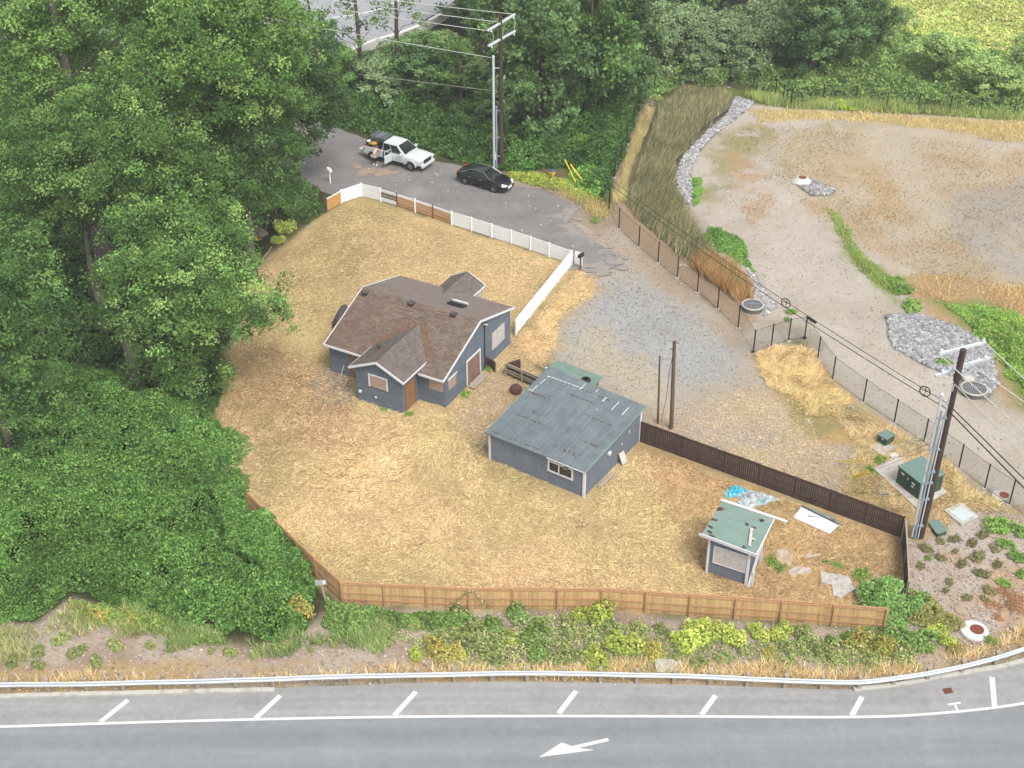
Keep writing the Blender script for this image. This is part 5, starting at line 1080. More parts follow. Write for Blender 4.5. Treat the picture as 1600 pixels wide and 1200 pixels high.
thicket('yellow_thicket', 'yellow green leafy patch just behind the far chain link fence', [(1300,160),(1340,158),(1375,172),(1300,172)], .9, 2500, .3, [(176,188,70),(160,180,68)], 28)
thicket('street_verge', 'dark green undergrowth between the street and the big left trees', [(300,200),(440,262),(500,292),(512,330),(480,352),(455,345),(430,335),(350,340),(300,350),(250,300),(100,180)], 1.0, 42000, .24, [(84,112,58),(98,126,64),(72,98,52)], 29)
thicket('forest_floor', 'shaded leafy ground cover below the big left trees', [(-220,300),(100,180),(280,330),(340,410),(385,440),(375,480),(345,560),(340,640),(180,590),(60,570),(-220,610)], 1.0, 60000, .3, [(70,98,50),(82,110,58),(60,84,44)], 30)
thicket('meadow', 'bright yellow green meadow growth at the top right', [(1330,-60),(1600,-60),(1900,60),(1750,165),(1600,150),(1510,105),(1370,60)], .5, 64000, .34, [(152,168,84),(166,176,92),(136,156,76),(182,170,116)], 31, k=2.6, bump=6)
thicket('vine', 'leafy green vine sprawling over the right end of the cedar fence', [(1320,950),(1340,920),(1375,908),(1412,920),(1440,935),(1465,950),(1455,975),(1400,985),(1350,970)], 1.6, 8000, .16, [(112,150,80),(128,162,88),(146,176,102)], 32, None, 2.6, 1.3, 2.5, ew=.7, gaps=.15)
thicket('reed_patch', 'vivid green reed patch at the right edge of the basin', [(1475,476),(1530,470),(1600,500),(1700,550),(1700,645),(1600,640),(1560,565),(1510,510)], .6, 26000, .2, [(120,162,66),(140,176,74),(104,144,58),(158,172,90)], 33, None, 1.6, k=2.1)
thicket('green_strip', 'bright green herb strip between the rock channel and the gravel', [(1072,280),(1095,275),(1104,320),(1080,325)], .6, 3500, .17, [(112,154,68),(130,168,76)], 34, None, 1.2, k=2.1, ew=.2)
thicket('green_strip', 'green leafy bush strip along the lower rock channel', [(1085,345),(1110,352),(1150,365),(1178,405),(1172,425),(1140,415),(1110,385)], .8, 6500, .17, [(104,146,68),(120,160,76),(92,130,62)], 35, None, 1.4, k=2.1, ew=.2)
thicket('bank_weeds', 'tangled green and yellowing weeds over the middle of the highway bank', [(540,965),(640,985),(740,955),(860,955),(900,975),(1000,965),(1080,1000),(1250,985),(1400,990),(1500,1000),(1480,1030),(1300,1050),(1150,1035),(1000,1045),(850,1048),(700,1040),(640,1020),(600,1000)], .5, 11000, .14, [(134,158,92),(150,168,96),(170,176,108),(190,176,130),(118,142,82)], 36, None, 3.2, 1.8, 2.8, ew=.2)
# shrubs: prototypes copied in loops
def shrub_proto(name, pal, size, n, seed, wts=None, h=1.0, k=2.2, stems=True):
    r = np.random.default_rng(seed); d = unit(r.normal(size=(n, 3))); d[:, 2] = np.abs(d[:, 2]); ph = r.random(3)*6
    a = np.arctan2(d[:, 1], d[:, 0]); rad = (.75+.2*np.sin(2*a+ph[0])+.12*np.sin(5*a+ph[1])+.1*np.sin(7*d[:, 2]+ph[2]))*(.55+.5*r.random(n)**.4)
    C = d*rad[:, None]*np.array([1, 1, h]); nm = unit(d+np.array([0, 0, .7])); V_ = leaves(C, size, nm, r, .6)
    cl = np.repeat(r.random(n//12+1), 12)[:n]; cc = palette(n, pal, wts, .1, r, k)*(.88+.24*cl)[:, None]
    me = npmesh('foliage', V_, 4, cc, LEAF); mb = MB()
    for k_ in range(5): a_ = k_*1.3; mb.tube([(0, 0, -.05), (.2*math.cos(a_), .2*math.sin(a_), .3*h), (.5*math.cos(a_), .5*math.sin(a_), .7*h)], [.03, .02, .01], 4)
    return (name, me, mb)
PROTO = {}
def shrub(kind, label, px, py, rad, group, sz=1.0):
    """first one builds the shrub, the rest copy it"""
    if kind not in PROTO:
        nm, me, mb = KINDS[kind]; t = thing(nm, label, 'shrub', (0, 0, 0), group=group); obj('foliage', me, t); mb.build('stem', BARKD, t); PROTO[kind] = t; o = t
    else: o = copytree(PROTO[kind])
    o.location = g(px, py); o.rotation_euler = (0, 0, random.random()*6.28); s = rad*random.uniform(1.0, 1.22)*(1.12 if 'bank' in group else 1); o.scale = (s, s*random.uniform(.85, 1.1), s*sz*random.uniform(.85, 1.15)); o['label'] = label; o['group'] = group; return o
KINDS = {
 'yg': shrub_proto('shrub', [(176,188,80),(160,178,76),(194,198,96),(140,162,68)], .17, 900, 51, h=.95),
 'yo': shrub_proto('shrub', [(180,184,82),(196,176,88),(170,140,84),(138,160,70)], .16, 800, 52, h=.9),
 'gr': shrub_proto('shrub', [(124,156,80),(142,170,90),(106,138,70)], .16, 800, 53, h=1),
 'gg': shrub_proto('weed', [(140,158,92),(160,172,102),(120,140,80),(176,168,112)], .2, 600, 54, h=.9),
 'ol': shrub_proto('shrub', [(126,124,78),(146,136,88),(108,106,70),(120,132,72)], .22, 380, 55, h=.8),
 'bg': shrub_proto('shrub', [(120,158,66),(138,172,74),(106,142,62)], .2, 500, 56, h=.8),
 'rd': shrub_proto('shrub', [(172,120,88),(156,104,80),(190,146,104),(150,140,88)], .2, 260, 57, h=.6),
 'ho': shrub_proto('shrub', [(156,162,92),(174,168,102),(138,150,82),(182,160,104)], .13, 2200, 59, h=.85),
 'wt': shrub_proto('flowering_weed', [(226,222,206),(206,198,176),(130,140,84),(176,160,120)], .12, 500, 58, h=.9),
}
YGL = 'bright yellow green round leaved shrub '
for px, py, r_, lab in [(938,962,.95,'against the cedar fence, above the rest'),(905,965,.45,'tiny, left of the one against the fence'),(976,1012,1.0,'between the big fence shrub and the guard rail'),(799,1002,.6,'left of the big green shrub pair on the bank'),(932,1035,.75,'low beside the guard rail post'),(1082,1000,1.05,'largest of the row left of the rust stemmed clump'),(1110,990,.9,'second of the large row below the fence'),(1143,998,.75,'third of the large row below the fence'),(1186,992,.62,'fourth of the row, by the thin leaning stalk'),(1220,992,.68,'rightmost of the row below the fence'),(650,1025,.45,'small low one far left on the bank'),(1478,1003,.6,'beside the white ringed manhole'),(1460,985,.6,'behind the one beside the manhole')]:
    shrub('yg', YGL+lab, px, py, r_, 'bright yellow green shrubs on the highway bank', .9)
for px, py, r_, lab in [(683,1018,.8,'beside the guard rail on the left bank'),(715,1022,.6,'right of its larger neighbour by the rail'),(1022,1020,.65,'left of the concrete pad'),(1340,1005,.9,'left of the vine bushes near the rail'),(1380,1015,.8,'just right of the dry shrub by the rail'),(1200,1022,.5,'low by the rail under the row of shrubs'),(1492,1016,.4,'below the manhole')]:
    shrub('yo', 'yellow and orange tinted shrub '+lab, px, py, r_, 'orange tinted shrubs on the highway bank', .85)
for px, py, r_, lab in [(808,960,.75,'against the cedar fence behind the bank shrubs'),(835,995,.9,'upper of two on the middle bank'),(840,1018,.75,'lower of two on the middle bank'),(770,985,.8,'left of the middle bank pair'),(1325,1000,.45,'small round one left of the leaning vine'),(1300,1003,.35,'small round one right of the bare stalk'),(1355,1000,.4,'between small round one and vine'),(725,975,.7,'upper left on the bank'),(560,985,.6,'near the bramble edge'),(640,975,.5,'below the second fence panel'),(1440,1005,.9,'in front of the olive bush'),(1400,995,.8,'under the vine')]:
    shrub('gr', 'mid green shrub '+lab, px, py, r_, 'mid green shrubs on the highway bank', .9)
for px, py, r_ in [(740,1000,.9),(760,1010,.8),(700,995,.7),(775,1025,.7),(720,960,.6),(600,985,.4),(645,980,.4),(610,1005,.3),(890,985,.6),(925,990,.6),(955,985,.5),(880,1010,.5),(895,1030,.7),(870,1035,.6),(1000,985,.5),(1035,985,.5),(1060,1030,.4),(1090,1040,.5),(1130,1030,.5),(1160,1015,.5),(1260,1000,.7),(1285,1020,.6),(1240,1015,.6),(1250,985,.5),(1310,1030,.6),(1230,1035,.5),(1360,1035,.6),(1410,1030,.7),(850,970,.35),(885,965,.3),(180,1010,.5),(235,1010,.3),(290,1000,.25),(270,1012,.3),(330,1018,.25),(360,1020,.4),(398,1022,.4),(435,1015,.5),(485,1015,.25),(520,1005,.4),(590,1000,.3),(120,1020,.5),(60,1020,.5),(20,1035,.5),(150,1035,.4),(60,1040,.4),(95,1000,.5),(10,1000,.4)]:
    shrub('gg', 'grey green weedy clump on the highway bank mulch', px, py, r_, 'grey green weedy clumps on the bank', .8)
for cx, cy, r_ in [(215,350,.5),(320,295,.35),(420,280,.45),(550,310,.4),(630,250,.45),(710,350,.45),(590,410,.55),(320,415,.35),(475,460,.45),(730,465,.4),(180,475,.35),(425,370,.3),(385,590,.35),(360,650,.3),(515,705,.35),(670,650,.45),(620,530,.5),(640,710,.3)]:
    shrub('ol', 'small dull olive plant in the mulch bed right of the fences', 1400+.2167*cx, 780+.2167*cy+2, r_, 'small dull olive plants in the right mulch bed', .7)
for cx, cy, r_ in [(740,185,1.0),(900,225,.6),(790,310,.6),(880,405,.6),(905,525,.4),(780,590,.4),(230,410,.25),(980,640,.4),(685,1010,.4)]:
    shrub('bg', 'fresh green bushy plant in the mulch bed at the right edge', 1400+.2167*cx, 780+.2167*cy+4, r_, 'fresh green plants in the right mulch bed', .9)
for cx, cy, r_ in [(690,760,.4),(830,760,.5),(890,795,.5),(735,850,.35),(770,660,.4),(850,700,.4),(800,690,.3),(910,730,.4),(750,780,.3)]:
    shrub('rd', 'low rusty red plant in the lower part of the right mulch bed', 1400+.2167*cx, 780+.2167*cy, r_, 'rusty red plants in the right mulch bed', .6)
for px, py, r_, lab in [(1448,962,1.1,'large olive green bush behind the white ringed manhole'),(1474,975,1.0,'second large olive green bush left of the manhole ring'),(1435,940,.9,'pale olive bush beside the end of the brown fence')]:
    shrub('ho', lab, px, py, r_, 'large olive bushes by the fence corner', .9)
for px, py, r_ in [(1067,418,.35),(1383,775,.5),(1425,695,.5),(1440,690,.4),(1440,705,.35),(1425,705,.3),(1490,765,.2),(1262,660,.3),(1220,590,.3),(1370,905,.35),(900,1045,.4),(860,1050,.3),(820,1055,.3),(775,1052,.35),(738,1050,.3),(1408,700,.3),(1330,640,.3),(1290,600,.25),(1322,665,.3),(1375,760,.35)]:
    shrub('wt', 'pale flowering weed with dry white heads', px, py, r_, 'pale flowering weeds', .9)
for px, py, r_, lab in [(1425,480,1.0,'green bush left of the grey rock area, lower'),(1410,455,.8,'green bush left of the grey rock area, middle'),(1400,440,.6,'green bush left of the grey rock area, upper'),(1475,568,.6,'green bush behind the top of the right utility pole'),(1236,488,.4,'small green bush beside the gravel near the gate'),(1230,500,.3,'tiny green bush beside the gravel near the gate'),(1190,482,.3,'small green tuft at the end of the rock channel'),(930,345,.45,'lone green bush on the dirt at the street end'),(1155,400,.8,'big leafy herb at the lower end of the green strip'),(1105,372,.6,'leafy herb in the middle of the green strip'),(753,625,.0,''),(1360,735,.4,'green bush beside the close pair of yellow guards'),(1375,720,.5,'green bush between the small pad and the long pad')]:
    if r_ > 0: shrub('bg', lab, px, py, r_, 'single green bushes around the basin', .9)
for px, py, r_, lab in [(765,577,.4,'under the house downspout'),(727,617,.45,'at the house corner beside the plank step'),(640,648,.3,'at the foot of the orange boarded door'),(600,640,.25,'low against the front wall of the house wing'),(1207,880,.5,'climbing the right side of the small shed'),(1220,890,.4,'between the small shed and the slabs'),(1308,885,.4,'in dry grass near the slabs'),(1345,900,.6,'beside the yard corner vine'),(1370,925,.8,'inside the yard corner behind the cedar fence'),(1290,880,.25,'tiny, right of the pale sticks')]:
    shrub('bg', 'green weed '+lab, px, py, r_, 'green weeds around the buildings', .9)
for px, py, r_, lab in [(445,360,.9,'yellow leafy bush beside the camp clutter, upper'),(435,378,.6,'yellow leafy bush beside the camp clutter, middle'),(395,405,.55,'yellow leafy bush beside the camp clutter, lower'),(470,940+15,.95,'yellow green bush in front of the bramble mound'),(205,970,.6,'small yellow green bush at the bramble foot'),(155,965,.6,'yellowish bush at the left bramble foot')]:
    shrub('yg' if py < 500 else 'yo', lab, px, py, r_, 'yellow bushes at the thicket edges', 1)
shrub('yg', 'bright yellow flowering bush at the top end of the cattails', 1029,157,.5, 'yellow basin bush', 1)

# background trees: a few crown shapes, each tree its own object with its own size and turn
def proto_tree(seed, pal, n_l=14, R0=3.2, H=11, per=3.0, size=.34, squash=1.0, droop=.15, bark=None):
    rs = random.Random(seed); L_ = []
    for i in range(n_l):
        a = rs.random()*6.28; f = rs.random()**.6; z = H*(.14+.76*rs.random()); w = R0*(1.05-.75*abs(z/H-.4)); L_.append((w*f*math.cos(a), w*f*math.sin(a), z*squash, R0*rs.uniform(.42, .68)))
    L_.append((0, 0, H*squash*.93, R0*.45)); mb = MB(); limbs(mb, None, H*.9*squash, .26, L_, rs)
    V_, C_ = crown_leaves(L_, per, size, pal, seed, .2, droop); return npmesh('crown', V_, 4, C_, LEAF), mb, bark or BARKD
TP = {'a': proto_tree(61, PG2), 'b': proto_tree(62, [(92,122,70),(106,136,80),(80,108,62)], 16, 3.6, 10), 'w': proto_tree(63, [(124,146,100),(138,158,110),(110,132,88)], 15, 3.6, 7, 3, .32, .9, .3),
      'p': proto_tree(64, [(136,160,92),(152,174,102),(120,146,82)], 14, 3.4, 7, 3, .34), 't': proto_tree(65, PG2, 7, 2.6, 18, 2.0, .34)}
TPO = {}
def bt(kind, label, px, py, s, sz=1.0, name='tree', group=None):
    if kind not in TPO:
        me, mb, bk = TP[kind]; t = thing(name, label, 'tree', (0, 0, 0)); obj('crown', me, t); mb.build('trunk', bk, t, smooth=True); TPO[kind] = t; o = t
    else: o = copytree(TPO[kind])
    o.name = name; o.location = g(px, py); o.rotation_euler = (0, 0, random.random()*6.28); o.scale = (s, s, s*sz); o['label'] = label
    if group: o['group'] = group
    return o
GP = 'trees behind the street'
bt('b','broad dark green tree rising right behind the two arms of the far pole',850,215,1.15,1.15,'alder_tree',GP)
bt('a','tall dark green tree right of the far pole, reaching the top edge',925,190,1.2,1.3,'alder_tree',GP)
bt('b','dark green tree close above the steep chain link fence',965,160,1.0,1.2,'alder_tree',GP)
bt('a','dark green tree directly left of the far pole',720,190,.8,.9,'alder_tree',GP)
bt('b','grey green tree behind the pickup and left of the pole',670,165,.85,.8,'alder_tree',GP)
bt('w','grey green willow behind the silver pickup',610,160,.8,.75,'willow_tree',GP)
bt('a','small dark tree behind the black topped pickup bed',540,165,.7,.7,'alder_tree',GP)
bt('b','dark tree filling the gap far behind the far pole top',800,120,1.1,1.0,'alder_tree',GP)
bt('a','dark tree far behind the broad tree, at the top edge',880,80,1.1,1.1,'alder_tree',GP)
bt('w','silvery willow left of centre behind the far fence corner',1010,110,.9,1.0,'willow_tree',GP)
bt('w','silvery willow sloping behind the yellow flowering bush',1070,105,1.0,.8,'willow_tree',GP)
bt('w','silvery willow right behind the cattail end',1130,112,1.0,.75,'willow_tree',GP)
bt('b','dark green tree at the very top edge above the willows',1075,25,1.2,1.1,'alder_tree',GP)
bt('a','dark green tree at the very top edge left of the middle right tree',1130,20,1.2,1.1,'alder_tree',GP)
bt('b','green tree at the top edge above the willows',1040,40,1.1,1.0,'alder_tree',GP)
bt('w','pale willow at the top edge above the fence bend',1180,95,.95,.9,'willow_tree',GP)
bt('b','rounded green tree above the straight far fence',1265,118,1.1,.8,'alder_tree',GP)
bt('b','taller green tree behind the rounded one above the far fence',1320,95,1.05,.85,'alder_tree',GP)
bt('p','pale green tree between the dark tree and the meadow bush',1385,75,.8,.7,'birch_tree',GP)
bt('p','mid green round tree standing alone before the meadow',1462,128,.8,.85,'birch_tree',GP)
bt('p','wide pale green bush tree at the right end of the far fence',1540,150,.8,.65,'birch_tree',GP)
bt('p','pale green bush tree cut by the right edge above the fence',1610,130,.8,.8,'birch_tree',GP)
bt('b','green tree at the top edge near the middle right',1200,30,1.2,1.0,'alder_tree',GP)
bt('p','light green tree at the very top right of the woods',1290,20,.7,.5,'birch_tree',GP)
bt('b','dark tree at the top edge right of the far highway',740,50,1.0,1.0,'alder_tree',GP)
bt('a','dark tree in the wood behind the tall pole and its wires',790,175,.9,.8,'alder_tree',GP)
bt('w','yellowish willow low behind the sparse tall trees',640,110,.8,.6,'willow_tree',GP)
bt('p','yellow green bush beneath the sparse tall trees',700,105,.8,.6,'birch_tree',GP)
bt('p','yellow green bush beside the far barrier gap',530,110,.6,.5,'birch_tree',GP)
bt('a','dark tree behind the willows at the top edge',960,30,1.2,1.2,'alder_tree',GP)
bt('w','grey green willow between pickup and pole',735,150,.75,.7,'willow_tree',GP)
bt('b','dark green bush tree behind the cars, near the yellow marker',760,205,.6,.5,'alder_tree',GP)
def sparse(label, px, py, H, L_, seed):
    b = g(px, py); lb = lobes_px([(x, y, dy, r_) for x, y, dy, r_ in L_], b.y, b); return tree_at('cottonwood_tree', label, b, lb, H, .27, PG2, seed, 1.8, .3, None, BARKD, nper=40, spray=1.1)
for px, py, s_, k_, lab in [(60,175,1.3,'b','far left at the upper edge'),(150,165,1.3,'a','behind the pale forked trunk'),(240,160,1.25,'b','upper left between the big crowns'),(320,150,1.2,'a','right of the tallest cottonwood crown'),(390,150,1.15,'b','left of the bending street end'),(440,150,1.0,'a','screening the far highway above the street end'),(350,215,.9,'b','at the left end of the street'),(100,260,1.1,'b','below the forked trunk at far left'),(250,240,1.0,'a','in the shade of the cottonwoods')]:
    bt(k_, 'background tree '+lab, px, py, s_, 1.0, 'alder_tree', 'background trees at the upper left')
sparse('sparse tall tree with a bare lit trunk, left of two before the far highway', 566, 152, 20, [(545,20,0,1.8),(575,50,0,1.6),(530,60,0,1.6),(555,95,0,1.2),(590,20,0,1.4),(500,30,0,1.6),(560,-20,0,2)], 71)
sparse('sparse tall tree with a dark bare trunk, right of two before the far highway', 621, 130, 18, [(625,20,0,1.3),(600,40,0,1.2),(640,5,0,1.5),(650,35,0,.9),(615,-20,0,2),(605,75,0,1.0),(640,75,0,.8)], 72)
bt('a', 'dark tree closing the gap in front of the far highway', 505,120,.75,.8,'alder_tree','trees behind the street')
bt('b', 'small dark tree under the sparse tall trees', 590,120,.5,.5,'alder_tree','trees behind the street')
sparse('slim dark tree at the street bend in front of the far highway', 500, 165, 14, [(480,40,0,1.8),(505,80,0,1.6),(470,80,0,1.6),(485,110,0,1.8),(510,120,0,1.3)], 73)

# ---------------- dry straw, grass, cattails, rocks ----------------
def strawfield(name, label, P, n, L_, w, pal, seed, wts=None, edge=.3, k=1.8, swirl=4.0, rise=.12, zoff=.0):
    P = W(P) if not isinstance(P, np.ndarray) else P; r = np.random.default_rng(seed); q = sample(P, n, edge, seed, .9); x, y = q[:, 0], q[:, 1]
    ok = ~((x > -14) & (x < 13) & (y > 66) & (y < 88) & (inhouse(x, y))); x, y = x[ok], y[ok]
    d = fbm(x, y, swirl, seed+3, 3)*5+fbm(x, y, .9, seed+4, 2)*3+.4; V_ = lying(np.stack([x, y], 1), L_, w, d, .01, r, rise)
    gq = fbm(x, y, 5, seed+12, 3).clip(-.6, .6)[:, None]; hue = 1-gq*np.array([[.07, -.02, .10]])
    tint = (1+.17*fbm(x, y, 2.6, seed+7, 4)+.10*fbm(x, y, .8, seed+8, 2)+.15*fbm(x, y, 8, seed+9, 3))[:, None]; return prop(obj(name, npmesh(name, V_, 3, palette(len(x), pal, wts, .12, r, k)*tint*hue, BLADE)), label, kind='stuff')
def inhouse(x, y):
    m = np.zeros(x.shape, bool)
    for o_, a_, x0, x1, y0, y1 in ((HO, HA, -9.4, .1, -.1, 9.3), (HO, HA, -5.8, -2.1, -2, .1), (GO, GA, -7, .0, 0, 7)):
        dx, dy = x-o_.x, y-o_.y; u = dx*math.cos(a_)+dy*math.sin(a_); v = -dx*math.sin(a_)+dy*math.cos(a_); m |= (u > x0) & (u < x1) & (v > y0) & (v < y1)
    return m
STRAW = [(226,199,147),(208,178,126),(238,215,166),(188,156,108),(164,136,92)]
strawfield('mown_straw', 'pale mown straw lying over the lower half of the yard', [(350,730),(345,640),(420,640),(560,645),(700,650),(765,700),(912,790),(1000,700),(1150,760),(1408,845),(1400,950),(1218,962),(1076,955),(940,946),(733,945),(536,936),(495,895),(440,842),(391,790)], 150000, .26, .022, STRAW, 81, k=2.15)
strawfield('mown_straw', 'tan mown straw over the upper half of the yard by the street fence', [(511,335),(565,312),(898,418),(806,523),(860,600),(760,700),(560,640),(345,650),(345,590),(372,480),(400,420),(450,375)], 90000, .24, .022, [(218,190,140),(200,170,122),(232,206,156),(180,152,108),(164,148,102)], 82, k=2.25)
strawfield('brown_dry_grass', 'rusty brown dry grass around the small shed', [(1000,700),(1130,745),(1408,848),(1404,950),(1218,962),(1130,945),(1080,880),(1040,800)], 40000, .30, .024, [(190,154,104),(204,172,120),(160,128,86),(218,190,138)], 83, rise=.3, k=2.1)
strawfield('brown_litter', 'brown leaf litter and straw left of the house', [(350,560),(430,540),(520,590),(560,650),(520,700),(400,710),(345,680)], 14000, .22, .024, [(172,134,100),(194,158,118),(152,114,88),(210,178,132)], 84, k=2.1)
strawfield('side_straw', 'orange straw strip between the white fence and the gravel', STRAWSIDE, 12000, .26, .024, [(214,182,132),(198,164,116),(226,200,152)], 85, rise=.25)
strawfield('far_corner_dry_grass', 'golden dry grass around the green transformers', [(1300,640),(1348,640),(1443,700),(1538,770),(1590,800),(1500,800),(1440,840),(1408,835),(1290,770),(1330,740)], 26000, .32, .026, [(214,186,134),(194,164,114),(228,204,156),(150,148,96)], 86, None, 1.0, rise=.45)
strawfield('scattered_straw', 'thin straw scattered over the dirt behind the brown fence', [(1010,690),(1020,640),(1180,600),(1320,700),(1400,830)], 6000, .26, .024, [(214,190,150),(196,166,120),(226,202,160)], 87)
def grassfield(name, label, P, n, h, w, pal, seed, wts=None, lean=.35, edge=.5, k=1.8, dirs=None, clump=0):
    P = W(P); r = np.random.default_rng(seed); q = sample(P, n, edge, seed, .7)
    if clump: f = fbm(q[:, 0], q[:, 1], clump, seed+2, 3); q = q[f+.25*r.normal(size=len(q)) > -.05]
    dd = None if dirs is None else np.full(len(q), dirs)+fbm(q[:, 0], q[:, 1], 3, seed, 2)*1.5
    V_ = blades(q, h, w, lean, dd, r=r); tint = (1+.3*fbm(q[:, 0], q[:, 1], 1.8, seed+7, 4))[:, None]
    return prop(obj(name, npmesh(name, V_, 3, palette(len(q), pal, wts, .14, r, k)*tint, BLADE)), label, kind='stuff')
grassfield('cattails', 'tall brown and green cattail stand curving inside the chain link fence', [(p_[0]-4, p_[1]+3) for p_ in CATTAIL], 52000, .85, .055, [(120,126,84),(180,162,120),(96,112,74),(212,192,146),(138,128,92)], 91, [4,2.2,4,1.5,2], .55, .3, dirs=.6, k=2.2, clump=0)
grassfield('pale_fence_grass', 'pale dry grass between the steep fence and the cattails', [(960,318),(953,322),(975,262),(1000,190),(1012,168),(1025,175),(1005,215),(985,270),(975,315)], 7000, .6, .05, [(214,192,142),(196,180,120),(176,172,106)], 92, k=2.4)
grassfield('golden_reeds', 'golden orange dry reeds at the lower end of the cattails', [(1085,395),(1130,410),(1170,440),(1180,468),(1150,472),(1105,440),(1080,420)], 9000, .9, .05, [(206,160,100),(224,184,124),(184,136,82)], 93, lean=.5)
strawfield('golden_grass', 'golden dry grass beside the chain link gate', [(1185,560),(1235,540),(1262,540),(1290,580),(1330,635),(1300,650),(1250,615),(1200,600)], 15000, .42, .03, [(220,190,130),(204,170,112),(232,208,156),(176,158,104)], 94, None, 2.6, 1.75, 1.8, .3)
grassfield('rail_grass', 'pale golden grass fringe behind the guard rail', [(-40,1058),(100,1054),(140,1040),(160,1056),(430,1058),(640,1040),(800,1046),(1000,1035),(1100,1038),(1200,1035),(1340,1045),(1450,1030),(1530,1010),(1640,965),(1640,995),(1530,1035),(1395,1062),(1340,1069),(1100,1062),(800,1056),(430,1066),(-40,1074)], 24000, .48, .04, [(224,196,144),(208,180,126),(236,214,166),(184,160,110)], 95, lean=.8, clump=1.6, k=2.2)
grassfield('basin_edge_grass', 'wheat coloured grass strip below the far fence', [(1170,172),(1240,170),(1600,190),(1750,200),(1750,225),(1600,228),(1530,212),(1440,198),(1300,188),(1190,192)], 14000, .3, .05, [(214,190,136),(198,176,124),(180,172,108)], 96, lean=.6, edge=1.5, k=2.1)
grassfield('basin_weeds', 'thin olive and rust weeds over the basin floor', [(1100,230),(1170,190),(1600,230),(1700,300),(1700,480),(1440,430),(1330,380),(1230,300),(1180,360),(1110,300)], 22000, .16, .08, [(168,162,104),(196,156,110),(182,140,100),(146,152,92)], 97, lean=1.4, clump=5, k=1.8)
grassfield('basin_weeds', 'orange brown weeds beside the vivid green reeds', [(1400,428),(1450,425),(1600,448),(1720,480),(1720,560),(1600,500),(1530,468),(1460,475),(1430,480)], 9000, .25, .05, [(192,156,106),(210,176,124),(160,146,92)], 98, lean=.9, clump=3, k=2.1)
grassfield('track_weeds', 'green weed band between the gravel track and the basin floor', [(1290,325),(1310,330),(1350,400),(1410,440),(1410,470),(1360,440),(1320,390)], 6000, .22, .06, [(140,162,74),(160,176,90),(120,146,66)], 99, lean=.8)
grassfield('verge_grass', 'dry and green grass at the street end', [(850,290),(905,322),(935,345),(950,345),(958,322),(940,312),(880,296)], 5000, .3, .05, [(190,166,110),(140,146,80),(206,182,130)], 100)
grassfield('bank_grass', 'thin yellow green grass over the left bank', [(-40,985),(60,980),(110,945),(200,975),(300,1010),(240,1000),(150,985),(60,1010),(100,1040),(-40,1055)], 7000, .45, .045, [(150,160,96),(182,176,118),(126,150,84),(160,140,110)], 101, lean=.8, clump=2.5, edge=1.5, k=2.1)
grassfield('far_fence_grass', 'yellow green tall grass along the far chain link fence', [(1150,146),(1215,152),(1240,166),(1285,158),(1340,160),(1600,183),(1700,190),(1700,200),(1600,190),(1340,172),(1240,172),(1200,166)], 12000, .7, .06, [(140,164,84),(166,180,98),(118,148,72),(182,180,112)], 102, k=2.6)
grassfield('bank_tall_grass', 'loose green grass fading from the brambles into the bank soil', [(190,950),(270,968),(330,985),(430,1000),(500,980),(560,965),(640,965),(600,1010),(520,1018),(440,1028),(330,1018),(240,1000)], 9000, .55, .045, [(120,152,84),(148,168,100),(104,136,74),(176,172,116)], 103, lean=.7, edge=2, clump=2.2, k=2.2)
def rocks(name, label, P, n, s, pal, seed, edge=.3):
    flatk, hh = (.45, 0) if s < .13 else (.6, .05)
    P = W(P) if not isinstance(P, np.ndarray) else P; r = np.random.default_rng(seed); q = sample(P, n, edge, seed, .4); N = len(q)
    base = np.array([[-1,-1,-.3],[1,-1,-.3],[1,1,-.3],[-1,1,-.3],[-.6,-.7,.6],[.7,-.5,.7],[.5,.7,.5],[-.6,.6,.75]], float); F_ = np.array([[0,1,5,4],[1,2,6,5],[2,3,7,6],[3,0,4,7],[4,5,6,7]])
    a = r.random(N)*6.28; sc = s*(.5+.9*r.random(N)); vv = base[None]*(1+.3*r.normal(size=(N, 8, 3)))*sc[:, None, None]*.5; c, s_ = np.cos(a)[:, None], np.sin(a)[:, None]
    X = vv[..., 0]*c-vv[..., 1]*s_; Y = vv[..., 0]*s_+vv[..., 1]*c; Pn = np.stack([X+q[:, 0:1], Y+q[:, 1:2], vv[..., 2]*flatk+sc[:, None]*.1*flatk+hh*r.random(N)[:, None]], -1)
    V_ = Pn[:, F_].reshape(-1, 4, 3); cc = np.repeat(palette(N, pal, None, .12, r, 1.25), 5, 0); return prop(obj(name, npmesh(name, V_, 4, cc, BLADE)), label, kind='stuff')
GRK = [(190,190,192),(212,212,212),(166,164,164),(236,236,234),(180,174,168)]
rocks('riprap', 'grey rock channel curving beside the cattails', ROCK1, 5200, .24, GRK, 111, .2); rocks('riprap', 'grey rocks at the lower end of the channel by the round grate', ROCK2, 2600, .24, GRK, 112)
rocks('riprap', 'wide grey rock apron behind the right utility pole', ROCK3, 9000, .24, [(184,184,186),(202,202,202),(162,162,164),(220,220,220)], 113); rocks('riprap', 'small rock pile around the white manhole cone', ROCK4, 1200, .24, GRK, 114, .1)
rocks('gravel', 'loose stones scattered over the gravel turnaround', LOT, 1800, .07, [(206,206,206),(180,182,184),(226,222,212),(196,190,180)], 115); rocks('gravel', 'loose stones scattered along the dirt strip by the chain link fence', DIRT, 3200, .08, [(206,196,180),(190,178,160),(226,220,208),(176,162,144)], 116)
rocks('wood_chips', 'pale wood chips and clods on the planted bank', PLANT, 8000, .09, [(222,210,198),(198,180,164),(208,192,178),(178,158,142)], 117); rocks('gravel', 'scattered pale stones on the basin gravel', POND, 5000, .08, [(214,206,194),(186,172,154),(160,146,128)], 118)
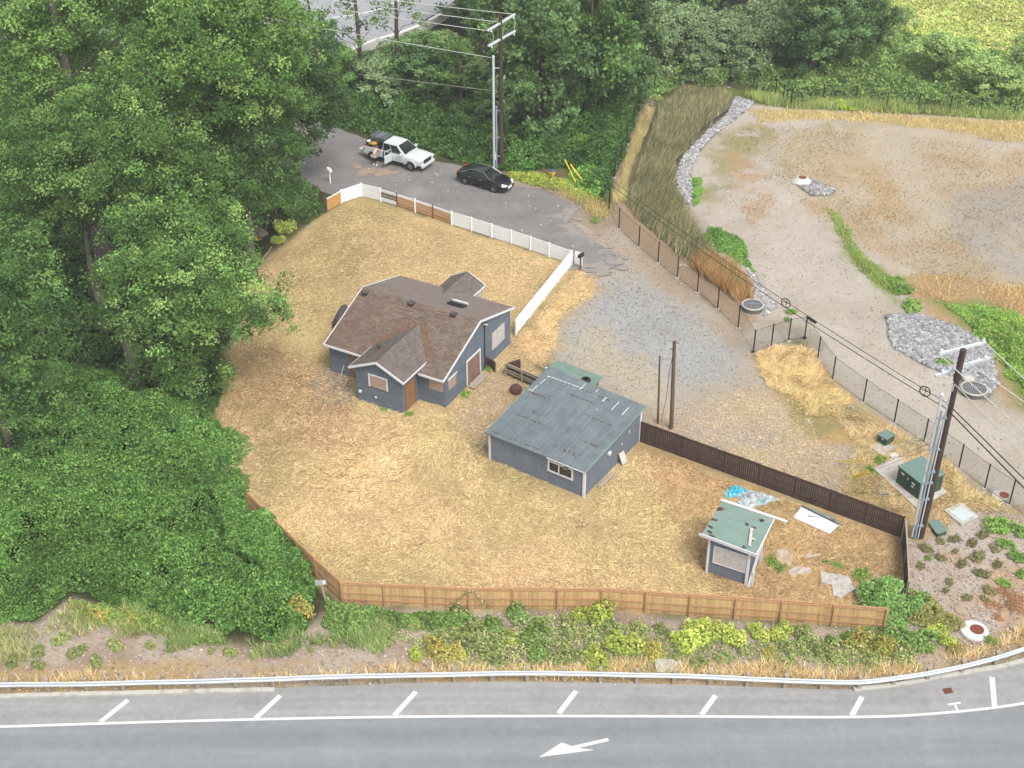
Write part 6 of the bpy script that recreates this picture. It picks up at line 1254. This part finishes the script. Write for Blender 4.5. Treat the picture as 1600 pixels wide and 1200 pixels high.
rocks('gravel', 'grey stones heaped on the ground left of the house wing', [(482,600),(505,578),(548,592),(554,622),(520,636),(488,622)], 1100, .09, [(190,182,170),(166,156,144),(206,200,190)], 119)
def garland(lab, a, b, n_, seed):
    r = np.random.default_rng(seed); a = np.array(a); b = np.array(b); f = r.random(n_)[:, None]; C = a+(b-a)*f+r.normal(size=(n_, 3))*.06; V_ = leaves(C, .14, np.array([0, -1, .4]), r, .5)
    o_ = obj('dry_vine', npmesh('dry_vine', V_, 4, palette(n_, [(226,206,164),(200,176,128),(150,150,90)], None, .1, r, 1.4), LEAF)); prop(o_, lab, 'vine')
fz = lambda px, z: tuple(gY(px, 0, g(px, 950).y-.18)*0+Vector((g(px, 950).x, g(px, 950).y-.2, z)))
garland('dry pale vine on the cedar fence, left arm of the inverted V', fz(736,1.55), fz(700,.1), 60, 1); garland('dry pale vine on the cedar fence, right arm of the inverted V', fz(738,1.5), fz(766,.2), 50, 2)
q = g(1375,975); 
def stalk(lab, px, py, h, seed):
    b = g(px, py); o_ = MB().tube([(0, 0, 0), (-.08, .02, h*.6), (-.02, .0, h)], [.03, .025, .015], 5).build('stalk', mat('dry_stalk', c8(206,178,120,1.2), .9, .2, 8)); o_.location = b; prop(o_, lab, 'stalk')
stalk('thin dry stalk leaning on the cedar fence above the yellow green shrubs', 1208, 976, 1.0, 1); stalk('thin dry stalk with green leaves on the cedar fence near its right end', 1282, 978, 1.3, 2)
shrub('gr', 'small green creeper on the cedar fence top near its right end', 1275, 965, .35, 'creepers on the fence', 1.5)

# ---------------- vehicles ----------------
def paint(name, c, met=.0, rough=.3, coat=.6): return mat(name, c, rough, .03, 2, metal=met, coat=coat, spec=.5)
CARB = paint('black_car_paint', (.006, .0065, .009), 0, .22, .25); SILV = paint('silver_car_paint', c8(224,230,232,1.25), .15, .35)
GLS = mat('tinted_glass', (.012, .015, .017), .06, 0, spec=.7); CHR = mat('chrome', (.75, .77, .78), .15, 0, metal=.9)
TYRE = mat('tyre_rubber', (.016, .016, .016), .85, .1, 10); RIM = mat('alloy_rim', c8(150,152,154,1.2), .35, .05, 5, metal=.5); LAMP = mat('headlamp_glass', c8(236,240,242,1.2), .12, 0); TAIL = mat('tail_lamp', (.45, .02, .02), .3, 0); PLT = mat('number_plate', c8(240,242,246,1.3), .5, 0); BLK = mat('black_trim', (.02, .02, .02), .5, .05, 8)
def loft(sections, name, m, parent, smooth=True):
    k = len(sections[0]); vs = [p for s in sections for p in s]; fs = []
    for i in range(len(sections)-1):
        for j in range(k): fs.append((i*k+j, i*k+(j+1) % k, (i+1)*k+(j+1) % k, (i+1)*k+j))
    fs += [tuple(range(k)), tuple(range((len(sections)-1)*k, len(sections)*k))]
    o = MB().add(vs, fs).build(name, m, parent, smooth=smooth)
    if smooth: md = o.modifiers.new('e', 'EDGE_SPLIT'); md.split_angle = R(38)
    return o
def body_sections(st):                                   # (x, half width, bottom, belt height, centre height)
    o = []
    for x, w, zb, zs, zt in st:
        half = [(w*.86, zb), (w*.97, zb+.08), (w, (zb+zs)*.5), (w*.985, zs-.08), (w*.93, zs), (w*.55, zt-.01), (0, zt)]
        o.append([(x, y, z) for y, z in half]+[(x, -y, z) for y, z in half[::-1][1:]])
    return o
def bil(q, u, v, off):
    a, b, c, d = [Vector(p) for p in q]; p = (a*(1-u)+b*u)*(1-v)+(d*(1-u)+c*u)*v; n_ = (b-a).cross(d-a).normalized(); return p+n_*off
def pane(q, ins, off, name, m, parent):
    u0, u1, v0, v1 = ins; return MB().add([bil(q, u0, v0, off), bil(q, u1, v0, off), bil(q, u1, v1, off), bil(q, u0, v1, off)], [(0, 1, 2, 3)]).build(name, m, parent)
def wheel(parent, x, y, r_, w, sgn, spokes=5):
    q = MB().lathe((x, y-w/2, r_), [(r_*.62, 0), (r_*.94, .01), (r_, .05), (r_, w-.05), (r_*.94, w-.01), (r_*.62, w)], 26, axis=(0, 1, 0)).build('wheel', TYRE, parent, smooth=False)
    rm = MB(); yo = y+sgn*(w/2-.02); rm.lathe((x, yo, r_), [(r_*.62, -.02), (r_*.64, .015), (r_*.58, .02), (r_*.56, -.01)], 26, axis=(0, sgn, 0))
    for k in range(spokes):
        a = 2*math.pi*k/spokes+.3; rm.beam((x, yo+sgn*.01, r_), (x+r_*.6*math.cos(a), yo+sgn*.01, r_+r_*.6*math.sin(a)), .09, .03, up=(0, 1, 0))
    rm.lathe((x, yo, r_), [(r_*.16, 0), (r_*.12, .03)], 12, axis=(0, sgn, 0)); rm.build('rim', RIM, q)
def at_car(t, wr, wf, half):                               # place by the two near-side wheel contact points
    a, b = g(*wr), g(*wf); u = (b-a).normalized(); n_ = Vector((-u.y, u.x, 0)); t.location = (a+b)/2+n_*half; t.rotation_euler = (0, 0, math.atan2(u.y, u.x))
# black sedan
t = thing('sedan', 'shiny black sedan parked at the far kerb of the street by the tall pole', 'car')
S = [(-2.28,.74,.42,.82,.84),(-2.2,.84,.3,.95,.98),(-1.9,.88,.24,1.0,1.06),(-1.3,.9,.2,.98,1.04),(-.2,.9,.18,.95,.98),(.7,.9,.18,.93,.98),(1.1,.9,.2,.91,.99),(1.7,.88,.22,.83,.9),(2.1,.82,.24,.72,.78),(2.32,.66,.3,.6,.64)]
loft(body_sections(S), 'body', CARB, t)
wb, wt, zb, zt_ = .80, .60, .93, 1.40
A = dict(br=(-1.95, wb, 1.0), tr=(-.95, wt, zt_-.02), tf=(.25, wt, zt_), bf=(1.15, wb, zb))
L_ = lambda k: A[k]; Rr = lambda k: (A[k][0], -A[k][1], A[k][2])
MB().add([L_('br'), L_('tr'), L_('tf'), L_('bf'), Rr('br'), Rr('tr'), Rr('tf'), Rr('bf'), (-.35, 0, zt_+.05)], [(0, 1, 2, 3), (4, 5, 6, 7), (0, 4, 5, 1), (3, 7, 6, 2), (1, 5, 8), (5, 6, 8), (6, 2, 8), (2, 1, 8)]).build('cabin', CARB, t, bevel=.03)
pane([Rr('bf'), L_('bf'), L_('tf'), Rr('tf')], (.05, .95, .08, .93), .015, 'windscreen', GLS, t); pane([L_('br'), Rr('br'), Rr('tr'), L_('tr')], (.08, .92, .15, .93), .015, 'rear_window', GLS, t)
for s, nm in ((-1, 'r'), (1, 'l')):
    q = [(-1.62, s*.80, .98), (.98, s*.80, .95), (.22, s*.62, 1.36), (-.9, s*.62, 1.35)]; q = q if s < 0 else [q[1], q[0], q[3], q[2]]
    for u0, u1 in ((.1, .49), (.52, .95)): pane(q, (u0, u1, .06, .9), .03, 'side_window', GLS, t)
    mb = MB(); zz = s*.835; mb.tube([(-1.75, s*.80, 1.02), (-.95, s*.635, 1.385), (-.35, s*.62, 1.41), (.28, s*.635, 1.38), (1.05, s*.83, .96)], .022, 5); mb.build('window_trim', CHR, t)
    wheel(t, -1.38, s*.80, .33, .22, s); wheel(t, 1.32, s*.80, .33, .22, s)
    MB().lathe((.78, s*.98, 1.0), [(.03, -.09), (.1, -.05), (.1, .06), (.04, .1)], 10, axis=(1, 0, .1)).beam((.78, s*.82, .95), (.78, s*.95, .98), .05, .04).build('wing_mirror', CARB, t)
    for x in (-.95, .15): MB().box((x, s*.90, .86), (.2, .03, .03)).build('door_handle', CHR, t)
    MB().slab([(2.08, s*.82, .72), (2.30, s*.62, .65), (2.36, s*.30, .66), (1.98, s*.62, .81)], .09).build('headlight', LAMP, t); MB().box((-2.22, s*.66, .90), (.1, .34, .16), rot=-s*.35).build('tail_light', TAIL, t)
MB().beam((2.36, -.62, .63), (2.36, .62, .63), .05, .06).build('grille_bar', CHR, t); MB().box((2.345, 0, .45), (.04, .5, .17)).build('number_plate', PLT, t); MB().box((2.28, 0, .34), (.1, 1.2, .12)).build('bumper_intake', BLK, t)
for x in (-.6, .38): MB().beam((x, -.9, .3), (x, -.905, .9), .012, .012).build('door_seam', BLK, t)
at_car(t, (727.5,288.3), (771.8,301), .88); t.scale = (1.09, 1.09, 1.09)
# silver pickup
t = thing('pickup_truck', 'silver pickup truck with an open rear door and a loaded bed parked on the street', 'pickup truck')
S = [(-.95,.93,.45,1.12,1.12),(.9,.94,.42,1.1,1.12),(1.1,.94,.42,1.1,1.2),(2.0,.93,.45,1.08,1.2),(2.45,.9,.5,1.02,1.12),(2.68,.82,.5,.9,.98)]
loft(body_sections(S), 'body', SILV, t)
MB().slab([(-2.65, -.93, .55), (-.95, -.93, .55), (-.95, -.93, 1.12), (-2.65, -.93, 1.12)], 0, n=(0, .07, 0)).slab([(-2.65, .93, .55), (-.95, .93, .55), (-.95, .93, 1.12), (-2.65, .93, 1.12)], 0, n=(0, -.07, 0)).box((-1.8, 0, .6), (1.7, 1.8, .08)).build('bed', SILV, t)
MB().box((-2.95, 0, .62), (.55, 1.45, .06)).build('tailgate', SILV, t); MB().box((-2.72, 0, .45), (.16, 1.75, .18)).build('rear_bumper', CHR, t)
wb, wt, zb, zt_ = .88, .68, 1.1, 1.76
A = dict(br=(-.93, wb, zb), tr=(-.85, wt, zt_), tf=(.42, wt, zt_), bf=(1.22, wb, zb+.04))
MB().add([L_('br'), L_('tr'), L_('tf'), L_('bf'), Rr('br'), Rr('tr'), Rr('tf'), Rr('bf')], [(0, 1, 2, 3), (4, 5, 6, 7), (0, 4, 5, 1), (3, 7, 6, 2), (1, 5, 6, 2)]).build('cabin', SILV, t, bevel=.04)
MB().box((-.2, 0, zt_+.01), (1.1, 1.2, .03)).build('roof_panel', SILV, t, bevel=.01)
pane([Rr('bf'), L_('bf'), L_('tf'), Rr('tf')], (.05, .95, .06, .93), .015, 'windscreen', GLS, t); pane([L_('br'), Rr('br'), Rr('tr'), L_('tr')], (.1, .9, .15, .88), .015, 'rear_window', GLS, t)
for s in (-1, 1):
    q = [(-.9, s*.88, 1.12), (1.12, s*.88, 1.14), (.42, s*.69, 1.72), (-.85, s*.69, 1.72)]; q = q if s < 0 else [q[1], q[0], q[3], q[2]]
    for u0, u1 in ((.05, .44), (.48, .95)): pane(q, (u0, u1, .06, .92), .03, 'side_window', GLS, t)
    wheel(t, -1.85, s*.83, .40, .27, s, 6); wheel(t, 1.72, s*.83, .40, .27, s, 6)
    MB().lathe((.95, s*1.06, 1.22), [(.04, -.09), (.12, -.05), (.13, .07), (.05, .1)], 10, axis=(1, 0, 0)).beam((.95, s*.88, 1.15), (.95, s*1.02, 1.18), .05, .05).build('wing_mirror', SILV, t)
    MB().box((2.62, s*.66, .93), (.16, .36, .2), rot=-s*.35).build('headlight', LAMP, t); MB().box((-2.62, s*.88, .9), (.1, .1, .3)).build('tail_light', TAIL, t)
    mb = MB()
    for x in (-1.85, 1.72): mb.tube([(x+.52*math.cos(a), s*.93, .42+.50*math.sin(a)) for a in [math.pi*k/9 for k in range(10)]], .045, 5)
    mb.build('wheel_arch', SILV, t)
MB().box((2.70, 0, .82), (.05, .95, .3)).build('grille', BLK, t); MB().box((2.74, 0, .52), (.16, 1.7, .2)).build('bumper', SILV, t, bevel=.03); MB().box((1.75, 0, 1.2), (.7, .5, .05)).build('hood_scoop', SILV, t, bevel=.015)
MB().box((-.38, -.93, .82), (.84, .03, .52)).build('rear_door_shade_panel', BLK, t)  # flat black panel on the solid body, painted shade of the cab inside
dr = MB().beam((.02, -.95, .8), (-.10, -1.72, .8), .08, .62).build('rear_door', SILV, t); dr['label'] = 'open silver rear door'
MB().beam((-.03, -1.0, 1.42), (-.13, -1.66, 1.42), .04, .05).beam((-.12, -1.68, 1.1), (-.13, -1.62, 1.42), .04, .05).build('window_frame', SILV, dr); MB().beam((-.07, -1.1, .82), (-.13, -1.55, .82), .06, .34).build('door_lining', BLK, dr)
for x in (.45,): MB().box((x, -.95, 1.0), (.18, .03, .04)).build('door_handle', CHR, t)
at_car(t, (583.7,251), (644,267.2), .96); TR = t; t.scale = (1.16, 1.16, 1.16)
Mt = Matrix.Rotation(t.rotation_euler[2], 3, 'Z'); tl = lambda x, y, z: Vector(t.location)+Mt@(Vector((x, y, z))*1.16)
def cargo(name, lab, cat, c, d, m, rz=0, tilt=0, extra=None, bevel=.03):
    d = tuple(v*1.16 for v in d); o_ = MB().box((0, 0, 0), d).build(name, m, bevel=bevel); o_.location = tl(*c); o_.rotation_euler = (0, tilt, TR.rotation_euler[2]+rz); prop(o_, lab, cat)
    if extra: extra(o_, d)
    return o_
def strapx(o_, d):
    for x in (-.12, .16): MB().box((x, 0, d[2]/2+.012), (.06, d[1]*.98, .02)).build('strap', CHR, o_)
cargo('cargo_box', 'big black hard box with two silver straps on top of the pickup bed load', 'box', (-1.72, .25, 1.62), (1.45, 1.15, .34), mat('black_box', c8(92,98,102,1.0), .5, .06, 5), .05, 0, strapx, .06)
cargo('cargo_box', 'black box filling the middle of the pickup bed under the strapped box', 'box', (-1.65, .25, 1.2), (1.3, 1.1, .5), BLACKP)
cargo('cargo_box', 'black crate at the tail end of the pickup bed', 'crate', (-2.35, -.3, 1.2), (.42, .8, .5), BLACKP, .1)
cargo('cargo_case', 'yellow brown case lying on the near side of the pickup bed load', 'case', (-1.95, -.55, 1.33), (.55, .42, .14), mat('yellow_case', c8(206,162,60,1.1), .6, .1, 5), .1)
cargo('cargo_case', 'white folded sheet beside the yellow case on the pickup bed', 'sheet', (-2.3, -.62, 1.48), (.25, .35, .06), PLT, .3)
cargo('cargo_bag', 'dark red bag at the near rear corner of the pickup bed', 'bag', (-2.45, -.72, 1.02), (.35, .3, .4), mat('red_bag', c8(120,50,54,1.1), .8, .1, 5), .2, 0, None, .08)
# person leaning over the near side of the bed
t = thing('person', 'person in white shoes and light grey shorts bending over the side of the pickup bed', 'person', tl(-1.25, -1.5, 0), TR.rotation_euler[2]+R(90))
t.scale = (1.08, 1.08, 1.08); SKIN = mat('skin', c8(206,150,122,1.3), .6, .05, 8); DKT = mat('dark_leggings', c8(52,48,52,1.2), .85, .05, 8); GRS = mat('light_grey_cloth', c8(196,200,202,1.2), .9, .08, 8); PNK = mat('pale_pink_top', c8(222,186,172,1.3), .9, .08, 8); HAIR = mat('brown_hair', c8(90,58,44,1.2), .7, .1, 20)
def skin(name, V_, E_, Rd, m, parent, root=0, sub=2):
    me = bpy.data.meshes.new(name); me.from_pydata(V_, E_, []); o_ = bpy.data.objects.new(name, me); COL.objects.link(o_); o_.parent = parent
    bm = bmesh.new(); bm.from_mesh(me); ly = bm.verts.layers.skin.verify(); bm.verts.ensure_lookup_table()
    for i, v in enumerate(bm.verts): r_ = Rd[i]; v[ly].radius = r_ if isinstance(r_, tuple) else (r_, r_); v[ly].use_root = (i == root)
    bm.to_mesh(me); bm.free(); me.materials.append(m); o_.modifiers.new('s', 'SKIN').use_smooth_shade = True; o_.modifiers.new('u', 'SUBSURF').levels = sub; o_.modifiers[-1].render_levels = sub; return o_
# local frame: +x towards the truck (forward), y = left
Vb = [(0,0,.92),(.10,0,1.10),(.24,0,1.26),(.34,0,1.38),(.40,0,1.44),(.47,0,1.50),(.52,0,1.58),
      (-.02,.10,.86),(.02,.13,.47),(-.02,.14,.09),(.12,.15,.04),(-.02,-.10,.86),(.02,-.13,.47),(-.02,-.14,.09),(.12,-.15,.04),
      (.33,.18,1.36),(.50,.24,1.17),(.72,.20,1.14),(.80,.18,1.13),(.33,-.18,1.36),(.52,-.24,1.18),(.74,-.22,1.16),(.82,-.21,1.15)]
Eb = [(0,1),(1,2),(2,3),(3,4),(4,5),(5,6),(0,7),(7,8),(8,9),(9,10),(0,11),(11,12),(12,13),(13,14),(3,15),(15,16),(16,17),(17,18),(3,19),(19,20),(20,21),(21,22)]
Rb = [.13,.12,.13,.11,.055,.085,.08,.095,.062,.042,.04,.095,.062,.042,.04,.06,.045,.032,.03,.06,.045,.032,.03]
body = skin('body', Vb, Eb, Rb, SKIN, t)
for s, (hx, hy, hz) in ((1, (.80, .18, 1.13)), (-1, (.82, -.21, 1.15))):
    for k, (dy, L_f) in enumerate(((-.028, .07), (-.01, .085), (.01, .08), (.028, .065))):
        skin('finger', [(hx, hy+dy, hz), (hx+L_f*.6, hy+dy*1.1, hz-.005), (hx+L_f, hy+dy*1.1, hz-.03)], [(0, 1), (1, 2)], [.009, .009, .007], SKIN, body, 0, 1)
    skin('thumb', [(hx-.02, hy-s*.02, hz), (hx+.01, hy-s*.055, hz-.01), (hx+.04, hy-s*.06, hz-.03)], [(0, 1), (1, 2)], [.011, .01, .008], SKIN, body, 0, 1)
skin('leggings', [(0,0,.84)]+[(-.02,.10,.84),(.02,.13,.47),(-.02,.14,.12),(-.02,-.10,.84),(.02,-.13,.47),(-.02,-.14,.12)], [(0,1),(1,2),(2,3),(0,4),(4,5),(5,6)], [.1,.10,.07,.052,.10,.07,.052], DKT, t)
skin('shorts', [(0,0,.97),(-.01,.10,.84),(0,.13,.66),(-.01,-.10,.84),(0,-.13,.66)], [(0,1),(1,2),(0,3),(3,4)], [.155,.125,.11,.125,.11], GRS, t)
skin('top', [(.03,0,1.0),(.11,0,1.11),(.25,0,1.27),(.34,0,1.37),(.34,.16,1.36),(.42,.22,1.27),(.34,-.16,1.36),(.42,-.22,1.27)], [(0,1),(1,2),(2,3),(3,4),(4,5),(3,6),(6,7)], [.14,.135,.145,.12,.08,.06,.08,.06], PNK, t)
skin('hair', [(.44,0,1.60),(.40,0,1.52),(.38,0,1.44)], [(0,1),(1,2)], [.105,.095,.05], HAIR, t)
MB().box((.60, .03, 1.55), (.02, .02, .015)).box((.60, -.03, 1.55), (.02, .02, .015)).build('eyes', BLK, body); MB().lathe((.60, 0, 1.515), [(.014, 0), (.005, .03)], 6, axis=(1, 0, 0)).build('nose', SKIN, body)
for s in (1, -1): MB().lathe((.05, s*.145, 0), [(.085, 0), (.09, .03), (.07, .08), (.045, .12)], 12).box((.13, s*.145, .035), (.12, .09, .07)).build('shoe', PLT, t)
# ordinal labels for plants that look alike
ORDW = 'first second third fourth fifth sixth seventh eighth ninth tenth eleventh twelfth thirteenth fourteenth fifteenth sixteenth seventeenth eighteenth nineteenth twentieth'.split()
def ordw(n_):
    if n_ <= 20: return ORDW[n_-1]
    te, u = divmod(n_, 10); T_ = ['', '', 'twenty', 'thirty', 'forty', 'fifty']; return (T_[te]+' '+ORDW[u-1]) if u else T_[te][:-1]+'ieth'
by = {}
for o_ in COL.objects:
    if o_.parent is None and 'group' in o_ and 'label' in o_: by.setdefault(o_['label'], []).append(o_)
for lab, L_ in by.items():
    if len(L_) > 1:
        L_.sort(key=lambda q: q.location.x/q.location.y)
        for i, q in enumerate(L_): q['label'] = lab+', '+ordw(i+1)+' from left'

# ---------------- thin air haze ----------------
hm = bpy.data.materials.new('thin_haze'); hm.use_nodes = True; n = hm.node_tree; n.nodes.clear(); out = n.nodes.new('ShaderNodeOutputMaterial'); pv = n.nodes.new('ShaderNodeVolumePrincipled')
pv.inputs['Color'].default_value = (.93, .95, .97, 1); pv.inputs['Density'].default_value = .00035; pv.inputs['Anisotropy'].default_value = .2; n.links.new(pv.outputs[0], out.inputs['Volume'])
prop(MB().box((0, 550, 33), (1840, 1700, 69)).build('haze', hm), kind='stuff')
